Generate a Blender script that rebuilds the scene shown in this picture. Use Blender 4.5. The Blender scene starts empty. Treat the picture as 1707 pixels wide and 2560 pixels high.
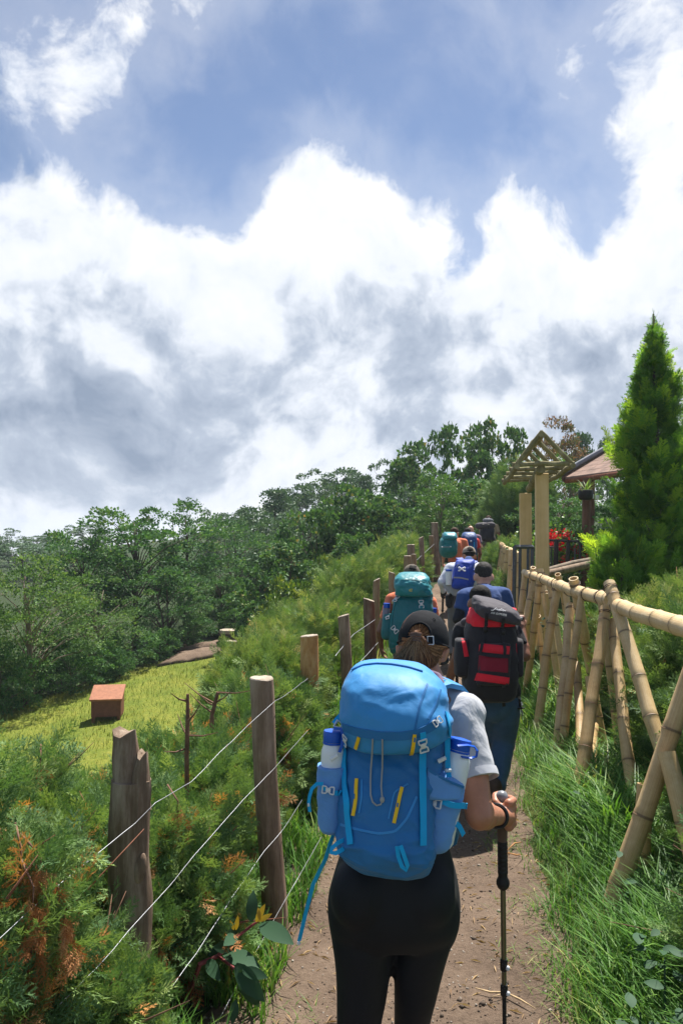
import bpy, bmesh, math, random
import numpy as np
from mathutils import Vector, Matrix, noise as mnoise

random.seed(7)
rng = np.random.default_rng(7)
R = math.radians
scene = bpy.context.scene
COL = scene.collection

# ------------------------------------------------------------------ camera
EYE = 1.85
FPX = 2000.0                       # focal length in photograph pixels (1707 x 2560)
PITCH = math.atan2(55.0, FPX)
cam_d = bpy.data.cameras.new('camera')
cam_d.sensor_fit = 'VERTICAL'
cam_d.sensor_height = 36.0
cam_d.sensor_width = 24.0
cam_d.lens = 36.0 * FPX / 2560.0
cam_d.clip_start = 0.05
cam_d.clip_end = 3000
cam = bpy.data.objects.new('camera', cam_d)
COL.objects.link(cam)
cam.location = (0, 0, EYE)
cam.rotation_euler = (math.pi / 2 + PITCH, 0, 0)
scene.camera = cam

# ------------------------------------------------------------------ light
SUN_EL, SUN_AZ = 62.0, 27.0        # azimuth measured to the right of the view direction
sdir = Vector((math.sin(R(SUN_AZ)) * math.cos(R(SUN_EL)), math.cos(R(SUN_AZ)) * math.cos(R(SUN_EL)), math.sin(R(SUN_EL))))
sun_d = bpy.data.lights.new('sun', 'SUN')
sun_d.energy = 4.8
sun_d.angle = R(0.6)
sun_d.color = (1.0, 0.95, 0.87)
sun = bpy.data.objects.new('sun', sun_d)
COL.objects.link(sun)
sun.rotation_euler = (-sdir).to_track_quat('-Z', 'Y').to_euler()
sun.location = (5, 8, 30)

scene.view_settings.view_transform = 'Standard'
scene.view_settings.look = 'None'
scene.view_settings.exposure = 1.02
scene.view_settings.gamma = 1.0
scene.view_settings.use_curve_mapping = False
scene.render.engine = 'CYCLES'
scene.cycles.use_denoising = True
scene.cycles.max_bounces = 7
scene.cycles.diffuse_bounces = 3
scene.cycles.glossy_bounces = 2
scene.cycles.transmission_bounces = 5
scene.cycles.transparent_max_bounces = 6
scene.cycles.caustics_reflective = False
scene.cycles.caustics_refractive = False

# ------------------------------------------------------------------ node helper
class NT:
    def __init__(self, tree):
        self.t = tree
        self.n = tree.nodes
        self.l = tree.links
    def add(self, typ, **kw):
        nd = self.n.new(typ)
        for k, v in kw.items():
            setattr(nd, k, v)
        return nd
    def put(self, sock, v):
        if v is None:
            return
        if hasattr(v, 'is_output'):
            self.l.new(v, sock)
        elif isinstance(v, (tuple, list)) and len(v) == 3 and sock.type == 'RGBA':
            sock.default_value = (*v, 1)
        else:
            sock.default_value = v
    def m(self, op, a, b=None, c=None, clamp=False):
        nd = self.add('ShaderNodeMath', operation=op, use_clamp=clamp)
        self.put(nd.inputs[0], a); self.put(nd.inputs[1], b)
        if c is not None:
            self.put(nd.inputs[2], c)
        return nd.outputs[0]
    def v(self, op, a, b=None, scale=None):
        nd = self.add('ShaderNodeVectorMath', operation=op)
        self.put(nd.inputs[0], a); self.put(nd.inputs[1], b)
        if scale is not None:
            self.put(nd.inputs['Scale'], scale)
        return nd.outputs['Value'] if op in ('LENGTH', 'DISTANCE', 'DOT_PRODUCT') else nd.outputs[0]
    def noise(self, vec, scale, detail=4, rough=0.55, dist=0.0, dims='3D'):
        nd = self.add('ShaderNodeTexNoise', noise_dimensions=dims)
        self.put(nd.inputs['Vector'], vec)
        nd.inputs['Scale'].default_value = scale
        nd.inputs['Detail'].default_value = detail
        nd.inputs['Roughness'].default_value = rough
        nd.inputs['Distortion'].default_value = dist
        return nd
    def mix(self, f, a, b, blend='MIX'):
        nd = self.add('ShaderNodeMix', data_type='RGBA', blend_type=blend)
        self.put(nd.inputs[0], f); self.put(nd.inputs[6], a); self.put(nd.inputs[7], b)
        return nd.outputs[2]
    def ramp(self, f, stops, interp='LINEAR'):
        nd = self.add('ShaderNodeValToRGB')
        cr = nd.color_ramp
        cr.interpolation = interp
        while len(cr.elements) < len(stops):
            cr.elements.new(0.5)
        for e, (p, c) in zip(cr.elements, stops):
            e.position = p
            e.color = (*c, 1) if len(c) == 3 else c
        self.put(nd.inputs[0], f)
        return nd.outputs[0]
    def maprange(self, v, a, b, c=0.0, d=1.0, smooth=True):
        nd = self.add('ShaderNodeMapRange', interpolation_type='SMOOTHSTEP' if smooth else 'LINEAR')
        self.put(nd.inputs[0], v); self.put(nd.inputs[1], a); self.put(nd.inputs[2], b)
        self.put(nd.inputs[3], c); self.put(nd.inputs[4], d)
        return nd.outputs[0]

# ------------------------------------------------------------------ sky with clouds
def dirpx(px, py):
    v = Vector(((px - 853.5) / FPX, 1.0, (1335.0 - py) / FPX))
    return v.normalized()

def build_world():
    w = bpy.data.worlds.new('World')
    scene.world = w
    w.use_nodes = True
    w.node_tree.nodes.clear()
    k = NT(w.node_tree)
    out = k.add('ShaderNodeOutputWorld')
    bg = k.add('ShaderNodeBackground')
    sky = k.add('ShaderNodeTexSky', sky_type='NISHITA')
    sky.sun_disc = False
    sky.sun_elevation = R(SUN_EL)
    sky.sun_rotation = R(SUN_AZ)
    sky.altitude = 2500
    sky.air_density = 1.0
    sky.dust_density = 1.6
    sky.ozone_density = 1.5
    tc = k.add('ShaderNodeTexCoord')
    n = k.v('NORMALIZE', tc.outputs['Generated'])
    # domain warp
    w1 = k.noise(n, 2.6, 3, 0.5)
    wv = k.v('SUBTRACT', w1.outputs['Color'], (0.5, 0.5, 0.5))
    p = k.v('ADD', n, k.v('SCALE', wv, scale=0.16))
    w2 = k.noise(n, 11.0, 4, 0.55)
    wv2 = k.v('SUBTRACT', w2.outputs['Color'], (0.5, 0.5, 0.5))
    p2 = k.v('ADD', p, k.v('SCALE', wv2, scale=0.035))
    def fbm(vec):
        a = k.noise(vec, 4.2, 9, 0.56).outputs['Fac']
        return a
    f = fbm(p2)
    fine = k.noise(p2, 19.0, 7, 0.62).outputs['Fac']
    pl = k.v('ADD', p2, tuple(sdir * 0.035))
    f2 = fbm(pl)
    # cloud masses: (px, py, radius, weight) as directions on the sky
    def blobs(lst, base, wrap):
        tot = base
        for (px, py, r, wt, sx) in lst:
            c = dirpx(px, py)
            dv = k.v('SUBTRACT', wrap, tuple(c))
            dv = k.v('MULTIPLY', dv, (1.0 / sx, 1.0 / sx, 1.0))
            d = k.v('LENGTH', dv)
            g = k.maprange(d, 0.0, r, 1.0, 0.0)
            tot = k.m('MULTIPLY_ADD', g, wt, tot)
        return tot
    cov = blobs([
        # central towering cloud
        (790, 560, .17, .30, 1.0), (730, 420, .09, .20, 1.0), (850, 440, .10, .18, 1.0), (930, 600, .13, .18, 1.0), (700, 640, .10, .12, 1.0),
        # left bank
        (90, 690, .17, .36, 1.3), (400, 680, .11, .24, 1.2), (300, 860, .24, .38, 2.4), (640, 830, .20, .30, 1.4),
        # lower bank over the wood
        (400, 1120, .24, .40, 3.0), (1000, 900, .20, .34, 1.7), (1300, 920, .22, .38, 2.0), (1250, 1130, .22, .36, 2.4), (1240, 770, .09, .26, 1.6), (1650, 790, .20, .34, 1.0),
        # upper right
        (1660, 120, .19, .20, .85), (1700, 330, .12, .20, .7), (1700, 590, .12, .20, .8),
        # wisps
        (170, 160, .13, .10, 1.0), (270, 150, .07, .07, 1.4), (80, 320, .12, .10, .9), (40, 470, .10, .14, 1.3), (1230, 510, .08, .16, 1.7), (1290, 590, .08, .20, 1.4), (560, 0, .06, .17, 2.4), (950, 90, .07, .13, .55), (1270, 20, .06, .13, 1.1),
        # clear blue
        (620, 230, .22, -.10, 1.7), (1100, 400, .17, -.14, 1.1), (560, 560, .08, -.26, .9), (1130, 660, .07, -.20, 1.4), (480, 430, .11, -.12, 1.2), (1480, 640, .07, -.12, 1.3),
        ], -0.16, p)
    dens_raw = k.m('ADD', k.m('ADD', k.m('MULTIPLY', k.m('SUBTRACT', f, 0.5), 1.35), k.m('MULTIPLY', k.m('SUBTRACT', fine, 0.5), 0.46)), cov)
    # clouds thicken toward the horizon all round
    nz = k.add('ShaderNodeSeparateXYZ')
    k.put(nz.inputs[0], n)
    low = k.maprange(nz.outputs['Z'], 0.02, 0.36, 0.12, 0.0)
    dens_raw = k.m('ADD', dens_raw, low)
    dens = k.maprange(dens_raw, -0.05, 0.20)
    veil = k.maprange(dens_raw, -0.40, 0.05, 0.05, 0.27)
    alpha = k.m('MAXIMUM', dens, veil)
    # shading: thicker towards the sun = darker here
    lit = k.m('MULTIPLY_ADD', k.m('SUBTRACT', f, f2), 3.2, 0.745)
    shade = blobs([(80, 1020, .20, .38, 2.0), (450, 970, .12, .15, 2.2), (820, 720, .07, .18, .9), (1560, 900, .16, .08, .9), (880, 1000, .12, .04, 1.5), (1450, 1020, .2, .08, 2.2),
                   (640, 1130, .12, -.20, 1.5), (60, 1230, .14, .10, 2.0), (1300, 830, .12, -.12, 1.4), (760, 500, .14, -.10, 1.0), (1620, 160, .16, -.14, .8), (250, 760, .12, -.06, 2)], 0.02, p2)
    thick = k.maprange(dens_raw, 0.12, 0.62, 0.0, 0.14)
    lit = k.m('SUBTRACT', lit, k.m('ADD', shade, thick), clamp=True)
    ccol = k.ramp(lit, [(0.0, (.24, .30, .40)), (0.35, (.42, .48, .58)), (0.62, (.72, .76, .83)), (0.85, (.80, .82, .86)), (1.0, (.90, .905, .91))])
    skyc = k.v('SCALE', sky.outputs[0], scale=SKY_STRENGTH)
    # thin high veil makes the blue milky
    col = k.mix(alpha, skyc, ccol)
    k.l.new(col, bg.inputs['Color'])
    bg.inputs['Strength'].default_value = 0.62
    k.l.new(bg.outputs[0], out.inputs[0])
    w.cycles.sampling_method = 'MANUAL'
    w.cycles.sample_map_resolution = 512
SKY_STRENGTH = 0.11
build_world()

# ------------------------------------------------------------------ object helpers
def lerp(a, b, t): return a + (b - a) * t
def sstep(a, b, x):
    t = np.clip((x - a) / (b - a), 0, 1)
    return t * t * (3 - 2 * t)

def at(px, py, d):
    """point on the sight line of a photograph pixel at world distance d ahead"""
    cx, cz = (px - 853.5) / FPX, (1280.0 - py) / FPX
    cp, sp = math.cos(PITCH), math.sin(PITCH)
    y = cp - cz * sp
    z = sp + cz * cp
    return Vector((cx * d / y, d, EYE + z * d / y))

def props(o, label=None, cat=None, group=None, kind=None):
    if label: o['label'] = label
    if cat: o['category'] = cat
    if group: o['group'] = group
    if kind: o['kind'] = kind
    return o

def empty(name, loc=(0, 0, 0), label=None, cat=None, group=None):
    o = bpy.data.objects.new(name, None)
    COL.objects.link(o)
    o.location = loc
    o.empty_display_size = 0.2
    return props(o, label, cat, group)

def link(name, me, mat=None, parent=None):
    o = bpy.data.objects.new(name, me)
    COL.objects.link(o)
    if mat is not None:
        if not me.materials:
            me.materials.append(mat)
    if parent is not None:
        o.parent = parent
        o.matrix_parent_inverse = Matrix.Translation(-Vector(parent.location)) if parent.parent is None and parent.type == 'EMPTY' and tuple(parent.rotation_euler) == (0, 0, 0) else Matrix.Identity(4)
    return o

class MB:
    """collects shapes, builds ONE mesh object"""
    def __init__(self):
        self.v = []; self.f = []
    def add(self, verts, faces):
        b = len(self.v)
        self.v.extend([tuple(p) for p in verts])
        self.f.extend([tuple(i + b for i in q) for q in faces])
        return self
    def loft(self, rings, cap=True):
        n = len(rings[0]); vs = [p for r in rings for p in r]; fs = []
        for i in range(len(rings) - 1):
            for j in range(n):
                a, b = i * n + j, i * n + (j + 1) % n
                fs.append((a, b, b + n, a + n))
        if cap:
            for i, flip in ((0, True), (len(rings) - 1, False)):
                c = sum((Vector(p) for p in rings[i]), Vector()) / n
                vs.append(c); ci = len(vs) - 1
                for j in range(n):
                    a, b = i * n + j, i * n + (j + 1) % n
                    fs.append((ci, b, a) if flip else (ci, a, b))
        return self.add(vs, fs)
    def tube(self, pts, rad, n=8, cap=True, jitter=0.0, squash=1.0):
        pts = [Vector(p) for p in pts]
        if not hasattr(rad, '__len__'):
            rad = [rad] * len(pts)
        rings = []
        t0 = (pts[1] - pts[0]).normalized()
        u = t0.cross(Vector((0, 0, 1)))
        if u.length < 1e-3: u = t0.cross(Vector((1, 0, 0)))
        u.normalize()
        for i, p in enumerate(pts):
            a = pts[max(i - 1, 0)]; b = pts[min(i + 1, len(pts) - 1)]
            t = (b - a).normalized()
            u = (u - t * u.dot(t)).normalized()
            w = t.cross(u)
            ring = []
            for j in range(n):
                an = 2 * math.pi * j / n
                r = rad[i] * (1 + (random.uniform(-jitter, jitter) if jitter else 0))
                ring.append(p + u * (math.cos(an) * r) + w * (math.sin(an) * r * squash))
            rings.append(ring)
        return self.loft(rings, cap)
    def box(self, c, size, rot=None, bevel=0.0):
        sx, sy, sz = size[0] / 2, size[1] / 2, size[2] / 2
        M = rot if rot is not None else Matrix.Identity(3)
        c = Vector(c)
        if bevel <= 0:
            vs = [c + M @ Vector((x * sx, y * sy, z * sz)) for z in (-1, 1) for x, y in ((-1, -1), (1, -1), (1, 1), (-1, 1))]
            return self.add(vs, [(3, 2, 1, 0), (4, 5, 6, 7), (0, 1, 5, 4), (1, 2, 6, 5), (2, 3, 7, 6), (3, 0, 4, 7)])
        b = min(bevel, sx * .9, sy * .9, sz * .9)
        rings = []
        for z, ins in ((-sz, b), (-sz + b, 0), (sz - b, 0), (sz, b)):
            r = []
            for (x, y) in ((-1, -1), (1, -1), (1, 1), (-1, 1)):
                ex, ey = sx - ins, sy - ins
                pts = [(x * ex, y * (ey - b)), (x * (ex - b), y * ey)]
                if x * y > 0: pts = pts[::1] 
                else: pts = pts[::-1]
                r.extend(pts)
            rings.append([c + M @ Vector((q[0], q[1], z)) for q in r])
        return self.loft(rings)
    def ribbon(self, pts, width, thick, normal, n_sub=1):
        """flat strap along pts; normal = vector or list of face normals"""
        pts = [Vector(p) for p in pts]
        rings = []
        for i, p in enumerate(pts):
            a = pts[max(i - 1, 0)]; b = pts[min(i + 1, len(pts) - 1)]
            t = (b - a).normalized()
            nn = Vector(normal[i] if isinstance(normal, list) else normal)
            nn = (nn - t * nn.dot(t)).normalized()
            s = t.cross(nn).normalized()
            w = width[i] if isinstance(width, list) else width
            rings.append([p + s * w / 2 - nn * thick / 2, p + s * w / 2 + nn * thick / 2, p - s * w / 2 + nn * thick / 2, p - s * w / 2 - nn * thick / 2])
        return self.loft(rings)
    def ellipsoid(self, c, r, rot=None, nu=16, nv=10):
        c = Vector(c); M = rot if rot is not None else Matrix.Identity(3)
        if not hasattr(r, '__len__'): r = (r, r, r)
        rings = []
        for i in range(1, nv):
            ph = -math.pi / 2 + math.pi * i / nv
            rings.append([c + M @ Vector((math.cos(2 * math.pi * j / nu) * math.cos(ph) * r[0], math.sin(2 * math.pi * j / nu) * math.cos(ph) * r[1], math.sin(ph) * r[2])) for j in range(nu)])
        b = len(self.v)
        self.loft(rings, cap=False)
        vs = [c + M @ Vector((0, 0, -r[2])), c + M @ Vector((0, 0, r[2]))]
        k0 = len(self.v); self.v.extend([tuple(q) for q in vs])
        last = b + (nv - 2) * nu
        for j in range(nu):
            self.f.append((k0, b + (j + 1) % nu, b + j)); self.f.append((k0 + 1, last + j, last + (j + 1) % nu))
        return self
    def mesh(self, name, smooth=True, sharp=None):
        me = bpy.data.meshes.new(name)
        me.from_pydata(self.v, [], self.f)
        me.validate()
        if smooth:
            me.polygons.foreach_set('use_smooth', [True] * len(me.polygons))
            if sharp is not None:
                me.set_sharp_from_angle(angle=R(sharp))
        me.update()
        return me
    def build(self, name, mat, parent=None, smooth=True, sharp=50):
        return link(name, self.mesh(name, smooth, sharp), mat, parent)

def scatter(name, tv, tf, M, off, rnd=None):
    """template verts tv (k,3), faces tf (all same size) placed n times with matrices M (n,3,3) and offsets: ONE mesh"""
    tv = np.asarray(tv, np.float32); tf = np.asarray(tf, np.int32)
    n = len(off); kv = len(tv); kf, fs = tf.shape
    co = np.einsum('nij,kj->nki', M.astype(np.float32), tv) + off[:, None, :].astype(np.float32)
    me = bpy.data.meshes.new(name)
    me.vertices.add(n * kv)
    me.vertices.foreach_set('co', co.reshape(-1).astype(np.float32))
    idx = (tf.reshape(1, -1) + (np.arange(n, dtype=np.int32) * kv)[:, None]).reshape(-1)
    me.loops.add(len(idx)); me.loops.foreach_set('vertex_index', idx)
    me.polygons.add(n * kf)
    me.polygons.foreach_set('loop_start', np.arange(0, n * kf * fs, fs, dtype=np.int32))
    me.update(calc_edges=True)
    if rnd is not None:
        a = me.attributes.new('rnd', 'FLOAT', 'POINT')
        a.data.foreach_set('value', np.repeat(rnd.astype(np.float32), kv))
    return me

def frames(dirs, up=None, roll=None):
    """matrices whose Y axis = dirs, Z ~ up-ish"""
    d = dirs / (np.linalg.norm(dirs, axis=1, keepdims=True) + 1e-9)
    if up is None: up = np.tile(np.array([0, 0, 1.0]), (len(d), 1))
    x = np.cross(d, up); ln = np.linalg.norm(x, axis=1, keepdims=True)
    x = np.where(ln < 1e-3, np.array([1.0, 0, 0]), x / (ln + 1e-9))
    z = np.cross(x, d)
    if roll is not None:
        c, s = np.cos(roll)[:, None], np.sin(roll)[:, None]
        x, z = x * c + z * s, z * c - x * s
    return np.stack([x, d, z], axis=2)

def rand_dirs(n):
    v = rng.normal(size=(n, 3))
    return v / np.linalg.norm(v, axis=1, keepdims=True)

def fnoise(x, y, s=1.0, o=0.0):
    return mnoise.noise(Vector((x * s + o, y * s - o, o * 1.7)))

# ------------------------------------------------------------------ materials
MATS = {}
def matn(name):
    m = bpy.data.materials.new(name)
    m.use_nodes = True
    m.node_tree.nodes.clear()
    k = NT(m.node_tree)
    out = k.add('ShaderNodeOutputMaterial')
    b = k.add('ShaderNodeBsdfPrincipled')
    k.l.new(b.outputs[0], out.inputs[0])
    k.out, k.b = out, b
    MATS[name] = m
    return m, k

def mat(name, col, rough=0.7, var=0.12, scale=9.0, bump=0.0, bscale=40.0, spec=0.3, col2=None, stretch=(1, 1, 1), sheen=0.0, metal=0.0, detail=5, bdist=0.01):
    m, k = matn(name)
    tc = k.add('ShaderNodeTexCoord')
    vec = k.v('MULTIPLY', tc.outputs['Object'], stretch)
    nz = k.noise(vec, scale, detail, 0.6).outputs['Fac']
    c2 = col2 if col2 else tuple(min(1, c * (1 + 2.2 * var)) for c in col)
    c1 = tuple(c * (1 - var * 1.6) for c in col) if col2 is None else col
    c = k.ramp(nz, [(0.3, c1), (0.7, c2)])
    k.put(k.b.inputs['Base Color'], c)
    k.b.inputs['Roughness'].default_value = rough
    k.b.inputs['Specular IOR Level'].default_value = spec
    k.b.inputs['Metallic'].default_value = metal
    if sheen: k.b.inputs['Sheen Weight'].default_value = sheen
    if bump:
        bn = k.add('ShaderNodeBump')
        bn.inputs['Strength'].default_value = bump
        bn.inputs['Distance'].default_value = bdist
        k.put(bn.inputs['Height'], k.noise(vec, bscale, 6, 0.6).outputs['Fac'])
        k.l.new(bn.outputs[0], k.b.inputs['Normal'])
    return m

def foliage(name, stops, rough=0.5, trans=0.3, tcol=None, spec=0.4, big=0.0, gain=1.0):
    """leaf material: colour from the per-leaf attribute rnd, some light passing through"""
    m, k = matn(name)
    at_ = k.add('ShaderNodeAttribute', attribute_name='rnd')
    f = at_.outputs['Fac']
    if big:
        tc = k.add('ShaderNodeTexCoord')
        nz = k.noise(tc.outputs['Object'], big, 3, 0.5).outputs['Fac']
        f = k.m('ADD', f, k.m('MULTIPLY', k.m('SUBTRACT', nz, 0.5), 0.9), clamp=True)
    c = k.ramp(f, [(p_, tuple(min(.8, q * gain) for q in c_)) for p_, c_ in stops])
    k.put(k.b.inputs['Base Color'], c)
    k.b.inputs['Roughness'].default_value = rough
    k.b.inputs['Specular IOR Level'].default_value = spec
    tr = k.add('ShaderNodeBsdfTranslucent')
    k.put(tr.inputs[0], k.mix(1.0, c, tcol if tcol else (1.0, 1.0, .45), 'MULTIPLY'))
    mx = k.add('ShaderNodeMixShader')
    mx.inputs[0].default_value = trans
    k.l.new(k.b.outputs[0], mx.inputs[1]); k.l.new(tr.outputs[0], mx.inputs[2])
    k.l.new(mx.outputs[0], k.out.inputs[0])
    return m

foliage('leaf_dark', [(0, (.018, .045, .020)), (.5, (.030, .075, .026)), (.85, (.060, .115, .035)), (1, (.11, .14, .05))], 0.6, 0.32, spec=0.15, big=0.5, gain=2.4)
foliage('leaf_small', [(0, (.030, .062, .022)), (.5, (.052, .100, .030)), (.85, (.090, .140, .045)), (1, (.13, .15, .06))], 0.62, 0.34, spec=0.14, big=0.5, gain=2.1)
foliage('leaf_big', [(0, (.018, .045, .020)), (.5, (.034, .078, .026)), (.8, (.060, .11, .034)), (.93, (.12, .12, .04)), (1, (.18, .10, .04))], 0.55, 0.28, spec=0.18, gain=2.3)
foliage('leaf_bright', [(0, (.040, .10, .022)), (.5, (.070, .16, .034)), (1, (.14, .23, .06))], 0.42, 0.35, spec=0.4, gain=1.35)
foliage('leaf_far', [(0, (.024, .050, .028)), (.5, (.042, .080, .038)), (1, (.075, .115, .050))], 0.5, 0.2, spec=0.3, big=0.25, gain=2.3)
foliage('leaf_brown', [(0, (.045, .060, .030)), (.4, (.10, .10, .05)), (.75, (.20, .10, .07)), (1, (.32, .20, .15))], 0.45, 0.3, gain=1.4)
foliage('leaf_rhodo', [(0, (.03, .07, .02)), (.5, (.07, .13, .03)), (.8, (.20, .25, .04)), (1, (.36, .36, .06))], 0.4, 0.3, gain=1.4)
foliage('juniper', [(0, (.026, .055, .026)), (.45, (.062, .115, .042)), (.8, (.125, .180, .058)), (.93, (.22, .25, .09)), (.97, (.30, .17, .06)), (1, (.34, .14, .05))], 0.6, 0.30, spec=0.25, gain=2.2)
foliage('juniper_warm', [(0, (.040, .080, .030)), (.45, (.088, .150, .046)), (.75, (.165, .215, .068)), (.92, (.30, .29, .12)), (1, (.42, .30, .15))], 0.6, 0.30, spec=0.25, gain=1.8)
foliage('juniper_dead', [(0, (.30, .11, .04)), (.6, (.48, .20, .075)), (1, (.58, .33, .15))], 0.7, 0.35, tcol=(1, .8, .5), spec=0.15)
foliage('cypress_gold', [(0, (.022, .058, .016)), (.4, (.055, .115, .020)), (.7, (.14, .20, .022)), (1, (.42, .42, .035))], 0.65, 0.62, spec=0.25, gain=3.1)
foliage('grass_blade', [(0, (.035, .095, .018)), (.5, (.070, .165, .028)), (.85, (.14, .24, .05)), (.94, (.32, .33, .12)), (1, (.42, .36, .18))], 0.5, 0.38, spec=0.3, gain=1.6)
foliage('lawn_blade', [(0, (.070, .125, .018)), (.5, (.14, .19, .026)), (1, (.30, .285, .06))], 0.6, 0.35, spec=0.2)
foliage('flower_red', [(0, (.45, .01, .02)), (1, (.75, .03, .05))], 0.5, 0.3, tcol=(1, .3, .3))
foliage('weed_leaf', [(0, (.035, .085, .045)), (.6, (.06, .125, .065)), (1, (.10, .17, .09))], 0.6, 0.2, spec=0.15)
foliage('weed_orange', [(0, (.45, .30, .03)), (1, (.60, .38, .04))], 0.5, 0.3)
foliage('straw', [(0, (.20, .12, .06)), (1, (.48, .34, .19))], 0.7, 0.2)
foliage('pebble', [(0, (.06, .045, .035)), (.6, (.16, .12, .09)), (1, (.42, .38, .33))], 0.9, 0.0, spec=0.2)

mat('bark', (.09, .065, .05), 0.9, 0.3, 6, 0.8, 25, stretch=(1, 1, .25))
mat('bark_pale', (.20, .16, .12), 0.9, 0.25, 6, 0.6, 25, stretch=(1, 1, .25))
mat('twig', (.16, .085, .055), 0.85, 0.25, 20)
mat('twig_red', (.24, .10, .06), .8, .25, 20)
mat('twig_pale', (.34, .24, .15), 0.8, 0.2, 20)
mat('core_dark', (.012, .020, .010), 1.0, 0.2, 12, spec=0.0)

def ground_mats():
    m, k = matn('terrain')
    tc = k.add('ShaderNodeTexCoord')
    o = tc.outputs['Object']
    z = k.add('ShaderNodeAttribute', attribute_name='lawn').outputs['Fac']
    n1 = k.noise(o, 0.8, 6, 0.65).outputs['Fac']
    n2 = k.noise(o, 14, 5, 0.7).outputs['Fac']
    lawn = k.ramp(k.m('MULTIPLY_ADD', n2, 0.5, k.m('MULTIPLY', n1, 0.55)), [(0.30, (.062, .105, .016)), (0.5, (.135, .17, .026)), (0.72, (.28, .26, .05))])
    wood = k.ramp(n2, [(0.3, (.022, .034, .014)), (0.55, (.040, .062, .024)), (0.75, (.07, .075, .038))])
    k.put(k.b.inputs['Base Color'], k.mix(z, wood, lawn))
    k.b.inputs['Roughness'].default_value = 0.95
    k.b.inputs['Specular IOR Level'].default_value = 0.1
    bn = k.add('ShaderNodeBump'); bn.inputs['Strength'].default_value = 0.8; bn.inputs['Distance'].default_value = 0.04
    k.put(bn.inputs['Height'], n2); k.l.new(bn.outputs[0], k.b.inputs['Normal'])
    m, k = matn('dirt')
    tc = k.add('ShaderNodeTexCoord'); o = tc.outputs['Object']
    n1 = k.noise(o, 2.2, 5, 0.6).outputs['Fac']
    n2 = k.noise(o, 38, 8, 0.75).outputs['Fac']
    n3 = k.noise(o, 160, 4, 0.7).outputs['Fac']
    f = k.m('ADD', k.m('MULTIPLY', n1, 0.40), k.m('MULTIPLY_ADD', n3, 0.25, k.m('MULTIPLY', n2, 0.38)))
    c = k.ramp(f, [(0.34, (.060, .043, .032)), (0.47, (.15, .107, .078)), (0.60, (.225, .163, .118)), (0.74, (.34, .26, .195))])
    k.put(k.b.inputs['Base Color'], c)
    k.b.inputs['Roughness'].default_value = 0.95
    k.b.inputs['Specular IOR Level'].default_value = 0.12
    bn = k.add('ShaderNodeBump'); bn.inputs['Strength'].default_value = 0.9; bn.inputs['Distance'].default_value = 0.02
    k.put(bn.inputs['Height'], k.m('ADD', n2, k.m('MULTIPLY', n3, 0.4))); k.l.new(bn.outputs[0], k.b.inputs['Normal'])
ground_mats()

# ------------------------------------------------------------------ terrain
PY = np.array([-4, 0, 2, 3.1, 5.3, 8, 11, 16, 21, 26, 32, 50.])
PX = np.array([-.4, 0, .14, .28, .58, 1.05, 1.55, 2.35, 3.4, 4.9, 7, 14.])
def xc(y): return np.interp(y, PY, PX)
ZY = np.array([-4, 0, 9, 11, 13.5, 16, 21, 26, 32, 60.])
ZZ = np.array([0, 0, 0, .03, .18, .42, .85, 1.25, 1.7, 3.5])
def zp(y): return np.interp(y, ZY, ZZ)
def hw(y): return np.interp(y, [0, 3, 4, 6, 12, 20, 30], [.66, .64, .60, .60, .58, .6, .6])

def terr(x, y):
    x = np.asarray(x, float); y = np.asarray(y, float)
    s = x - xc(y)
    z = zp(y)
    right = 0.19 * sstep(.50, .95, s) + 0.05 * np.maximum(0, s - 1.3) + 0.35 * sstep(1.2, 2.6, s)
    z = z + np.minimum(right, 1.6)
    lawn = -1.95 + 0.05 * (y - 16) + .10 * np.clip(x + 5, -4, 4)
    b = sstep(1.3, 4.6, -s)
    z = z * (1 - b) + lawn * b + 0.10 * sstep(.6, 1.2, -s) * (1 - b)
    zf = -1.9 + .06 * (y - 20) + .085 * np.clip(x + 4, -60, 60)
    fb = sstep(22, 34, y)
    z = z * (1 - fb) + zf * fb
    far = sstep(95, 220, np.hypot(x, y))
    z = z * (1 - far) + (-25) * far
    return z

def at_ground(px, py, d0=2.0, d1=40.0):
    d = d0
    while d < d1:
        p = at(px, py, d)
        if p.z <= float(terr(p.x, p.y)): return p
        d += 0.01
    return at(px, py, d1)

def lawn_mask(x, y):
    s = x - xc(y)
    edge = np.interp(y, [0, 8, 14, 18, 25, 28, 34], [-16, -13, -9.5, -8.0, -3.3, -2.2, -1.0]) 
    m = sstep(0, .8, x - edge) * (1 - sstep(25.5, 28, y)) * sstep(1.4, 2.2, -s)
    m2 = sstep(.4, .7, s) * (1 - sstep(9, 12, s)) * (1 - sstep(26, 30, y)) * 0.35
    return np.clip(m + m2, 0, 1)

def axis(lo, hi, fine_lo, fine_hi, step, grow=1.35):
    a = list(np.arange(fine_lo, fine_hi, step))
    s = step
    while a[-1] < hi:
        s *= grow; a.append(a[-1] + s)
    s = step
    while a[0] > lo:
        s *= grow; a.insert(0, a[0] - s)
    return np.array(a)

def grid_mesh(name, X, Y, Z):
    ny, nx = X.shape
    me = bpy.data.meshes.new(name)
    v = np.stack([X, Y, Z], -1).reshape(-1, 3)
    i = np.arange(ny * nx).reshape(ny, nx)
    q = np.stack([i[:-1, :-1], i[:-1, 1:], i[1:, 1:], i[1:, :-1]], -1).reshape(-1, 4)
    me.vertices.add(len(v)); me.vertices.foreach_set('co', v.reshape(-1))
    me.loops.add(q.size); me.loops.foreach_set('vertex_index', q.reshape(-1))
    me.polygons.add(len(q)); me.polygons.foreach_set('loop_start', np.arange(0, q.size, 4))
    me.polygons.foreach_set('use_smooth', np.ones(len(q), bool))
    me.update(calc_edges=True)
    return me

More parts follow.
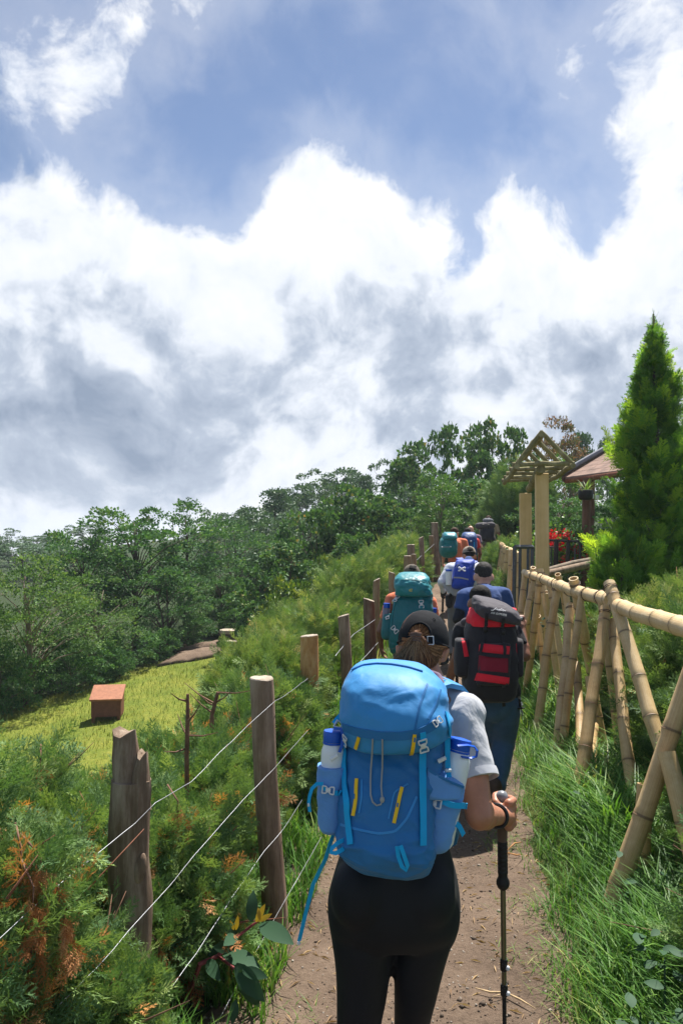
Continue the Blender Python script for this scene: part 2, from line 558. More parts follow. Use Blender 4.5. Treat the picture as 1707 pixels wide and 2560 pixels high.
def build_ground():
    xs = axis(-420, 420, -11, 9, .2); ys = axis(-120, 520, -3, 32, .2)
    X, Y = np.meshgrid(xs, ys)
    Z = terr(X, Y)
    rough = np.array([[fnoise(a, b, .9) * .03 + fnoise(a, b, 3.1, 4) * .012 for a in xs] for b in ys])
    s = np.abs(X - xc(Y))
    Z = Z + rough * sstep(.5, 1.0, s)
    Z = Z - 0.03 * (s < hw(Y) + .25)           # lies below the path sheet
    me = grid_mesh('ground', X, Y, Z)
    a = me.attributes.new('lawn', 'FLOAT', 'POINT')
    a.data.foreach_set('value', lawn_mask(X, Y).reshape(-1).astype(np.float32))
    o = link('ground', me, MATS['terrain'])
    o['kind'] = 'structure'
    # the trodden path
    ys = np.arange(-2, 34, .09); t = np.linspace(-1, 1, 27)
    T, Y = np.meshgrid(t, ys)
    wob = np.array([[fnoise(0, b, 1.3, 9 if a < 0 else 3) * .16 for a in t] for b in ys])
    X = xc(Y) + T * (hw(Y) + .22) + wob * np.abs(T)
    Z = zp(Y) + np.array([[fnoise(X[i, j], Y[i, j], 2.3) * .022 + fnoise(X[i, j], Y[i, j], 7, 5) * .012 for j in range(len(t))] for i in range(len(ys))])
    Z = Z + .03 * np.abs(T) ** 2 - .05 * sstep(.86, 1, np.abs(T))
    o = link('dirt_path', grid_mesh('dirt_path', X, Y, Z), MATS['dirt'])
    o['kind'] = 'structure'
    # two bare earth beds at the edge of the lawn
    for (pts) in ([(390, 1668), (440, 1640), (520, 1625), (560, 1622), (555, 1640), (480, 1655)], [(440, 1632), (470, 1620), (560, 1606), (600, 1612), (560, 1622), (500, 1626)]):
        g = [at_ground(*q, d0=10) for q in pts]
        c = sum(g, Vector()) / len(g)
        mb = MB(); vs = [c + Vector((0, 0, .10))]
        ring = []
        N = 36
        for i in range(N):
            u = i / N * len(g); a, b = g[int(u)], g[(int(u) + 1) % len(g)]
            q = a.lerp(b, u % 1)
            ring.append(q)
        rings = []
        for s_, h in ((1.04, .02), (.8, .10), (.45, .15), (.1, .16)):
            rr = []
            for q in ring:
                w = c.lerp(q, s_)
                w.z = float(terr(w.x, w.y)) + h + fnoise(w.x, w.y, 4) * .05
                rr.append(w)
            rings.append(rr)
        mb.loft(rings)
        o = mb.build('soil_bed', MATS['dirt'], sharp=180)
        o['kind'] = 'structure'
build_ground()

# ------------------------------------------------------------------ leaf shapes
LEAF_V = [(0, 0, 0), (-.34, .45, .09), (0, 1, -.05), (.34, .45, .09)]
LEAF_F = [(0, 3, 2), (0, 2, 1)]

def spray_template(npairs=7, length=1.0, seed=1, sub=3, w=.018, droop=.1, flat=.35):
    """a scale-leaved conifer spray pointing along +Y: many thin blades (triangles)"""
    r = random.Random(seed)
    V = []; F = []
    def blade(p, d, ln, wd):
        p = Vector(p); d = Vector(d).normalized()
        s = d.cross(Vector((r.uniform(-.4, .4), r.uniform(-.2, .2), 1))).normalized() * wd
        b = len(V)
        V.extend([tuple(p - s), tuple(p + s), tuple(p + d * ln)])
        F.append((b, b + 1, b + 2))
    def stemp(t): return Vector((0, t * length, -droop * t * t * length))
    blade((0, 0, 0), stemp(1) - stemp(0), length * .98, w * .8)
    for i in range(npairs):
        t = .12 + .85 * i / npairs
        for sd in (-1, 1):
            a = R(r.uniform(28, 52)) * sd
            L = length * (.42 * (1 - t) + .13) * r.uniform(.8, 1.2)
            d = Vector((math.sin(a), math.cos(a), r.uniform(-flat, flat)))
            p = stemp(t)
            blade(p, d, L, w)
            for q in range(sub):
                u = .25 + .7 * q / sub
                for s2 in (-1, 1):
                    a2 = a + R(r.uniform(22, 48)) * s2
                    d2 = Vector((math.sin(a2), math.cos(a2), d.z + r.uniform(-.3, .3)))
                    blade(p + d * L * u, d2, L * r.uniform(.25, .45), w * .9)
    return np.array(V), np.array(F)

def blade_template(bend=.35, segs=3, w=.5):
    V = []; F = []
    for i in range(segs):
        t = i / segs
        wd = w * (1 - t * .8)
        V += [(-wd, bend * t * t, t), (wd, bend * t * t, t)]
    V.append((0, bend, .94))
    V = np.array(V)
    F = []
    for i in range(segs - 1):
        a = 2 * i
        F += [(a, a + 1, a + 3), (a, a + 3, a + 2)]
    F.append((2 * segs - 2, 2 * segs - 1, 2 * segs))
    return V, np.array(F)

# ------------------------------------------------------------------ trees
def crown_clusters(H, Rr, n, base=.3, shape='round', seed=0):
    r = np.random.default_rng(seed)
    out = []
    while len(out) < n:
        p = r.uniform(-1, 1, 3)
        if np.linalg.norm(p) > 1 or np.linalg.norm(p) < .35: continue
        z = base + (p[2] * .5 + .5) * (1 - base)
        if shape == 'round': k = 1.0
        elif shape == 'cone': k = 1.25 * (1 - .85 * (z - base) / (1 - base))
        elif shape == 'spread': k = .75 + .5 * z
        out.append((p[0] * Rr * k, p[1] * Rr * k, z * H * (1 - .06) ))
    return np.array(out)

def tree_meshes(key, H, Rr, ncl, nleaf, leaf, cl_r, base=.3, shape='round', seed=0, droop=.1, trunks=1, aspect=1.0, bushy=.0, up=.35):
    """returns (trunk mesh, crown mesh)"""
    r = np.random.default_rng(seed); rr = random.Random(seed)
    cl = crown_clusters(H, Rr, ncl, base, shape, seed)
    mb = MB()
    for t in range(trunks):
        lean = Vector((rr.uniform(-.12, .12) * H * (1 if trunks > 1 else .4), rr.uniform(-.1, .1) * H * (1 if trunks > 1 else .4), 0))
        b0 = Vector((rr.uniform(-.12, .12), rr.uniform(-.12, .12), 0)) if trunks > 1 else Vector((0, 0, 0))
        rad = H * .021 / math.sqrt(trunks)
        pts = []; rads = []
        for i in range(7):
            u = i / 6
            pts.append(b0 + lean * u ** 1.3 + Vector((rr.uniform(-1, 1) * .012 * H * u, rr.uniform(-1, 1) * .012 * H * u, H * .84 * u - .15)))
            rads.append(rad * (1.35 if i == 0 else 1 - .86 * u))
        mb.tube(pts, rads, 7)
        for c in cl[t::trunks][:(16 if ncl > 30 else 10)]:
            c = Vector(c)
            u = min(.9, max(.25, (c.z / H - .22) / .84))
            i = min(5, int(u * 6)); p0 = pts[i].lerp(pts[i + 1], u * 6 - i)
            mid = p0.lerp(c, .5) + Vector((0, 0, .04 * H))
            mb.tube([p0, mid, c], [rads[i] * .5, rads[i] * .3, .006], 5)
    tm = mb.mesh(key + '_trunk', True, None)
    # leaves
    n = ncl * nleaf
    ci = np.repeat(np.arange(ncl), nleaf)
    rad = cl_r * r.uniform(.6, 1.25, ncl)[ci]
    d = r.normal(size=(n, 3)); d /= np.linalg.norm(d, axis=1, keepdims=True)
    d[:, 2] = np.where(d[:, 2] < -.25, -d[:, 2] * .7, d[:, 2])
    rho = r.uniform(.35, 1.0, n) ** .6
    pos = cl[ci] + d * (rad * rho)[:, None] * np.array([1, 1, .8])
    cd = cl[ci] - np.array([0, 0, H * .45]); cd /= np.linalg.norm(cd, axis=1, keepdims=True) + 1e-6
    dirs = d * .9 + cd * .45 + r.normal(size=(n, 3)) * .45 + np.array([0, 0, -droop])
    upv = d * .8 + np.array([0, 0, up]) + r.normal(size=(n, 3)) * .35
    M = frames(dirs, upv)
    sc = leaf * r.uniform(.65, 1.25, n)
    M = M * sc[:, None, None]
    M[:, :, 0] *= aspect
    rnd = np.clip(r.uniform(0, 1, n) * .72 + .28 * r.uniform(0, 1, ncl)[ci], 0, 1)
    cm = scatter(key + '_crown', LEAF_V, LEAF_F, M, pos, rnd)
    return tm, cm

PROTO = {
    'glossy_a': tree_meshes('glossy_a', 5.5, 1.9, 60, 150, 0.105, .48, .16, 'round', 11, trunks=2),
    'glossy_b': tree_meshes('glossy_b', 5.5, 2.0, 60, 150, 0.105, .48, .14, 'spread', 12, trunks=2),
    'small_a': tree_meshes('small_a', 4.2, 1.8, 60, 160, 0.072, .42, .18, 'round', 13, trunks=3),
    'small_b': tree_meshes('small_b', 4.5, 1.6, 55, 160, 0.075, .42, .14, 'round', 14, trunks=2),
    'big_a': tree_meshes('big_a', 4.8, 1.5, 60, 85, 0.165, .36, .12, 'round', 15, droop=.35, aspect=1.1),
    'big_b': tree_meshes('big_b', 4.2, 1.7, 56, 85, 0.165, .36, .10, 'spread', 16, droop=.35, aspect=1.1),
    'bright_a': tree_meshes('bright_a', 3.8, 1.2, 48, 140, 0.08, .36, .22, 'round', 17),
    'far_a': tree_meshes('far_a', 7, 2.2, 52, 110, 0.18, .66, .12, 'round', 18),
    'far_b': tree_meshes('far_b', 7, 2.1, 52, 110, 0.17, .62, .10, 'cone', 19),
    'far_c': tree_meshes('far_c', 7, 2.4, 55, 110, 0.18, .62, .10, 'spread', 20),
    'brown_a': tree_meshes('brown_a', 5, 1.7, 48, 110, 0.115, .42, .15, 'round', 21),
    'rhodo_a': tree_meshes('rhodo_a', 2.0, 1.2, 46, 80, 0.13, .26, .05, 'round', 22, aspect=.7, up=.8),
    'bush_a': tree_meshes('bush_a', 1.7, 1.1, 40, 120, 0.08, .32, .03, 'round', 23),
}
PMAT = {'glossy': 'leaf_dark', 'small': 'leaf_small', 'big': 'leaf_big', 'bright': 'leaf_bright', 'far': 'leaf_far', 'brown': 'leaf_brown', 'rhodo': 'leaf_rhodo', 'bush': 'leaf_dark'}
PH = {'glossy_a': 5.5, 'glossy_b': 5.5, 'small_a': 4.2, 'small_b': 4.5, 'big_a': 4.8, 'big_b': 4.2, 'bright_a': 3.8, 'far_a': 7, 'far_b': 7, 'far_c': 7, 'brown_a': 5, 'rhodo_a': 2.0, 'bush_a': 1.7}
PR = {'glossy_a': 2.2, 'glossy_b': 2.4, 'small_a': 2.1, 'small_b': 1.9, 'big_a': 1.8, 'big_b': 2.0, 'bright_a': 1.5, 'far_a': 2.7, 'far_b': 2.5, 'far_c': 2.9, 'brown_a': 2.0, 'rhodo_a': 1.4, 'bush_a': 1.4}
for kk, (tm, cm) in PROTO.items():
    tm.materials.append(MATS['bark_pale' if kk.startswith(('small', 'bright')) else 'bark'])
    cm.materials.append(MATS[PMAT[kk.split('_')[0]]])

def tree(kind, px, py, d, wpx, label, group=None, name='tree', cat='tree'):
    """crown top at photograph pixel (px,py), standing at distance d, wpx = crown width in photograph pixels"""
    top = at(px, py, d)
    gz = float(terr(top.x, top.y))
    H = max(.6, top.z - gz)
    root = empty(name, (top.x, top.y, gz - .05), label, cat, group)
    sz = H / PH[kind]
    sr = wpx / FPX * d / 2 / PR[kind]
    root.rotation_euler = (0, 0, random.uniform(0, 6.28))
    root.scale = (sr, sr, sz)
    tm, cm = PROTO[kind]
    for nm, me in (('trunk', tm), ('crown', cm)):
        o = bpy.data.objects.new(nm, me); COL.objects.link(o); o.parent = root
    return root

# ------------------------------------------------------------------ the wood
ORD = ['first', 'second', 'third', 'fourth', 'fifth', 'sixth', 'seventh', 'eighth', 'ninth', 'tenth', 'eleventh', 'twelfth', 'thirteenth', 'fourteenth']
def ordinal(lst, i):
    return ORD[sorted(range(len(lst)), key=lambda q: lst[q][0]).index(i)]

def build_trees():
    G1 = 'glossy leaved trees along the lawn edge'
    tree('small_a', 95, 1372, 18.5, 420, 'small pale-trunked tree at the left edge of the lawn')
    tree('small_b', -95, 1345, 17.5, 330, 'leafy tree cut off by the left picture edge')
    tree('glossy_a', 345, 1228, 25, 400, 'tall broad tree rising highest above the middle of the lawn')
    tree('glossy_b', 470, 1222, 27, 300, 'upright tree with a leafy tip right of the tallest lawn tree')
    tree('glossy_a', 215, 1285, 24, 280, 'dense dark tree between the pale-trunked tree and the tall one')
    tree('small_b', 245, 1420, 21, 260, 'low light green tree before the tall lawn trees')
    tree('glossy_b', 420, 1400, 23.5, 240, 'low dark tree standing behind the bare soil beds')
    tree('glossy_a', 555, 1400, 26, 200, 'bushy dark tree behind the wooden benches')
    tree('glossy_b', 590, 1285, 31, 240, 'dark tree between the lawn trees and the far slope')
    for i, (px, py, d, w, kk) in enumerate([(-260, 1330, 18, 360, 'glossy_a'), (-430, 1290, 19, 380, 'glossy_b'), (-620, 1300, 17, 380, 'small_a'), (-330, 1270, 27, 380, 'glossy_b'), (-640, 1260, 26, 420, 'glossy_a')]):
        tree(kk, px, py, d, w, 'leafy tree of the wood edge beyond the left picture edge, %s outward' % ORD[i], 'wood edge trees beyond the left picture edge')
    # far slope
    Gs = 'trees on the far slope'
    sky_row = [(640, 1245, 38, 190, 'far_a'), (690, 1195, 44, 200, 'far_b'), (740, 1190, 50, 180, 'far_a'), (790, 1165, 52, 190, 'far_c'), (850, 1150, 54, 200, 'far_a'), (905, 1160, 50, 150, 'far_b'), (960, 1140, 50, 170, 'far_c'), (1010, 1120, 52, 150, 'far_b')]
    low_row = [(660, 1300, 34, 220, 'far_c'), (760, 1260, 40, 230, 'far_a'), (860, 1235, 42, 230, 'far_c'), (950, 1220, 40, 200, 'far_a'), (700, 1360, 31, 220, 'far_a'), (1020, 1210, 38, 180, 'far_c')]
    for row, nm in ((sky_row, 'grey-green far-slope tree against the sky, %s from the left'), (low_row, 'grey-green tree below the far-slope skyline, %s from the left')):
        for i, (px, py, d, w, kk) in enumerate(row):
            tree(kk, px, py, d, w, nm % ordinal(row, i), Gs)
    Gl = 'trees on the left skyline ridge'
    ridge = [(-40, 1318, 70, 170, 'far_a'), (25, 1316, 72, 130, 'far_c'), (90, 1332, 78, 120, 'far_a'), (130, 1322, 70, 110, 'far_b'), (175, 1308, 66, 120, 'far_c'), (230, 1300, 66, 120, 'far_a'), (60, 1350, 56, 200, 'far_a'), (160, 1345, 54, 200, 'far_c')]
    for i, (px, py, d, w, kk) in enumerate(ridge):
        tree(kk, px, py, d, w, 'distant tree on the low left skyline ridge, %s from the left' % ordinal(ridge, i), Gl)
    gap = [(520, 1268, 56, 160, 'far_c'), (575, 1270, 58, 150, 'far_a'), (610, 1262, 50, 120, 'far_b')]
    for i, (px, py, d, w, kk) in enumerate(gap):
        tree(kk, px, py, d, w, 'distant tree in the gap right of the tall lawn trees, %s from the left' % ordinal(gap, i), Gl)
    # big leaved trees behind the left fence
    tree('big_a', 870, 1190, 25, 230, 'tallest big-leaved dark tree behind the left fence')
    tree('big_b', 790, 1255, 24, 220, 'big-leaved dark tree left of the tallest one behind the fence')
    tree('big_a', 720, 1330, 22.5, 200, 'rounded big-leaved tree above the yellowish shrub')
    tree('big_b', 650, 1405, 21.5, 200, 'lowest big-leaved tree at the right end of the lawn')
    tree('big_a', 960, 1225, 25, 190, 'big-leaved tree between the tallest one and the bright green tree')
    tree('big_b', 900, 1320, 20.5, 180, 'low big-leaved tree just behind the stub fence posts')
    tree('rhodo_a', 830, 1372, 19.5, 190, 'yellow-green rosette-leaved shrub below the big-leaved trees', name='shrub', cat='shrub')
    tree('rhodo_a', 720, 1425, 19.0, 200, 'darker rosette-leaved shrub at the foot of the lowest big-leaved tree', name='shrub', cat='shrub')
    tree('bright_a', 1100, 1160, 23.5, 170, 'bright green small-leaved tree above the tall fence post')
    tree('small_b', 1035, 1260, 23, 130, 'slim light green tree left of the bright green tree')
    # behind the walkers and the gate
    tree('big_a', 1040, 1085, 33, 190, 'dark round-headed tree at the left of the tall tree group')
    tree('big_b', 1130, 1045, 32, 200, 'tall dark tree with knobbly tip above the bright green tree')
    tree('big_a', 1215, 1030, 31, 190, 'tallest dark tree left of the log gate roof')
    tree('big_b', 1275, 1050, 31, 160, 'dark tree directly behind the log gate roof')
    tree('big_b', 1130, 1180, 28, 260, 'dark tree filling the gap behind the last walkers')
    tree('brown_a', 1385, 1030, 26, 200, 'tree with reddish-brown new leaves right of the gate roof')
    tree('far_b', 1455, 1040, 36, 130, 'dark conifer-like tree behind the shelter roof')
    tree('far_b', 1515, 1060, 40, 120, 'bluish tree beside the golden cypress')
    tree('far_c', 1600, 1080, 34, 220, 'dark tree behind the golden cypress')
    tree('bright_a', 1420, 1120, 21, 170, 'light green tree behind the shelter')
    tree('small_b', 1250, 1180, 24, 190, 'leafy tree between the last walkers and the gate posts')
    tree('glossy_a', 1400, 1215, 19, 280, 'dark shrubby tree behind the shelter post')
    tree('glossy_b', 1240, 1260, 23.5, 150, 'dark bushy tree beside the last walker')
    tree('rhodo_a', 1400, 1345, 15.5, 120, 'green shrub behind the black railing', name='shrub', cat='shrub')
    tree('glossy_b', 1530, 1230, 17, 220, 'dark leafy tree under the shelter roof')
    tree('glossy_a', 1690, 1060, 16, 150, 'leafy tree half hidden behind the golden cypress')
    tree('glossy_b', 1110, 1310, 26, 160, 'dark shrub closing the path ahead of the walkers', name='shrub', cat='shrub')
    # understorey along the wood edge
    Gu = 'undergrowth bushes along the wood edge'
    und = [(0, 1610, 17.6, 220), (60, 1640, 18, 150), (180, 1620, 19.2, 190), (250, 1600, 20, 170), (330, 1560, 21.5, 190), (400, 1570, 22.3, 150), (470, 1530, 24, 180), (530, 1530, 25.5, 150), (600, 1500, 25.5, 170), (300, 1630, 20.4, 110),
                           (120, 1560, 20, 220), (660, 1500, 23, 160), (760, 1470, 20, 150)]
    for i, (px, py, d, w) in enumerate(und):
        tree('bush_a', px, py, d, w, 'dark undergrowth bush at the wood edge, %s along from the left' % ordinal(und, i), Gu, 'bush', 'bush')
build_trees()

# ------------------------------------------------------------------ juniper hedge shrubs
SPR_V, SPR_F = spray_template(7, 1.0, 3, 3, .016, .12)
SPR2_V, SPR2_F = spray_template(6, 1.0, 5, 2, .020, .15)

def shrub(name, cx, cy, rx, ry, h, n, size, label, group, mats, seed, dead=.0, zbase=None, tpl=0, skew=0.0, cat='shrub', ntwig=46, up=.5, rust=()):
    """a mound of conifer sprays with inner stems and a dark heart"""
    r = np.random.default_rng(seed); rr = random.Random(seed)
    z0 = float(terr(cx, cy)) if zbase is None else zbase
    root = empty(name, (cx, cy, z0), label, cat, group)
    root_loc = np.array([cx, cy, z0])
    def lump(a, t): return 1 + .13 * math.sin(3 * a + seed) * math.cos(2.3 * t * 3 + seed) + .08 * math.sin(7 * a + 1.7 * seed)
    th = r.uniform(0, 2 * math.pi, n); u = r.uniform(0, 1, n)
    el = np.arcsin(u ** .8)                      # 0 at the skirt, pi/2 at the top
    lm = np.array([lump(a, b) for a, b in zip(th, el)])
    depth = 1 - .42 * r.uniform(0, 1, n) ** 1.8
    c, s = np.cos(el), np.sin(el)
    c = c ** .6; s = s ** .75
    pos = np.stack([rx * c * np.cos(th) * lm * depth + skew * s, ry * c * np.sin(th) * lm * depth, h * (s * lm * depth)], 1)
    px = pos[:, 0] + cx; py_ = pos[:, 1] + cy
    pos[:, 2] = np.maximum(pos[:, 2], .02) + (terr(px, py_) - z0) * (1 - s * .6)
    nrm = np.stack([c * np.cos(th) / rx, c * np.sin(th) / ry, s / h], 1)
    nrm /= np.linalg.norm(nrm, axis=1, keepdims=True)
    dirs = nrm * .8 + np.array([0, 0, up]) + r.normal(size=(n, 3)) * .55
    M = frames(dirs, nrm + r.normal(size=(n, 3)) * .5)
    sc = size * r.uniform(.55, 1.35, n)
    M = M * sc[:, None, None]
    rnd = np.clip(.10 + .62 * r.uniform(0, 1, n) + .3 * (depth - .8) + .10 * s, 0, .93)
    browns = r.uniform(0, 1, n) < dead * .5
    rnd[browns] = .985
    V, F = ((SPR_V, SPR_F), (SPR2_V, SPR2_F))[tpl]
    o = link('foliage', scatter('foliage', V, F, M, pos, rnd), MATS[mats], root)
    o.matrix_parent_inverse = Matrix.Identity(4)
    if dead > 0:
        m = max(6, int(n * dead * .35)); k = r.integers(0, n, m // 5 + 1); k = np.repeat(k, 5)[:m]
        p2 = pos[k] + nrm[k] * .03 + r.normal(size=(m, 3)) * .035
        d2 = np.array([0, 0, -.7]) + nrm[k] * .7 + r.normal(size=(m, 3)) * .35
        M2 = frames(d2, r.normal(size=(m, 3))) * (size * r.uniform(.6, 1.1, m))[:, None, None]
        o = link('dead_spray', scatter('dead_spray', V, F, M2, p2, r.uniform(0, 1, m)), MATS['juniper_dead'], root)
        o.matrix_parent_inverse = Matrix.Identity(4)
    if len(rust):
        wp = pos + root_loc
        qx = 853.5 + FPX * wp[:, 0] / wp[:, 1]; qy = 1335 + FPX * (EYE - wp[:, 2]) / wp[:, 1]
        for (tx, ty) in rust:
            near = np.where((np.abs(qx - tx) < 45) & (np.abs(qy - ty) < 45))[0]
            if len(near) == 0: continue
            j = near[np.argmin(wp[near, 1])]
            m = 16
            p2 = pos[j] + np.array([0, -.035, .05]) + np.stack([r.normal(size=m) * .018, r.normal(size=m) * .015 - .01, -np.linspace(0, .11, m)], 1)
            d2 = np.stack([r.normal(size=m) * .5, -.3 + r.normal(size=m) * .25, -1 + r.normal(size=m) * .25], 1)
            M2 = frames(d2, r.normal(size=(m, 3)) + np.array([0, -1, 0])) * (size * r.uniform(.35, .6, m))[:, None, None]
            o = link('dead_spray', scatter('dead_spray', V, F, M2, p2, r.uniform(.2, 1, m)), MATS['juniper_dead'], root)
            o.matrix_parent_inverse = Matrix.Identity(4); o['kind'] = 'stuff'
            mb = MB(); b_ = Vector(pos[j]) + Vector((0, -.03, .06))
            mb.tube([b_ + Vector((rr.uniform(-.1, .1), .06, .05)), b_, b_ + Vector((0, -.01, -.10))], [.004, .003, .0015], 5)
            o = mb.build('dead_twig', MATS['twig'], root, True, None); o.matrix_parent_inverse = Matrix.Identity(4)
    # stems and bare twigs
    mb = MB()
    for i in range(ntwig):
        j = rr.randrange(n)
        e = Vector(pos[j]) * 1.03
        b = Vector((e.x * .25, e.y * .25, max(0, e.z * .15)))
        mid = b.lerp(e, .55) + Vector((rr.uniform(-.06, .06), rr.uniform(-.06, .06), rr.uniform(-.02, .08)))
        ext = e + ((e - mid).normalized() + Vector((rr.uniform(-.5, .5), rr.uniform(-.5, .3), rr.uniform(-.2, .4)))) * (rr.uniform(.02, size * .9) if rr.random() < .6 else rr.uniform(.10, .22))
        rad = rr.uniform(.004, .009) * (1.0 if h < 1.6 else 1.5)
        mb.tube([b, mid, e, ext], [rad * 1.8, rad, rad * .6, .0012], 5)
    o = mb.build('stem', MATS['twig' if seed % 2 else 'twig_red'], root, True, None)
    o.matrix_parent_inverse = Matrix.Identity(4)
    # added opaque core, coloured dark to stand for the shaded inside
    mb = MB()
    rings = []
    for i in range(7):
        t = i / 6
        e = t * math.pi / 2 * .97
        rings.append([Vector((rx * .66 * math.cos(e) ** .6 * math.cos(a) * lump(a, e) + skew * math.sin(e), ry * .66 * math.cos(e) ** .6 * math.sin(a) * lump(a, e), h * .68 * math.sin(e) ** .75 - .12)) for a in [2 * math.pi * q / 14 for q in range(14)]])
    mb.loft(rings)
    o = mb.build('shade_core', MATS['core_dark'], root, True, None)
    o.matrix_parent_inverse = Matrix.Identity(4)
    return root

# left fence line
FX = np.interp
def xf(y): return float(np.interp(y, [1.5, 2.9, 3.75, 6, 7.4, 8.5, 11, 13, 15, 17, 20], [-1.05, -.76, -.44, -.12, .0, .28, .49, .81, 1.25, 1.7, 2.34]))

RUST = {0: [(30, 2060), (95, 2110), (150, 2150), (140, 2370), (60, 2240), (200, 2300), (20, 2480)], 1: [(170, 1990), (60, 1930), (230, 1900), (130, 1880)], 2: [(430, 2330), (480, 2000), (420, 2120)], 4: [(540, 1760), (600, 1880)], 5: [(740, 1770), (720, 1830), (745, 1960)], 6: [(500, 1690), (420, 1720)]}
def build_hedges():
    GL = 'juniper shrubs of the hedge behind the left fence'
    L = [
        ('wide juniper shrub filling the lower left corner before the split post', -1.42, 2.35, .62, .62, .95, 5200, .14, .10),
        ('juniper shrub with rusty dead sprays at the left picture edge', -1.75, 3.25, .75, .65, .93, 4800, .14, .12),
        ('low juniper shrub between the split post and the round-topped post', -.92, 3.45, .50, .50, .55, 4200, .12, .06),
        ('small juniper shrub in front of the foot of the split post', -.86, 2.55, .26, .26, .42, 1800, .11, .06),
        ('juniper shrub behind the round-topped grey post', -.86, 4.6, .46, .62, .50, 4200, .14, .06),
        ('tall dark juniper shrub between the round-topped post and the orange stump', -.54, 5.6, .36, .60, .64, 4200, .15, .03),
        ('juniper shrub with bare twigs over the lawn behind the split post', -1.75, 4.4, .65, .6, .62, 3200, .15, .04),
        ('juniper shrub around the orange sawn stump', -.66, 7.0, .48, .80, .78, 3800, .16, .02),
        ('juniper shrub left of the leaning pale post', -.95, 8.4, .55, .9, .45, 3600, .17, .02),
        ('juniper shrub behind the leaning pale post', -.45, 9.3, .58, .9, .86, 3400, .17, .01),
    ]
    for i, (lab, x, y, rx, ry, h, n, sz, dd) in enumerate(L):
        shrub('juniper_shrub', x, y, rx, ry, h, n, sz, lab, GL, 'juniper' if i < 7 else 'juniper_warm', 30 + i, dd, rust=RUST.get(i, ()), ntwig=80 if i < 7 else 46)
    L2 = [
        ('grassy juniper mound behind the dark thick post', -.50, 11.3, .75, 1.2, .95, 3200, .2),
        ('grassy juniper mound at the end of the lawn', -1.4, 11.2, .8, 1.2, .42, 3200, .2),
        ('juniper mound behind the pair of short posts', .18, 14.0, .70, 1.2, 1.1, 2600, .22),
        ('juniper mound beside the tall slim post', .85, 16.6, .6, 1.0, .95, 2200, .22),
        ('juniper mound at the foot of the tallest fence post', 1.45, 18.8, .55, 1.0, .95, 1800, .22),
        ('pale juniper mound below the yellowish shrub', -.95, 14.6, .9, 1.3, .95, 3000, .22),
    ]
    for i, (lab, x, y, rx, ry, h, n, sz) in enumerate(L2):
        shrub('juniper_shrub', x, y, rx, ry, h, n, sz, lab, GL, 'juniper_warm', 50 + i, .004, tpl=1, ntwig=14)
    GR = 'juniper shrubs of the hedge behind the bamboo fence'
    L3 = [
        ('big juniper shrub spilling over the bamboo rail at the right edge', 2.75, 5.2, .80, .9, .84, 5600, .16, 'juniper'),
        ('juniper shrub behind the thick leaning bamboo at the right edge', 2.12, 3.6, .50, .75, .84, 4200, .14, 'juniper'),
        ('sunlit juniper shrub behind the middle of the bamboo rail', 3.0, 6.7, .85, .9, .80, 4400, .17, 'juniper_warm'),
        ('sunlit juniper shrub in front of the golden cypress', 4.1, 7.6, 1.1, .9, .74, 4400, .18, 'juniper_warm'),
        ('juniper shrub beside the black railing', 3.1, 8.3, .6, .7, .55, 2600, .17, 'juniper_warm'),
        ('low dark juniper shrub in the lower right corner', 1.62, 2.75, .40, .45, .62, 2600, .11, 'juniper'),
    ]
    for i, (lab, x, y, rx, ry, h, n, sz, mt) in enumerate(L3):
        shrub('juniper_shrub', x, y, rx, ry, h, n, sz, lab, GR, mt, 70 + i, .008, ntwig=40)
    L4 = [('dark juniper shrub beyond the gate on the right of the path', 2.95, 13.6, .35, .8, .75, 1400, .2), ('juniper shrub beside the far bamboo fence', 3.5, 17, .45, 1.0, .9, 1500, .22), ('tall feathery shrub at the path bend behind the last walker', 4.6, 20.8, .9, .9, 2.4, 3000, .3)]
    for i, (lab, x, y, rx, ry, h, n, sz) in enumerate(L4):
        shrub('juniper_shrub', x, y, rx, ry, h, n, sz, lab, GR, 'juniper', 90 + i, 0, tpl=1, ntwig=12)
build_hedges()

# ------------------------------------------------------------------ fence materials
def wood_mat(name, c1, c2, c3, zs=.12, scale=18, rough=.85, bump=.7):
    m, k = matn(name)
    tc = k.add('ShaderNodeTexCoord')
    v = k.v('MULTIPLY', tc.outputs['Object'], (1, 1, zs))
    a = k.noise(v, scale, 8, 0.7).outputs['Fac']
    b = k.noise(tc.outputs['Object'], 4, 4, 0.6).outputs['Fac']
    f = k.m('ADD', k.m('MULTIPLY', a, .65), k.m('MULTIPLY', b, .35))
    k.put(k.b.inputs['Base Color'], k.ramp(f, [(.33, c1), (.5, c2), (.66, c3)]))
    k.b.inputs['Roughness'].default_value = rough
    k.b.inputs['Specular IOR Level'].default_value = .2
    bn = k.add('ShaderNodeBump'); bn.inputs['Strength'].default_value = bump; bn.inputs['Distance'].default_value = .012
    k.put(bn.inputs['Height'], a); k.l.new(bn.outputs[0], k.b.inputs['Normal'])
    return m
wood_mat('post_grey', (.085, .055, .035), (.235, .165, .115), (.40, .31, .235))
wood_mat('post_dark', (.045, .030, .020), (.15, .10, .07), (.30, .22, .16))
wood_mat('post_fresh', (.15, .09, .05), (.30, .19, .11), (.42, .30, .19))
wood_mat('cut_grey', (.22, .18, .14), (.40, .33, .26), (.55, .47, .38), 1.0, 26)
wood_mat('post_split', (.06, .038, .025), (.21, .15, .105), (.44, .36, .28))
wood_mat('cut_orange', (.24, .11, .04), (.45, .24, .09), (.58, .38, .18), .3, 22)
wood_mat('log_brown', (.07, .035, .025), (.15, .08, .055), (.23, .13, .09), .15, 14)
wood_mat('log_red', (.12, .04, .025), (.23, .085, .05), (.32, .14, .09), .15, 14)
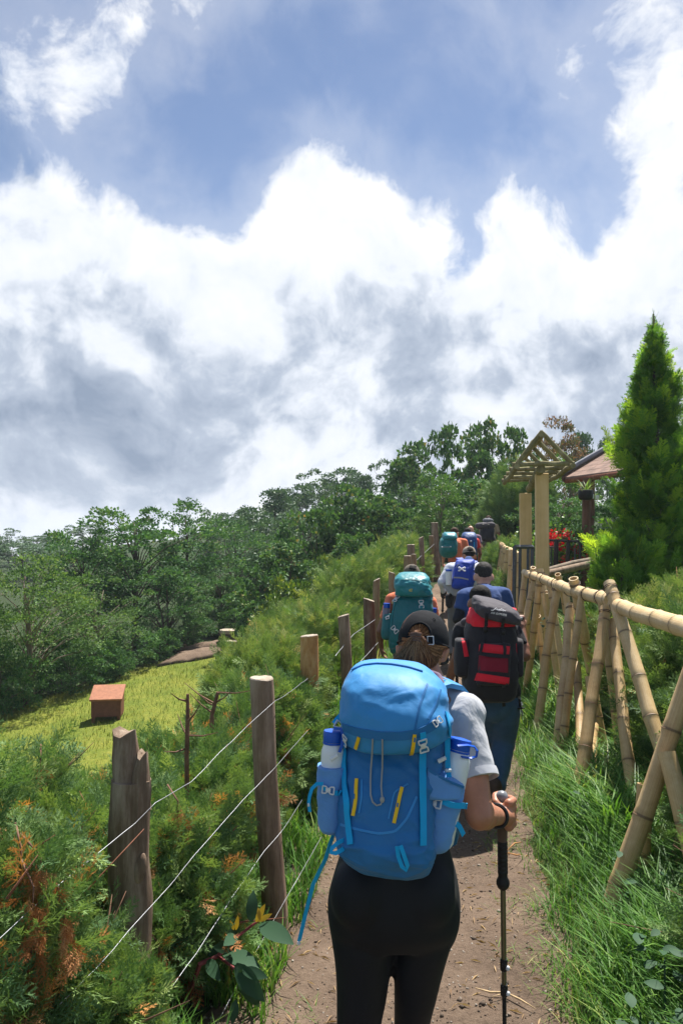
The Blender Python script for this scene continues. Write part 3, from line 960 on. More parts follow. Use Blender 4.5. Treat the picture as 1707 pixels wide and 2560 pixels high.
wood_mat('log_olive', (.11, .095, .045), (.23, .20, .10), (.36, .32, .18), .4, 14)
wood_mat('plank_yellow', (.50, .33, .14), (.64, .44, .20), (.72, .53, .28), .06, 10, .75, .15)

def bamboo_mat():
    m, k = matn('bamboo')
    tc = k.add('ShaderNodeTexCoord')
    uvw = k.add('ShaderNodeAttribute', attribute_name='along')
    nd = k.add('ShaderNodeAttribute', attribute_name='node').outputs['Fac']
    rn = k.add('ShaderNodeAttribute', attribute_name='rnd').outputs['Fac']
    v = uvw.outputs['Vector']
    a = k.noise(k.v('MULTIPLY', v, (6, 6, .8)), 4, 6, .65).outputs['Fac']
    b = k.noise(tc.outputs['Object'], 5, 4, .6).outputs['Fac']
    c = k.noise(tc.outputs['Object'], 45, 4, .6).outputs['Fac']
    f = k.m('ADD', k.m('MULTIPLY', a, .5), k.m('ADD', k.m('MULTIPLY', b, .38), k.m('MULTIPLY', c, .16)))
    pale = k.ramp(f, [(.34, (.34, .19, .075)), (.47, (.57, .39, .18)), (.60, (.68, .51, .28)), (.72, (.75, .61, .40))])
    ylw = k.ramp(f, [(.34, (.18, .10, .045)), (.47, (.42, .26, .11)), (.60, (.56, .38, .17)), (.72, (.63, .48, .26))])
    col = k.mix(rn, pale, ylw)
    col = k.mix(k.m('MULTIPLY', nd, .75), col, (.09, .05, .03))
    k.put(k.b.inputs['Base Color'], col)
    k.b.inputs['Roughness'].default_value = .5
    k.b.inputs['Specular IOR Level'].default_value = .35
    bn = k.add('ShaderNodeBump'); bn.inputs['Strength'].default_value = .35; bn.inputs['Distance'].default_value = .006
    k.put(bn.inputs['Height'], a); k.l.new(bn.outputs[0], k.b.inputs['Normal'])
bamboo_mat()
mat('hollow', (.10, .07, .04), .9)
mat('wire', (.30, .31, .33), .5, .1, 30, metal=.6)
mat('tie_wire', (.08, .05, .035), .6, .2)
mat('black_metal', (.018, .018, .020), .45, .15, 20)
mat('grey_metal', (.07, .075, .085), .45, .15, 20)
mat('roof_sheet', (.22, .135, .10), .7, .2, 6, stretch=(1, 1, 1))
mat('roof_pipe', (.20, .21, .24), .4, .15, 10)
mat('pot_black', (.015, .015, .017), .5, .1)
mat('white_tag', (.75, .75, .72), .6, .05)

# ------------------------------------------------------------------ bamboo
def bamboo(name, p0, p1, r, parent, tone=.2, bow=0.0, node_gap=.30, hollow=True, seed=0):
    rr = random.Random(seed)
    p0, p1 = Vector(p0), Vector(p1)
    ax = p1 - p0; L = ax.length; ax.normalize()
    u = ax.cross(Vector((0, 0, 1)) if abs(ax.z) < .9 else Vector((0, 1, 0))).normalized(); w = ax.cross(u)
    bdir = (u * rr.uniform(-1, 1) + w * rr.uniform(-1, 1)).normalized()
    st = []
    t = rr.uniform(.05, node_gap * .8)
    nodes = []
    while t < L - .02:
        nodes.append(t); t += node_gap * rr.uniform(.85, 1.15)
    st.append((0, 1.0, 0))
    for nd in nodes:
        st += [(nd - .035, 1.0, 0), (nd - .009, 1.05, .15), (nd - .003, 1.10, 1), (nd + .004, 1.03, 1), (nd + .010, 1.06, .2), (nd + .04, 1.0, 0)]
    st.append((L, .98, 0))
    st = sorted([s for s in st if 0 <= s[0] <= L], key=lambda s: s[0])
    n = 14; rings = []; nodeval = []; al = []
    tw = rr.uniform(0, 6)
    for (t, k, nv) in st:
        c = p0 + ax * t + bdir * (bow * math.sin(math.pi * t / L)) + u * fnoise(t, seed, 2.0) * r * .5
        rad = r * k * (1.06 - .12 * t / L)
        rings.append([c + u * math.cos(a) * rad + w * math.sin(a) * rad for a in [2 * math.pi * j / n for j in range(n)]])
        nodeval += [nv] * n
        al += [(math.cos(2 * math.pi * j / n) + tw, math.sin(2 * math.pi * j / n), t + seed * 3.1) for j in range(n)]
    for end, sgn in ((len(rings) - 1, -1),):
        c = sum(rings[end], Vector()) / n
        rings.append([c + (q - c) * .80 for q in rings[end]])
        rings.append([c + (q - c) * .78 + ax * sgn * .05 for q in rings[end]])
        for kk in range(2):
            nodeval += [0.0 if kk == 0 else 1.0] * n; al += al[-n:]
    mb = MB(); mb.loft(rings)
    nodeval += [0, 1.0]; al += [(0, 0, 0)] * 2
    me = mb.mesh(name, True, 40)
    a = me.attributes.new('node', 'FLOAT', 'POINT'); a.data.foreach_set('value', nodeval)
    a = me.attributes.new('rnd', 'FLOAT', 'POINT'); a.data.foreach_set('value', [tone] * len(nodeval))
    a = me.attributes.new('along', 'FLOAT_VECTOR', 'POINT'); a.data.foreach_set('vector', np.array(al, np.float32).reshape(-1))
    return link(name, me, MATS['bamboo'], parent)

def ring_tie(parent, c, ax, r, wire=.0028, turns=2):
    c = Vector(c); ax = Vector(ax).normalized()
    u = ax.cross(Vector((0, 0, 1)) if abs(ax.z) < .9 else Vector((0, 1, 0))).normalized(); w = ax.cross(u)
    pts = [c + u * math.cos(a) * r + w * math.sin(a) * r + ax * (.012 * a / 6.28) for a in np.linspace(0, 6.28 * turns, 16 * turns)]
    return MB().tube(pts, wire, 5).build('tie_wire', MATS['tie_wire'], parent, True, None)

def build_bamboo_fence():
    def rail_d(px):       # depth of the rail plane seen at pixel column px
        u = (px - 853.5) / FPX
        return (1.79 - .0686 * 4.2) / (u - .0686)
    root = empty('bamboo_fence', (1.8, 5.0, 0.1), 'pale bamboo fence with crossed poles under a thick rail beside the path', 'fence')
    def rp(px, py, off=0): return at(px, py, rail_d(px) + off)
    # rails
    rails = [((1800, 1592), (1536, 1511), .052), ((1528, 1500), (1446, 1478), .050), ((1452, 1483), (1398, 1462), .047), ((1404, 1468), (1308, 1431), .044)]
    for i, (a, b, r) in enumerate(rails):
        bamboo('rail', rp(*a), rp(*b), r, root, .02, .012, .34, seed=i + 1)
    # poles: top pixel, bottom pixel, radius, tone, depth offset at the top, bottom d or None (on the ground)
    P = [
        ((1436, 1462), (1505, 1800), .043, .12, -.10, None), ((1476, 1690), (1551, 2185), .046, .20, -.12, None),
        ((1514, 1518), (1441, 2010), .040, .62, -.12, None), ((1526, 1474), (1650, 1860), .043, .06, -.10, 4.75),
        ((1530, 1552), (1583, 2060), .036, .45, .05, None), ((1428, 1512), (1392, 1880), .042, .42, .06, None),
        ((1312, 1432), (1290, 1610), .035, .40, -.08, None), ((1331, 1430), (1316, 1590), .032, .15, .04, 9.3), ((1347, 1450), (1313, 1735), .036, .38, -.10, None),
        ((1352, 1436), (1402, 1750), .035, .08, .06, None), ((1391, 1462), (1344, 1815), .038, .48, -.09, None), ((1396, 1448), (1412, 1520), .030, .05, .10, 7.7),
        ((1344, 1540), (1357, 1700), .032, .2, .12, None), ((1441, 1660), (1450, 1900), .034, .70, .10, None), ((1480, 1770), (1468, 2000), .050, .55, .05, None),
        ((1310, 1500), (1330, 1660), .030, .2, .15, None), ((1368, 1480), (1372, 1720), .030, .3, .18, None),
        ((1336, 1440), (1300, 1600), .030, .3, .12, None),
    ]
    for i, (a, b, r, tone, off, bd) in enumerate(P):
        top = rp(*a, off)
        bot = at(b[0], b[1], bd) if bd else at_ground(b[0], b[1], d0=3)
        if not bd and abs(bot.y - top.y) > 1.2:
            bot = at(b[0], b[1], top.y - .35)
        bot = bot + (bot - top).normalized() * .06
        if i in (0, 3, 7, 9, 11): top = top + (top - bot).normalized() * .06
        bamboo('pole', bot, top, r, root, tone, random.uniform(.0, .02), .32, seed=20 + i)
        if i in (0, 2, 3, 5, 7, 8, 9, 10):
            ax = (top - bot).normalized()
            ring_tie(root, top - ax * .06, ax, r * 1.08)
    for i, (a, b, r, tone) in enumerate([((1330, 1436), (1356, 1690), .027, .1), ((1372, 1453), (1424, 1800), .030, .15), ((1456, 1484), (1408, 1860), .030, .6), ((1412, 1470), (1462, 1880), .031, .35), ((1500, 1496), (1560, 1990), .030, .3)]):
        top = rp(*a, .07 if i % 2 else -.06); bot = at(b[0], b[1], top.y - .25); bot = bot + (bot - top).normalized() * .08
        bamboo('pole', bot, top, r, root, tone, .015, .27, seed=60 + i)
    # the big near cross at the right edge
    a, b = at(1762, 1560, 3.75), at_ground(1526, 2275)
    b = b + (b - a).normalized() * .10
    bamboo('pole', b, a, .042, root, .5, .01, .36, seed=91)
    bamboo('pole', at(1790, 2420, 3.30), at(1668, 1880, 3.62), .042, root, .12, .01, .36, seed=92)
    bamboo('pole', at(1830, 1470, 3.8), at(1660, 2330, 3.9), .044, root, .2, .01, .36, seed=93)
    bamboo('pole', at_ground(1600, 2200), at(1612, 1960, 3.95), .04, root, .5, .0, .36, seed=94)
    # tie wires round the rail
    for (px, py) in ((1545, 1514), (1505, 1494), (1470, 1486), (1425, 1475), (1392, 1460), (1362, 1449), (1335, 1440)):
        ring_tie(root, rp(px, py), Vector((.07, 1, 0)), .055)
    # far fence beyond the gate
    far = empty('bamboo_fence', (3.3, 14, .2), 'row of upright bamboo stakes along the path beyond the log gate', 'fence')
    tops = [(1296, 1382, 11.6), (1288, 1385, 11.9), (1281, 1375, 12.4), (1275, 1378, 12.9), (1270, 1368, 13.5), (1265, 1366, 14.2), (1261, 1362, 15), (1257, 1358, 15.8), (1253, 1356, 16.6), (1249, 1352, 17.6), (1245, 1350, 18.6)]
    for i, (px, py, d) in enumerate(tops):
        t = at(px, py, d)
        b = Vector((t.x + random.uniform(-.25, .05), t.y + random.uniform(-.15, .15), float(terr(t.x, t.y)) - .08))
        bamboo('pole', b, t, random.uniform(.038, .05), far, random.choice([.02, .1, .3, .45]), .01, .32, seed=120 + i)
    for i in range(2):
        a, b = tops[i * 5], tops[i * 5 + 5]
        bamboo('rail', at(a[0], a[1] + 7, a[2]), at(b[0], b[1] + 5, b[2]), .042, far, .05, .01, .34, seed=140 + i)
build_bamboo_fence()

# ------------------------------------------------------------------ left fence posts and wires
def post(px, py, d, wpx, label, tone='post_grey', lean=(0, 0), cut='cut_grey', slant=0.0, bottom=None, knob=0.0, seed=0, split=False):
    top = at(px, py, d)
    gz = float(terr(top.x, top.y)) if bottom is None else bottom
    r = wpx / FPX * d / 2
    root = empty('fence_post', (top.x - lean[0], top.y - lean[1], gz), label, 'fence post', 'wooden posts of the left wire fence')
    H = top.z - gz
    Hs = H
    if split: H = H - .17
    rr = random.Random(seed)
    N = 18; K = 16
    rings = []
    ph = rr.uniform(0, 6)
    for i in range(K + 1):
        t = i / K
        c = Vector((lean[0] * t, lean[1] * t, -.25 + (H + .25) * t)) + Vector((fnoise(t * 2, seed), fnoise(seed, t * 2), 0)) * r * .35
        ring = []
        for j in range(N):
            a = 2 * math.pi * j / N
            k = 1 + .07 * math.sin(2 * a + ph) + .10 * fnoise(math.cos(a) * 1.5 + seed, math.sin(a) * 1.5 + t * 2.5, 1.6)
            k += .04 * fnoise(math.cos(a) * 9 + seed, math.sin(a) * 9, 1.0)          # long cracks
            k *= 1.06 - .08 * t
            if knob and abs(t - .62) < .13: k += knob * max(0, math.cos(a - .4)) * (1 - abs(t - .62) / .13)
            z = 0
            if i == K:
                z = slant * r * math.cos(a) + rr.uniform(-.04, .04) * r
            ring.append(c + Vector((math.cos(a) * r * k, math.sin(a) * r * k, z)))
        rings.append(ring)
    mb = MB(); mb.loft(rings, cap=True)
    o = mb.build('shaft', MATS[tone], root, True, 55); o.matrix_parent_inverse = Matrix.Identity(4)
    # sawn end grain
    mb = MB()
    c = sum(rings[-1], Vector()) / N
    e = [[c + (q - c) * s + Vector((0, 0, h)) for q in rings[-1]] for s, h in ((.99, .001), (.93, .006), (.5, .008))]
    mb.loft(e)
    if not split:
        o = mb.build('sawn_end', MATS[cut], root, True, 50); o.matrix_parent_inverse = Matrix.Identity(4)
    if split:
        mb = MB()
        # a torn wedge of wood standing off the right of the top and a higher tongue at the left rear
        def prong(b0, b1, tip, w0, w1, dp):
            rings = []
            for t in (0, .35, .7, .92, 1):
                cc = Vector(b0).lerp(Vector(tip), t)
                w = lerp(w0, w1, t)
                rings.append([cc + Vector((w * math.cos(a) * (1 + .2 * math.sin(3 * a + t * 4)), dp * (1 - .35 * t) * math.sin(a), .015 * math.cos(a * 2 + t))) for a in [2 * math.pi * q / 10 for q in range(10)]])
            mb.loft(rings)
        prong((-r * .22, r * .05, H - .10), None, (-r * .34, r * .08, Hs + .0), r * .78, r * .62, r * .90)
        prong((r * .28, -r * .10, H - .12), None, (r * .66, -r * .16, Hs - .075), r * .74, r * .26, r * .84)
        prong((r * .05, r * .1, H - .10), None, (r * .12, r * .15, Hs - .085), r * .85, r * .50, r * .8)
        o = mb.build('torn_top', MATS['post_split'], root, True, 40); o.matrix_parent_inverse = Matrix.Identity(4)
        mb = MB()
        mb.ellipsoid((r * .58, -r * .58, H * .66), (r * .36, r * .34, r * .9), Matrix.Rotation(R(12), 3, 'Y'), 12, 8)
        mb.ellipsoid((-r * .5, -r * .62, H * .48), (r * .4, r * .32, r * .9), None, 12, 8)
        o = mb.build('knot', MATS[tone], root, True, 60); o.matrix_parent_inverse = Matrix.Identity(4)
    return root

def build_posts():
    post(330, 1830, 2.9, 94, 'split grey post with a torn top at the lower left', 'post_split', seed=3, split=True, knob=.15)
    post(655, 1697, 3.72, 62, 'round-topped grey post with a flat sawn end beside the nearest walker', 'post_grey', lean=(-.07, 0), seed=5)
    post(773, 1590, 6.0, 42, 'short orange-barked stump poking out of the juniper hedge', 'cut_orange', seed=7, slant=.1)
    post(858, 1540, 7.3, 27, 'pale leaning post above the nearest walker pack', 'post_grey', lean=(-.09, 0), seed=8, slant=.3)
    post(922, 1500, 8.6, 28, 'dark thick post with a pale top left of the teal pack', 'post_dark', lean=(-.03, 0), seed=9, slant=-.3)
    post(941, 1450, 10.8, 17, 'upright reddish post left of the capped teal pack walker', 'post_fresh', seed=10, slant=.5)
    post(979, 1432, 12.6, 16, 'fresh pale post just behind the brown cap', 'post_fresh', cut='cut_grey', seed=11, slant=-.3)
    post(1018, 1390, 14.4, 18, 'short post in front of the pair on the slope', 'post_fresh', seed=12)
    post(1027, 1362, 15.0, 18, 'sawn post at the back of the pair on the slope', 'post_grey', seed=13)
    post(1033, 1386, 14.9, 14, 'low stub beside the pair of posts', 'post_fresh', seed=14)
    post(1052, 1344, 16.8, 13, 'tall slim dark post right of the pair', 'post_grey', lean=(-.05, 0), seed=15, slant=.5)
    post(1086, 1307, 19.5, 17, 'tallest pale post at the head of the left fence', 'post_grey', lean=(-.06, 0), seed=16)
    post(1077, 1340, 19.2, 12, 'short post leaning against the tallest pale post', 'post_fresh', seed=17)
    # wires
    def wire(pts, label, rad=.0013):
        P = [at(*p) for p in pts]
        Q = []
        for i in range(len(P) - 1):
            for t in np.linspace(0, 1, 6)[:-1]:
                q = P[i].lerp(P[i + 1], float(t))
                Q.append(q + Vector((0, fnoise(q.x * 6, q.y * 6) * .004, fnoise(q.y * 7, q.z * 7) * .006)))
        Q.append(P[-1])
        root_o = MB().tube(Q, rad, 5).build('fence_wire', MATS['wire'], None, True, None)
        props(root_o, label, 'wire', 'wires of the left fence')
    wire([(-60, 2400, 2.0), (0, 2345, 2.1), (163, 2200, 2.4), (338, 2059, 2.72), (389, 2005, 2.80), (478, 1954, 3.05), (514, 1918, 3.15), (597, 1835, 3.4), (688, 1753, 3.62), (727, 1730, 4.1), (769, 1696, 4.6)], 'topmost bright wire crossing the split post and the round-topped post')
    wire([(150, 2510, 2.3), (241, 2420, 2.45), (424, 2214, 2.85), (491, 2134, 3.0), (607, 2000, 3.35), (683, 1926, 3.60), (727, 1873, 4.1), (769, 1827, 4.7)], 'second wire from the top on the round-topped post')
    wire([(330, 2600, 2.6), (433, 2464, 2.75), (491, 2384, 2.9), (580, 2245, 3.2), (660, 2129, 3.5), (708, 2075, 3.66), (755, 2000, 4.3)], 'third wire down running in front of the weed')
    wire([(510, 2620, 2.85), (542, 2560, 2.95), (620, 2415, 3.3), (666, 2332, 3.5), (743, 2199, 3.75), (804, 2092, 4.3)], 'lowest wire near the path edge')
    wire([(838, 1640, 6.6), (858, 1615, 7.2), (885, 1585, 7.8), (938, 1548, 8.6)], 'thin wire between the leaning pale post and the dark thick post', .003)
    wire([(900, 1655, 7.4), (940, 1612, 8.4), (960, 1590, 9.0)], 'thin wire below the dark thick post', .003)
    wire([(1020, 1420, 14), (1052, 1390, 16.6), (1085, 1360, 19)], 'far thin wire joining the slope posts', .004)
build_posts()

# ------------------------------------------------------------------ log gate
def build_gate():
    root = empty('log_gate', (2.6, 10.8, .4), 'gate of two pale square posts with a small peaked log roof', 'gate')
    def sq(px0, px1, py0, d, nm='gate_post'):
        a, b = at(px0, py0, d), at(px1, py0, d)
        c = (a + b) / 2; w = (b - a).length
        gz = float(terr(c.x, c.y)) - .1
        Rz = Matrix.Rotation(R(-8), 3, 'Z')
        return MB().box((c.x, c.y, (c.z + gz) / 2), (w * .92, w * .9, c.z - gz), Rz, .006).build(nm, MATS['plank_yellow'], root, True, 30)
    sq(1336, 1370, 1184, 10.0)
    sq(1297, 1328, 1233, 11.6)
    # five triangular frames receding from the viewer
    def log(a, b, r, nm='log', seed=0):
        a, b = Vector(a), Vector(b)
        pts = [a.lerp(b, t) + Vector((fnoise(t * 3, seed) * r * .7, 0, fnoise(seed, t * 3) * r * .7)) for t in np.linspace(0, 1, 7)]
        return MB().tube(pts, [r * (1 + .12 * fnoise(t * 9, seed)) for t in range(7)], 9, jitter=.05).build(nm, MATS['log_olive'], root, True, 60)
    L0, R0, A0 = at(1290, 1161, 9.7), at(1428, 1159, 9.7), at(1352, 1085, 9.7)
    L0 = Vector((at(1290, 1161, 9.7))); W = R0.x - L0.x
    fr = []
    for i, d in enumerate((9.7, 10.4, 11.15, 11.9, 12.6)):
        sh = Vector((.155 * (d - 9.7), d - 9.7, 0.0))
        l, r_, a = L0 + sh, R0 + sh, A0 + sh
        fr.append((l, r_, a))
        log(l - Vector((.05, 0, 0)), r_ + Vector((.03, 0, 0)), .028, 'tie_log', i)
        log(l, a + Vector((.01, 0, .03)), .029, 'rafter_log', i + 10)
        log(r_, a + Vector((-.01, 0, .03)), .029, 'rafter_log', i + 20)
    for kk, nm in ((0, 'eave_log'), (1, 'eave_log'), (2, 'ridge_log')):
        a, b = fr[0][kk], fr[-1][kk]
        e = (b - a).normalized() * .12
        log(a - e + Vector((0, 0, -.035 if kk < 2 else -.02)), b + e + Vector((0, 0, -.035 if kk < 2 else -.02)), .034, nm, 33 + kk)
    # carrying beam over both posts, with a sawn near end
    p0, p1 = at(1352, 1172, 9.75), at(1322, 1222, 11.9)
    log(p0, p1, .055, 'beam_log', 41)
    # dark steel gate leaf standing open behind the post
    g = empty('metal_gate', at_ground(1290, 1500, 10), 'dark grey steel gate leaf standing open at the log gate', 'gate')
    def bar(a, b, r, nm='gate_bar'):
        MB().tube([a, b], r * 1.3, 4).build(nm, MATS['grey_metal'], g, False, None)
    dd = 10.9
    tl, tr = at(1286, 1367, dd), at(1330, 1367, 11.5)
    bl, br = at(1283, 1560, dd), at(1328, 1545, 11.5)
    bar(tl, tr, .022, 'gate_frame'); bar(bl, br, .022, 'gate_frame'); bar(tl, bl, .022, 'gate_frame'); bar(tr, br, .022, 'gate_frame')
    for t in (.30, .75): bar(tl.lerp(tr, t), bl.lerp(br, t), .016)
build_gate()

# ------------------------------------------------------------------ shelter, railing, flowers, hanging pot
def build_shelter():
    root = empty('shelter', (4.4, 14, .8), 'open shelter with a red-brown plank roof on a log post behind the cypress', 'shelter')
    C0, Ht, E1 = at(1404, 1198, 14.2), at(1600, 1080, 14.4), at(1610, 1172, 12.4)      # eave corner, top of the hip, near eave end
    n = 9; th = Vector((0, .01, .03))
    for i in range(n):
        t0, t1 = i / n, (i + .95) / n
        a0, a1 = C0.lerp(Ht, t0), C0.lerp(Ht, t1)
        b0, b1 = E1.lerp(Ht, t0), E1.lerp(Ht, t1)
        v = [a0, b0, b1, a1]
        MB().add(v + [q + th for q in v], [(0, 1, 2, 3), (7, 6, 5, 4), (0, 4, 5, 1), (1, 5, 6, 2), (2, 6, 7, 3), (3, 7, 4, 0)]).build('roof_board', MATS['roof_sheet'], root, False)
    v = [C0, Ht, at(1560, 1110, 17.5), at(1440, 1190, 17.5)]
    up = Vector((0, 0, .04))
    MB().add([q + up for q in v] + [q + up * 2 for q in v], [(0, 1, 2, 3), (7, 6, 5, 4), (0, 4, 5, 1), (1, 5, 6, 2), (2, 6, 7, 3), (3, 7, 4, 0)]).build('rear_roof', MATS['roof_sheet'], root, False)
    MB().tube([C0 + Vector((-.08, 0, .06)), Ht + Vector((0, 0, .07))], .05, 10).build('hip_pipe', MATS['roof_pipe'], root)
    MB().tube([C0 + Vector((.0, -.04, -.01)), Ht + Vector((.05, -.04, -.02))], .045, 8).build('rafter', MATS['log_brown'], root)
    MB().tube([C0 + Vector((.06, -.03, -.03)), E1 + Vector((0, .03, -.03))], .05, 8).build('eave_beam', MATS['log_red'], root)
    for (px, d, r) in ((1466, 13.5, .075), (1478, 14.3, .065)):
        t = at(px, 1195, d); b = Vector((t.x - .05, t.y, float(terr(t.x, t.y)) - .1))
        pts = [b.lerp(t, u) + Vector((fnoise(u * 3, px) * .03, 0, 0)) for u in np.linspace(0, 1, 8)]
        MB().tube(pts, [r * (1.1 - .25 * u) for u in np.linspace(0, 1, 8)], 12, jitter=.04).build('log_post', MATS['log_brown'], root, True, 60)
    # hanging pot
    pr = empty('hanging_pot', at(1462, 1250, 13.2), 'black bag pot with a strappy plant hung on the shelter post', 'plant pot')
    c = at(1463, 1250, 13.25)
    prof = [(.085, 0), (.115, .03), (.125, .10), (.12, .16), (.105, .165), (.09, .13)]
    MB().loft([[c + Vector((math.cos(a) * r_ , math.sin(a) * r_, z)) for a in np.linspace(0, 2 * math.pi, 14, endpoint=False)] for r_, z in prof]).build('pot', MATS['pot_black'], pr)
    V, F = blade_template(.9, 4, .03)
    nb = 46
    az = rng.uniform(0, 6.28, nb); ln = rng.uniform(.2, .34, nb)
    M = np.zeros((nb, 3, 3))
    M[:, 0, 0] = np.cos(az); M[:, 1, 0] = np.sin(az); M[:, 0, 1] = -np.sin(az); M[:, 1, 1] = np.cos(az); M[:, 2, 2] = rng.uniform(.2, .9, nb)
    M *= ln[:, None, None]
    off = np.tile(np.array(c) + np.array([0, 0, .13]), (nb, 1)) + rng.normal(size=(nb, 3)) * .025
    props(link('leaf', scatter('leaf', V, F, M, off, rng.uniform(.3, 1, nb)), MATS['grass_blade'], pr), kind='stuff')
    for (px, py) in ((1479, 1241), (1492, 1243)):
        t = at(px, py, 13.2)
        MB().box(t, (.06, .006, .07), None, .002).build('tag', MATS['white_tag'], pr)
    # black railing and log handrails in front of the flowers
    rl = empty('railing', (3.6, 12.6, .8), 'black metal railing with uneven bars in front of the red flowers', 'railing')
    d = 12.2
    def bb(a, b, r, nm, m='black_metal'): MB().tube([a, b], r, 6).build(nm, MATS[m], rl, True, 40)
    bb(at(1362, 1350, d), at(1456, 1354, d), .022, 'top_rail')
    for px, w in ((1390, .038), (1420, .034), (1450, .022)):
        bb(at(px, 1350, d), at(px - 3, 1432, d - .05), w, 'upright')
    for px in (1371, 1377, 1436):
        bb(at(px, 1370, d + .3), at(px, 1422, d + .3), .014, 'thin_bar', 'grey_metal')
    bb(at(1362, 1368, d + .3), at(1388, 1368, d + .3), .016, 'thin_rail', 'grey_metal')
    lg = empty('log_handrail', (3.6, 11.5, .8), 'pair of pale log rails sloping past the black railing', 'handrail')
    MB().tube([at(1358, 1428, 11.2), at(1430, 1408, 11.6), at(1500, 1395, 12.0)], [.04, .042, .04], 9, jitter=.05).build('log', MATS['bark_pale'], lg)
    MB().tube([at(1360, 1436, 10.9), at(1430, 1420, 11.2), at(1500, 1404, 11.5)], [.05, .052, .05], 9, jitter=.05).build('log', MATS['post_grey'], lg)
    # flowers: red geraniums behind the railing
    fl = empty('flower_bush', (3.9, 13.6, .9), 'bush of bright red geranium flowers behind the black railing', 'flowers')
    c = np.array([list(at(px, py, 13.4 + random.uniform(-.3, .3))) for px, py in ((1375, 1340), (1385, 1332), (1392, 1345), (1408, 1338), (1415, 1338), (1378, 1360), (1440, 1375), (1447, 1376), (1458, 1373), (1435, 1395), (1428, 1400), (1408, 1375), (1412, 1402), (1400, 1366), (1384, 1352), (1456, 1400), (1366, 1358))])
    m = 34
    pos = np.repeat(c, m, 0) + rng.normal(size=(len(c) * m, 3)) * np.array([.05, .05, .035])
    M = frames(rng.normal(size=(len(pos), 3)) + np.array([0, -.6, .5]), rng.normal(size=(len(pos), 3))) * .055
    props(link('petal', scatter('petal', LEAF_V, LEAF_F, M, pos, rng.uniform(0, 1, len(pos))), MATS['flower_red'], fl), kind='stuff')
    n = 2600
    cc = np.array(at(1412, 1378, 13.7))
    pos = cc + rng.normal(size=(n, 3)) * np.array([.30, .25, .22])
    M = frames(rng.normal(size=(n, 3)), rng.normal(size=(n, 3)) + np.array([0, 0, 1])) * .07
    props(link('leaf', scatter('leaf', LEAF_V, LEAF_F, M, pos, rng.uniform(0, 1, n)), MATS['leaf_bright'], fl), kind='stuff')
build_shelter()

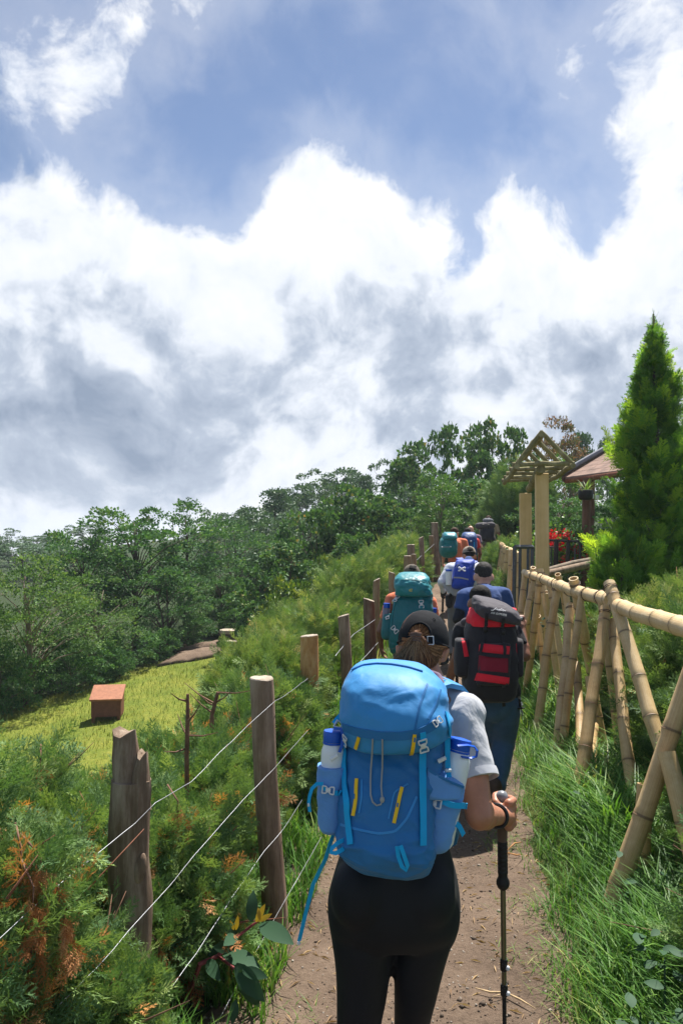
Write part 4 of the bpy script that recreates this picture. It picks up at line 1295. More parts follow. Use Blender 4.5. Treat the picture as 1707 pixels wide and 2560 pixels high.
# ------------------------------------------------------------------ golden cypress
def cypress(px, py_top, d, base_z, rad, n, label, seed, name='cypress_tree'):
    r = np.random.default_rng(seed); rr = random.Random(seed)
    top = at(px, py_top, d)
    z0 = base_z
    H = top.z - z0
    root = empty(name, (top.x, top.y, z0), label, 'tree')
    V, F = spray_template(9, 1.0, seed, 4, .017, .02, .25)
    nb = n // 15
    P_ = []; D_ = []; L_ = []; T_ = []; K_ = []
    for i in range(nb):
        t = (i + r.uniform(0, 1)) / nb
        t = t ** .9
        env = float(np.interp(t, [0, .12, .35, .55, .72, .86, .95, 1.0], [.85, 1.0, .96, .82, .56, .30, .12, .03])) * rad
        a = r.uniform(0, 2 * math.pi)
        Lr = env * r.uniform(.75, 1.35) * (1.25 if r.uniform() < .12 else 1)
        out = np.array([math.cos(a), math.sin(a), 0.0])
        rise = (.35 + .55 * t) * r.uniform(.8, 1.3)
        z0_ = t * H * .93
        m = 15 if t < .85 else 9
        for q in range(m):
            u = .30 + .75 * (q / (m - 1))
            p = out * Lr * u ** .85 + np.array([0, 0, z0_ + rise * Lr * u ** 1.8 * 1.2])
            tang = out * .85 * u ** -.15 + np.array([0, 0, rise * 1.8 * u ** .8 * 1.2])
            d = tang / np.linalg.norm(tang) + r.normal(size=3) * (.42 if u < .9 else .16)
            P_.append(p + r.normal(size=3) * .03); D_.append(d); L_.append(float(np.interp(t, [0, .6, .85, 1], [.30, .27, .19, .11])) * r.uniform(.7, 1.25)); T_.append(u); K_.append(out)
    # the leader
    for q in range(26):
        u = q / 25
        P_.append(np.array([0, 0, H * (.80 + .185 * u)])); D_.append(np.array([r.normal() * (.5 - .42 * u), r.normal() * (.5 - .42 * u), 1.0])); L_.append(.17 * (1 - .55 * u)); T_.append(.6); K_.append(np.array([1.0, 0, 0]))
    pos = np.array(P_); dirs = np.array(D_); n = len(pos); tu = np.array(T_)
    M = frames(dirs, np.array(K_) + r.normal(size=(n, 3)) * .6) * np.array(L_)[:, None, None]
    rnd = np.clip(.06 + .46 * r.uniform(0, 1, n) + .55 * np.clip(tu - .72, 0, 1) * 2.2 * r.uniform(.2, 1, n), 0, 1)
    o = link('crown', scatter('crown', V, F, M, pos, rnd), MATS['cypress_gold'], root); o.matrix_parent_inverse = Matrix.Identity(4)
    # long bare-tipped shoots standing out of the top
    k = 40
    tt = r.uniform(.55, 1, k); aa = r.uniform(0, 6.28, k)
    ee = np.interp(tt, [.5, .72, .86, .95, 1], [.85, .56, .28, .08, .0]) * rad * 1.05
    p2 = np.stack([ee * np.cos(aa), ee * np.sin(aa), tt * H * .96], 1)
    d2 = np.stack([np.cos(aa) * .7, np.sin(aa) * .7, np.full(k, 1.1)], 1) + r.normal(size=(k, 3)) * .15
    V2, F2 = spray_template(9, 1.0, seed + 4, 0, .012, .0, .2)
    V2 = V2 * np.array([.45, 1, .45])
    M2 = frames(d2, r.normal(size=(k, 3))) * (r.uniform(.22, .42, k) * np.interp(tt, [.5, .9, 1], [1, .8, .35]))[:, None, None]
    o = link('shoot', scatter('shoot', V2, F2, M2, p2, r.uniform(.1, .5, k)), MATS['cypress_gold'], root); o.matrix_parent_inverse = Matrix.Identity(4)
    o['kind'] = 'stuff'
    mb = MB(); mb.tube([(0, 0, -.2), (0.02, 0, H * .5), (0, 0, H * .985)], [.09, .05, .006], 8)
    for i in range(26):
        tz = rr.uniform(.05, .8) * H; an = rr.uniform(0, 6.28); e = rad * .7 * (1 - tz / H)
        mb.tube([(0, 0, tz), (math.cos(an) * e * .5, math.sin(an) * e * .5, tz + e * .35), (math.cos(an) * e, math.sin(an) * e, tz + e * 1.0)], [.025, .015, .004], 5)
    o = mb.build('trunk', MATS['bark'], root, True, None); o.matrix_parent_inverse = Matrix.Identity(4)
    return root
cypress(1632, 772, 10.0, .55, .34, 2600, 'tall pointed golden-green cypress tree at the right', 5)
cypress(1725, 985, 12.0, .55, .5, 1000, 'yellowish cypress tree cut off by the right picture edge', 9)
cypress(1555, 1330, 9.2, .45, .32, 420, 'low golden cypress bush at the foot of the tall cypress', 13, 'cypress_bush')

# ------------------------------------------------------------------ grass, weeds, litter
def build_grass():
    V, F = blade_template(.45, 3, .035)
    def blades(name, x, y, ln, mat_, label, lean_scale=1.0, wscale=1.0, rlo=0, rhi=1):
        n = len(x)
        z = terr(x, y) - .015
        az = rng.uniform(0, 2 * math.pi, n)
        M = np.zeros((n, 3, 3))
        ls = rng.uniform(.4, 1.8, n) * lean_scale
        M[:, 0, 0] = np.cos(az) * wscale; M[:, 1, 0] = np.sin(az) * wscale
        M[:, 0, 1] = -np.sin(az) * ls; M[:, 1, 1] = np.cos(az) * ls
        M[:, 2, 2] = 1
        M *= ln[:, None, None]
        tone = np.array([fnoise(a, b, 1.1) for a, b in zip(x, y)]) * .35
        o = link(name, scatter(name, V, F, M, np.stack([x, y, z], 1), np.clip(rng.uniform(rlo, rhi, n) * .9 + tone, 0, 1)), MATS[mat_])
        props(o, label, 'grass', None, 'stuff')
    # right verge
    n = 64000
    y = 2.2 + (rng.uniform(0, 1, n) ** 1.5) * 10; s = .46 + rng.uniform(0, 1, n) ** .8 * 1.7
    keep = (s > .46 + .20 * rng.uniform(0, 1, n) + np.array([fnoise(0, b, 1.6, 2) for b in y]) * .22)
    x = xc(y) + s; x, y, s = x[keep], y[keep], s[keep]
    ln = np.interp(s, [.45, .7, 1.0, 2], [.05, .11, .18, .24]) * rng.uniform(.4, 1.4, len(x)) * (1 + .7 * np.array([fnoise(a, b, 2.6, 5) for a, b in zip(x, y)]))
    blades('grass', x, y, ln, 'grass_blade', 'lush green grass verge under the bamboo fence on the right', 2.0, .85)
    # thin trampled tufts creeping onto the path
    n = 5200
    y = 2.6 + (rng.uniform(0, 1, n) ** 1.4) * 8; sd = np.where(rng.uniform(0, 1, n) < .7, 1, -1); s = sd * (.34 + rng.uniform(0, 1, n) * .26)
    x = xc(y) + s
    cl = np.array([fnoise(a, b, 3.4, 3) for a, b in zip(x, y)]); keep = cl > .12
    blades('grass', x[keep], y[keep], rng.uniform(.02, .07, keep.sum()), 'grass_blade', 'thin trampled grass tufts on the edges of the dirt path', 2.2, 1.3, .2, 1)
    # left verge
    n = 22000
    y = 2.4 + rng.uniform(0, 1, n) ** 1.4 * 12; s = -.56 - rng.uniform(0, 1, n) * .6
    x = xc(y) + s
    cl = np.array([fnoise(a, b, 2.2, 7) for a, b in zip(x, y)]); keep = cl > -.12
    blades('grass', x[keep], y[keep], rng.uniform(.06, .24, keep.sum()), 'grass_blade', 'tufts of grass along the left edge of the path', 1.0, .85)
    # lawn
    n = 60000
    y = rng.uniform(7, 28, n); x = rng.uniform(-13, 1, n)
    keep = (lawn_mask(x, y) > .5) & (x < xc(y) - 2.0)
    x, y = x[keep], y[keep]
    blades('lawn_grass', x, y, rng.uniform(.03, .09, len(x)) * 1.4, 'lawn_blade', 'short yellow-green lawn grass below the left hedge', 1.2, 1.8)
    # tall seeded grass over the left slope
    n = 9000
    y = rng.uniform(8.5, 19, n); s = -1.0 - rng.uniform(0, 1, n) * 3.0; x = xc(y) + s
    blades('tall_grass', x, y, rng.uniform(.25, .6, n), 'grass_blade', 'tall seeding grass on the slope left of the fence', .8, .5, .35, 1)
    # straw and pebbles on the path
    n = 1500
    y = 2.6 + rng.uniform(0, 1, n) ** 1.6 * 10; x = xc(y) + np.sign(rng.normal(size=n)) * (hw(y) * (rng.uniform(0, 1, n) ** .5) * 1.05)
    d = rng.normal(size=(n, 3)) * np.array([1, 1, .12])
    M = frames(d) * (rng.uniform(.015, .07, n))[:, None, None]; M[:, :, 0] *= .16
    zz = zp(y) + .03 * ((x - xc(y)) / (hw(y) + .22)) ** 2 + np.array([fnoise(a, b, 2.3) * .022 + fnoise(a, b, 7, 5) * .008 for a, b in zip(x, y)]) + .004
    o = link('straw_litter', scatter('straw_litter', LEAF_V, LEAF_F, M, np.stack([x, y, zz], 1), rng.uniform(0, 1, n)), MATS['straw'])
    props(o, 'dry straw and leaf bits scattered on the dirt path', 'litter', None, 'stuff')
    n = 6500
    y = 2.6 + rng.uniform(0, 1, n) ** 1.5 * 9; x = xc(y) + rng.normal(size=n) * .42
    keep = np.abs(x - xc(y)) < .8; x, y = x[keep], y[keep]; n = len(x)
    zz = zp(y) + .03 * ((x - xc(y)) / (hw(y) + .22)) ** 2 + np.array([fnoise(a, b, 2.3) * .022 + fnoise(a, b, 7, 5) * .008 for a, b in zip(x, y)]) + .001
    PV = [(1, 0, 0), (0, 1, 0), (-1, 0, 0), (0, -1, 0), (0, 0, .7), (0, 0, -.5)]
    PF = [(0, 1, 4), (1, 2, 4), (2, 3, 4), (3, 0, 4), (1, 0, 5), (2, 1, 5), (3, 2, 5), (0, 3, 5)]
    M = frames(rand_dirs(n)) * (rng.uniform(.002, .007, n) * (1 + 1.6 * (rng.uniform(0, 1, n) < .04)))[:, None, None]
    o = link('pebbles', scatter('pebbles', PV, PF, M, np.stack([x, y, zz], 1), rng.uniform(0, 1, n)), MATS['pebble'])
    props(o, 'small stones and crumbs of soil on the dirt path', 'pebbles', None, 'stuff')
build_grass()

def leaf_mesh(L, W, cup=.12, bend=.25, n=6):
    """broad pointed leaf along +Y with a folded midrib"""
    mb = MB(); vs = []; fs = []
    for i in range(n + 1):
        t = i / n
        w = W * math.sin(math.pi * min(1, t * .96 + .03)) ** .75 * (1 - .25 * t)
        z = -bend * L * t * t
        vs += [(-w, t * L, z + cup * w), (0, t * L, z), (w, t * L, z + cup * w)]
    for i in range(n):
        a = 3 * i
        fs += [(a, a + 1, a + 4, a + 3), (a + 1, a + 2, a + 5, a + 4)]
    mb.add(vs, fs)
    me = mb.mesh('leaf', True, None)
    at_ = me.attributes.new('rnd', 'FLOAT', 'POINT'); at_.data.foreach_set('value', [random.uniform(.2, .9)] * len(vs))
    return me

def build_weeds():
    mat('weed_stem', (.22, .05, .05), .5, .15)
    me = leaf_mesh(.17, .042); me.materials.append(MATS['weed_leaf'])
    me_o = leaf_mesh(.07, .013, bend=.1); me_o.materials.append(MATS['weed_orange'])
    root = empty('broadleaf_weed', at_ground(560, 2480), 'broad-leaved weed with red stems and orange tips below the round-topped post', 'plant')
    base = at(500, 2420, 3.05); base2 = at_ground(470, 2500)
    nodes = [at(500, 2410, 3.05), at(545, 2390, 3.1), at(590, 2345, 3.12), at(635, 2310, 3.15), at(668, 2290, 3.15)]
    MB().tube([base2] + nodes, [.009, .009, .008, .006, .005, .003], 7).build('stem', MATS['weed_stem'], root)
    MB().tube([nodes[1], at(585, 2420, 3.0), at(610, 2430, 2.98)], [.006, .005, .003], 6).build('stem', MATS['weed_stem'], root)
    def leaf(m, p, target, s=1.0, up=(0, -.3, 1)):
        p, tg = Vector(p), Vector(target)
        d = (tg - p)
        M = frames(np.array([list(d.normalized())]), np.array([up], float))[0]
        o = bpy.data.objects.new('leaf', m); COL.objects.link(o); o.parent = root
        o.matrix_parent_inverse = Matrix.Translation(-Vector(root.location))
        L = .17 if m is me else .07
        k = d.length / L
        o.matrix_basis = Matrix.Translation(p) @ Matrix(M.tolist()).to_4x4() @ Matrix.Scale(k, 4)
    n3, n4 = nodes[3], nodes[4]
    leaf(me, at(628, 2305, 3.15), at(632, 2230, 3.17), up=(0, -1, .2))
    leaf(me, at(650, 2312, 3.12), at(722, 2340, 3.0), up=(0, -.6, .8))
    leaf(me, at(600, 2345, 3.12), at(550, 2275, 3.2), up=(-.2, -1, .3)); leaf(me, at(590, 2340, 3.1), at(572, 2350, 3.0), up=(0, -1, .5))
    leaf(me, at(590, 2410, 3.0), at(650, 2500, 2.9), up=(0, -1, .3)); leaf(me, at(605, 2425, 2.98), at(665, 2440, 2.95), up=(0, -.8, .6))
    leaf(me, at(600, 2425, 2.98), at(640, 2530, 2.95), up=(-.3, -1, .2)); leaf(me, at(545, 2392, 3.1), at(500, 2350, 3.15), up=(0, -1, .5))
    leaf(me, at(560, 2385, 3.1), at(640, 2395, 3.0), up=(0, -.4, 1)); leaf(me, at(590, 2500, 2.95), at(580, 2560, 2.9), up=(0, -1, .2))
    leaf(me, at(520, 2400, 3.05), at(540, 2440, 2.95), up=(0, -1, .5)); leaf(me, at(580, 2365, 3.1), at(550, 2370, 3.0), up=(0, -1, .4))
    for (a, b) in (((640, 2305), (662, 2262)), ((645, 2303), (680, 2285)), ((585, 2325), (575, 2300)), ((590, 2325), (595, 2290)), ((545, 2375), (535, 2365)), ((600, 2365), (615, 2358)), ((650, 2300), (645, 2270)), ((556, 2350), (565, 2330))):
        leaf(me_o, at(*a, 3.12), at(*b, 3.12), up=(0, -1, .2))
    # greyish broad-leaved weeds among the right grass
    ms = leaf_mesh(.09, .03, bend=.2); ms.materials.append(MATS['weed_leaf'])
    for gi, (px, py, d, cnt, lab) in enumerate([(1660, 2400, 2.75, 16, 'grey-green broad-leaved weed in the lower right grass'), (1455, 2010, 4.6, 8, 'small round-leaved weed at the foot of the crossed bamboo'), (1600, 2180, 3.6, 9, 'broad-leaved weed behind the foot of the thick leaning bamboo'),
                                           (1600, 2530, 2.7, 10, 'broad-leaved weed at the very bottom right'), (1380, 1560, 8.2, 6, 'small weed leaves beside the bamboo poles')]):
        root = empty('grass_weed', at(px, py, d), lab, 'plant', 'broad-leaved weeds in the right verge')
        g = float(terr(root.location.x, root.location.y))
        for i in range(cnt):
            p = Vector(root.location) + Vector((random.uniform(-.1, .1), random.uniform(-.1, .1), random.uniform(-.08, .08)))
            a = random.uniform(0, 6.28)
            dv = Vector((math.cos(a), math.sin(a), random.uniform(-.2, .5)))
            M = frames(np.array([list(dv)]), np.array([[0, -.5, 1.0]]))[0]
            o = bpy.data.objects.new('leaf', ms); COL.objects.link(o); o.parent = root
            o.matrix_basis = Matrix.Translation(p - Vector(root.location)) @ Matrix(M.tolist()).to_4x4() @ Matrix.Scale(random.uniform(.35, .75), 4)
        MB().tube([(root.location.x, root.location.y, g - .02), root.location], [.005, .003], 5).build('stem', MATS['weed_leaf'], root)
build_weeds()

def build_stalks():
    mat('dry_stalk', (.50, .36, .20), .8, .2, 30)
    mat('dry_stalk_orange', (.46, .23, .09), .8, .2, 30)
    for lab, pts, r, m in (('long pale dry stalk lying on the path beside the pole', [(1188, 2492), (1225, 2500), (1262, 2503), (1300, 2520), (1338, 2542)], .004, 'dry_stalk'),
                           ('short pale straw crossing the long dry stalk', [(1230, 2512), (1258, 2506), (1270, 2485)], .003, 'dry_stalk'),
                           ('bent orange-brown dry stalk right of the pole grip', [(1268, 2140), (1285, 2122), (1305, 2118)], .005, 'dry_stalk_orange'),
                           ('small curled brown twig at the right path edge', [(1268, 2146), (1290, 2152), (1300, 2150)], .005, 'dry_stalk_orange')):
        P = [at_ground(*q) for q in pts]
        P = [Vector((p.x, p.y, max(p.z, float(zp(p.y))) + .030)) for p in P]
        o = MB().tube(P, [r * .5] + [r] * (len(P) - 2) + [r * .3], 6).build('dry_stalk', MATS[m], None, True, None)
        props(o, lab, 'dry stalk', 'dry stalks on the path')
build_stalks()

# ------------------------------------------------------------------ things on the lawn
def build_lawn_things():
    mat('box_orange', (.31, .125, .065), .65, .10, 12, .2, 40)
    mat('box_side', (.16, .062, .04), .7, .12, 12)
    mat('stone_grey', (.30, .28, .26), .9, .2, 9, .6, 30)
    mat('bench_base', (.10, .075, .06), .9, .25, 9, .6, 30)
    g = at_ground(270, 1795, 10)
    root = empty('bin_box', g, 'orange-brown wooden box with a sloping lid on the lawn', 'box')
    w, dp, h = .58, .5, .52
    M = Matrix.Rotation(R(8), 3, 'Z')
    def P(x, y, z): return g + M @ Vector((x, y, z))
    wl, th = w / 2, .03
    pts_f = [P(-wl, -dp / 2, .08), P(wl, -dp / 2, .08), P(wl, -dp / 2, h - .1), P(-wl, -dp / 2, h - .1)]
    pts_b = [P(-wl, dp / 2, .08), P(wl, dp / 2, .08), P(wl, dp / 2, h + .06), P(-wl, dp / 2, h + .06)]
    MB().add(pts_f + pts_b, [(0, 1, 2, 3), (5, 4, 7, 6), (1, 5, 6, 2), (4, 0, 3, 7), (3, 2, 6, 7), (4, 5, 1, 0)]).build('body', MATS['box_side'], root, False)
    a = [P(-wl - .03, -dp / 2 - .05, h - .115), P(wl + .03, -dp / 2 - .05, h - .115), P(wl + .03, dp / 2 + .03, h + .075), P(-wl - .03, dp / 2 + .03, h + .075)]
    b = [q + Vector((0, -.008, .035)) for q in a]
    MB().add(a + b, [(3, 2, 1, 0), (4, 5, 6, 7), (0, 1, 5, 4), (1, 2, 6, 5), (2, 3, 7, 6), (3, 0, 4, 7)]).build('lid', MATS['box_orange'], root, False)
    for sx in (-1, 1):
        for sy in (-1, 1):
            MB().box(P(sx * (wl - .04), sy * (dp / 2 - .04), 0.0), (.06, .06, .2), M).build('foot', MATS['box_side'], root, False)
    # slab table and bench
    t = at_ground(588, 1612, 15)
    root = empty('slab_table', t, 'rustic slab-topped table at the edge of the wood', 'table')
    s = t.y / FPX
    def slab(c, w, dp, th, nm, m, rt, seed):
        rr = random.Random(seed); N = 22
        ring = [Vector((math.copysign(abs(math.cos(a)) ** .5, math.cos(a)) * w / 2 * rr.uniform(.93, 1.05), math.copysign(abs(math.sin(a)) ** .5, math.sin(a)) * dp / 2 * rr.uniform(.93, 1.05), 0)) for a in [2 * math.pi * i / N for i in range(N)]]
        MB().loft([[c + q * .97 for q in ring], [c + q + Vector((0, 0, th * .4 + rr.uniform(-.01, .01))) for q in ring], [c + q * .95 + Vector((0, 0, th)) for q in ring]]).build(nm, MATS[m], rt, True, 40)
    slab(t + Vector((0, 0, .34)), 78 * s, .6, .10, 'table_top', 'cut_grey', root, 1)
    MB().box(t + Vector((-.02, 0, .15)), (72 * s, .45, .36), None, .03).build('base', MATS['bench_base'], root)
    t2 = at_ground(573, 1632, 15)
    root = empty('slab_bench', t2, 'low slab bench in front of the rustic table', 'bench')
    slab(t2 + Vector((0, 0, .26)), 42 * s, .4, .07, 'seat', 'cut_grey', root, 2)
    MB().box(t2 + Vector((0, 0, .1)), (36 * s, .3, .32), None, .02).build('base', MATS['bench_base'], root)
    t3 = at_ground(460, 1628, 15)
    o = MB().tube([t3 + Vector((0, 0, -.05)), t3 + Vector((0, 0, .2))], [.09, .08], 10).build('tree_stump', MATS['post_grey'], None)
    props(o, 'small sawn stump beside the bare soil bed', 'stump')
    # bare dead stems in the left hedge
    for (pts, lab) in (([(467, 1890, 3.9), (470, 1800, 3.9), (470, 1735, 3.9)], 'bare dark dead stem with side stubs between the two near posts'), ([(530, 1790, 4.6), (545, 1730, 4.6)], 'short reddish dead stem right of the bare dark one')):
        P_ = [at(*p) for p in pts]
        b = P_[0]
        root = empty('dead_stem', (b.x, b.y, float(terr(b.x, b.y))), lab, 'dead branch')
        MB().tube([(b.x + .01, b.y, float(terr(b.x, b.y)))] + P_, [.014] + [.012, .010, .007][:len(P_)], 7, jitter=.1).build('stem', MATS['twig'], root)
        for i in range(5):
            t = random.uniform(.1, 1.0); q = P_[0].lerp(P_[-1], t)
            sd = random.choice((-1, 1))
            e = q + Vector((sd * random.uniform(.06, .22), random.uniform(-.1, .1), random.uniform(-.01, .12)))
            MB().tube([q, q.lerp(e, .5) + Vector((0, 0, -.01)), e], [.006, .004, .0015], 5).build('side_twig', MATS['twig'], root)
build_lawn_things()

# ------------------------------------------------------------------ figures: helpers
from mathutils.bvhtree import BVHTree
QUEUE = []
TEXC = bpy.data.textures.new('folds', 'CLOUDS'); TEXC.noise_scale = .09; TEXC.noise_depth = 2
TEXF = bpy.data.textures.new('fine_folds', 'CLOUDS'); TEXF.noise_scale = .035; TEXF.noise_depth = 2

def fused(name, shapes, matname, parent, voxel=.010, smooth=6, fold=0.0, fine=False):
    """one continuous skin round a set of tapered limbs and ellipsoids"""
    mb = MB()
    for s in shapes:
        if s[0] == 'cap':
            _, p0, p1, r0, r1 = s
            p0, p1 = Vector(p0), Vector(p1)
            ax = (p1 - p0); L = ax.length
            if L < 1e-5: continue
            ax.normalize()
            pts = []; rad = []
            for a in (-80, -50, -20): pts.append(p0 + ax * (math.sin(R(a)) * r0)); rad.append(math.cos(R(a)) * r0)
            pts += [p0, p1]; rad += [r0, r1]
            for a in (20, 50, 80): pts.append(p1 + ax * (math.sin(R(a)) * r1)); rad.append(math.cos(R(a)) * r1)
            mb.tube(pts, rad, 14)
        elif s[0] == 'cone':
            _, p0, p1, r0, r1 = s
            mb.tube([p0, Vector(p0).lerp(Vector(p1), .5), p1], [r0, (r0 + r1) / 2, r1], 16)
        elif s[0] == 'ell':
            _, c, r, rot = s
            mb.ellipsoid(c, r, rot, 18, 12)
        elif s[0] == 'loft':
            mb.loft(s[1])
    me = mb.mesh(name, True, None)
    o = link(name, me, MATS[matname], parent)
    m = o.modifiers.new('remesh', 'REMESH'); m.mode = 'VOXEL'; m.voxel_size = voxel; m.use_smooth_shade = True
    if smooth:
        m = o.modifiers.new('smooth', 'SMOOTH'); m.factor = .5; m.iterations = smooth
    if fold:
        m = o.modifiers.new('folds', 'DISPLACE'); m.texture = TEXF if fine else TEXC; m.strength = fold; m.mid_level = .5; m.texture_coords = 'LOCAL'
    QUEUE.append(o)
    return o

def flush():
    bpy.context.view_layer.update()
    dg = bpy.context.evaluated_depsgraph_get()
    done = []
    for o in QUEUE:
        me = bpy.data.meshes.new_from_object(o.evaluated_get(dg))
        me.polygons.foreach_set('use_smooth', [True] * len(me.polygons))
        done.append((o, me))
    for o, me in done:
        o.modifiers.clear(); old = o.data; o.data = me; me.name = o.name.split('.')[0]
        bpy.data.meshes.remove(old)
    QUEUE.clear()

def rot3(rx=0, ry=0, rz=0):
    return Matrix.Rotation(R(rz), 3, 'Z') @ Matrix.Rotation(R(ry), 3, 'Y') @ Matrix.Rotation(R(rx), 3, 'X')

def hand_shapes(wr, d, up, s=1.0, curl=1.0, side=1):
    """palm, four bent fingers and a thumb from wrist wr; d = pointing direction, up = back of the hand"""
    wr, d, up = Vector(wr), Vector(d).normalized(), Vector(up)
    up = (up - d * up.dot(d)).normalized(); sd = d.cross(up) * side
    S = []
    pc = wr + d * .045 * s
    S.append(('cap', wr, wr + d * .02 * s, .026 * s, .027 * s))
    for k in (-1, 0, 1):
        S.append(('cap', wr + d * .012 * s + sd * .012 * k * s, wr + d * .078 * s + sd * .026 * k * s, .017 * s, .014 * s))
    for i, (o, L) in enumerate(((.032, .062), (.011, .070), (-.010, .066), (-.030, .052))):
        b = wr + d * .082 * s + sd * o * s
        ang = R(25 + 45 * curl); d1 = (d * math.cos(ang) - up * math.sin(ang)).normalized()
        ang2 = R(45 + 95 * curl); d2 = (d * math.cos(ang2) - up * math.sin(ang2)).normalized()
        m = b + d1 * L * .52 * s; e = m + d2 * L * .48 * s
        S += [('cap', b, m, .0095 * s, .0088 * s), ('cap', m, e, .0088 * s, .0075 * s)]
    tb = wr + d * .025 * s + sd * .026 * s
    tm = tb + (d * .6 + sd * .6 - up * .5).normalized() * .038 * s
    S += [('cap', tb, tm, .013 * s, .0105 * s), ('cap', tm, tm + (d * .8 - up * .6).normalized() * .032 * s, .0105 * s, .009 * s)]
    return S

def skin_mat(name, col, rough=.5):
    m, k = matn(name)
    tc = k.add('ShaderNodeTexCoord')
    nz = k.noise(tc.outputs['Object'], 14, 5, .6).outputs['Fac']
    k.put(k.b.inputs['Base Color'], k.ramp(nz, [(.3, tuple(c * .82 for c in col)), (.7, tuple(min(1, c * 1.15) for c in col))]))
    k.b.inputs['Roughness'].default_value = rough
    k.b.inputs['Subsurface Weight'].default_value = .15
    k.b.inputs['Subsurface Radius'].default_value = (.02, .008, .004)
    bn = k.add('ShaderNodeBump'); bn.inputs['Strength'].default_value = .15; bn.inputs['Distance'].default_value = .004
    k.put(bn.inputs['Height'], k.noise(tc.outputs['Object'], 180, 3, .6).outputs['Fac']); k.l.new(bn.outputs[0], k.b.inputs['Normal'])
skin_mat('skin_tan', (.40, .17, .095))
skin_mat('skin_fair', (.56, .30, .21))
skin_mat('skin_brown', (.22, .095, .055))

def cloth(name, col, rough=.85, var=.06, weave=350, bump=.25, spec=.2, sheen=.15, fold=.35, fscale=9):
    """woven cloth: colour, fine weave and soft creases"""
    m, k = matn(name)
    tc = k.add('ShaderNodeTexCoord'); o = tc.outputs['Object']
    nz = k.noise(o, 6, 5, .6).outputs['Fac']
    k.put(k.b.inputs['Base Color'], k.ramp(nz, [(.3, tuple(c * (1 - var * 2) for c in col)), (.7, tuple(min(1, c * (1 + var * 2)) for c in col))]))
    k.b.inputs['Roughness'].default_value = rough
    k.b.inputs['Specular IOR Level'].default_value = spec
    k.b.inputs['Sheen Weight'].default_value = sheen
    b1 = k.add('ShaderNodeBump'); b1.inputs['Strength'].default_value = bump; b1.inputs['Distance'].default_value = .002
    k.put(b1.inputs['Height'], k.noise(o, weave, 2, .5).outputs['Fac'])
    b2 = k.add('ShaderNodeBump'); b2.inputs['Strength'].default_value = fold; b2.inputs['Distance'].default_value = .02
    w = k.noise(o, fscale, 3, .5, 1.2).outputs['Fac']
    rg = k.add('ShaderNodeTexNoise', noise_type='RIDGED_MULTIFRACTAL'); k.put(rg.inputs['Vector'], o)
    rg.inputs['Scale'].default_value = fscale * .8; rg.inputs['Detail'].default_value = 2.5; rg.inputs['Distortion'].default_value = .8
    k.put(b2.inputs['Height'], k.m('MULTIPLY_ADD', rg.outputs['Fac'], .12, w))
    k.l.new(b1.outputs[0], b2.inputs['Normal'])
    k.l.new(b2.outputs[0], k.b.inputs['Normal'])
    return m
cloth('nylon_blue', (.022, .225, .53), .6, .05, 500, .15, .5, .05, .22, 9)
cloth('nylon_blue_dark', (.008, .135, .36), .55, .05, 500, .15, .4, .05, .22, 9)
cloth('mesh_blue', (.11, .28, .60), .7, .05, 420, .5, .25, .1, .4, 10)
cloth('web_turq', (.0, .33, .66), .6, .04, 600, .4, .3, .05, .1)
cloth('web_yellow', (.80, .50, .015), .6, .04, 600, .3, .3, 0, .1)
cloth('cord_grey', (.30, .31, .31), .7, .05)
mat('buckle_grey', (.62, .64, .66), .4, .04)
mat('buckle_black', (.02, .02, .022), .4, .04)
mat('bottle_blue', (.012, .095, .52), .35, .04)
cloth('tee_grey', (.42, .435, .47), .9, .05, 420, .2, .15, .2, .6, 9)
cloth('legging', (.006, .0075, .011), .65, .08, 300, .1, .25, .02, .18, 6)
cloth('cap_black', (.012, .013, .016), .85, .08, 500, .4, .15, 0, .2)
cloth('cap_brown', (.14, .115, .085), .9, .08, 500, .3, .2, .1, .2)
cloth('cap_khaki', (.25, .21, .165), .9, .08, 500, .3, .2, .1, .2)
cloth('tee_black', (.018, .018, .022), .9, .08, 420, .2, .15, .1, .6, 9)
cloth('tee_navy', (.032, .070, .20), .85, .06, 420, .2, .2, .1, .6, 9)
cloth('sleeve_black', (.010, .010, .014), .6, .06, 420, .2, .3, .1, .4, 9)
cloth('shirt_white', (.52, .55, .62), .8, .05, 420, .2, .2, .1, .6, 10)
cloth('shirt_orange', (.72, .19, .09), .8, .08, 420, .2, .2, .1, .5, 10)
cloth('shirt_red', (.68, .045, .035), .8, .06, 420, .2, .2, .1, .5, 10)
cloth('jeans', (.045, .095, .165), .9, .12, 380, .3, .15, .1, .6, 8)
cloth('jeans_grey', (.065, .085, .105), .9, .10, 380, .3, .15, .1, .6, 8)
cloth('trouser_grey', (.16, .165, .18), .9, .06, 380, .2, .15, .1, .6, 8)
cloth('trouser_khaki', (.16, .125, .085), .9, .08, 380, .2, .15, .1, .6, 8)
cloth('shorts_beige', (.45, .33, .20), .9, .06, 380, .2, .15, .1, .5, 8)
cloth('pack_black', (.022, .021, .025), .75, .08, 420, .35, .25, .1, .45, 11)
cloth('pack_slate', (.062, .055, .066), .75, .06, 420, .35, .25, .1, .45, 11)
cloth('pack_red', (.72, .018, .035), .7, .06, 420, .3, .25, .05, .6, 12)
cloth('pack_maroon', (.22, .014, .03), .8, .06, 420, .5, .2, .05, .3, 11)
cloth('pack_teal', (.004, .135, .155), .5, .06, 450, .2, .4, .05, .6, 13)
cloth('pack_teal_lid', (.008, .20, .235), .45, .06, 450, .2, .45, .05, .6, 13)
cloth('pack_green', (.002, .155, .155), .5, .06, 450, .2, .4, .05, .6, 13)
cloth('pack_royal', (.006, .045, .36), .55, .06, 450, .2, .4, .05, .5, 12)
cloth('pack_navy', (.008, .055, .20), .55, .06, 450, .2, .4, .05, .5, 12)
cloth('purple_cloth', (.20, .14, .20), .9, .08)
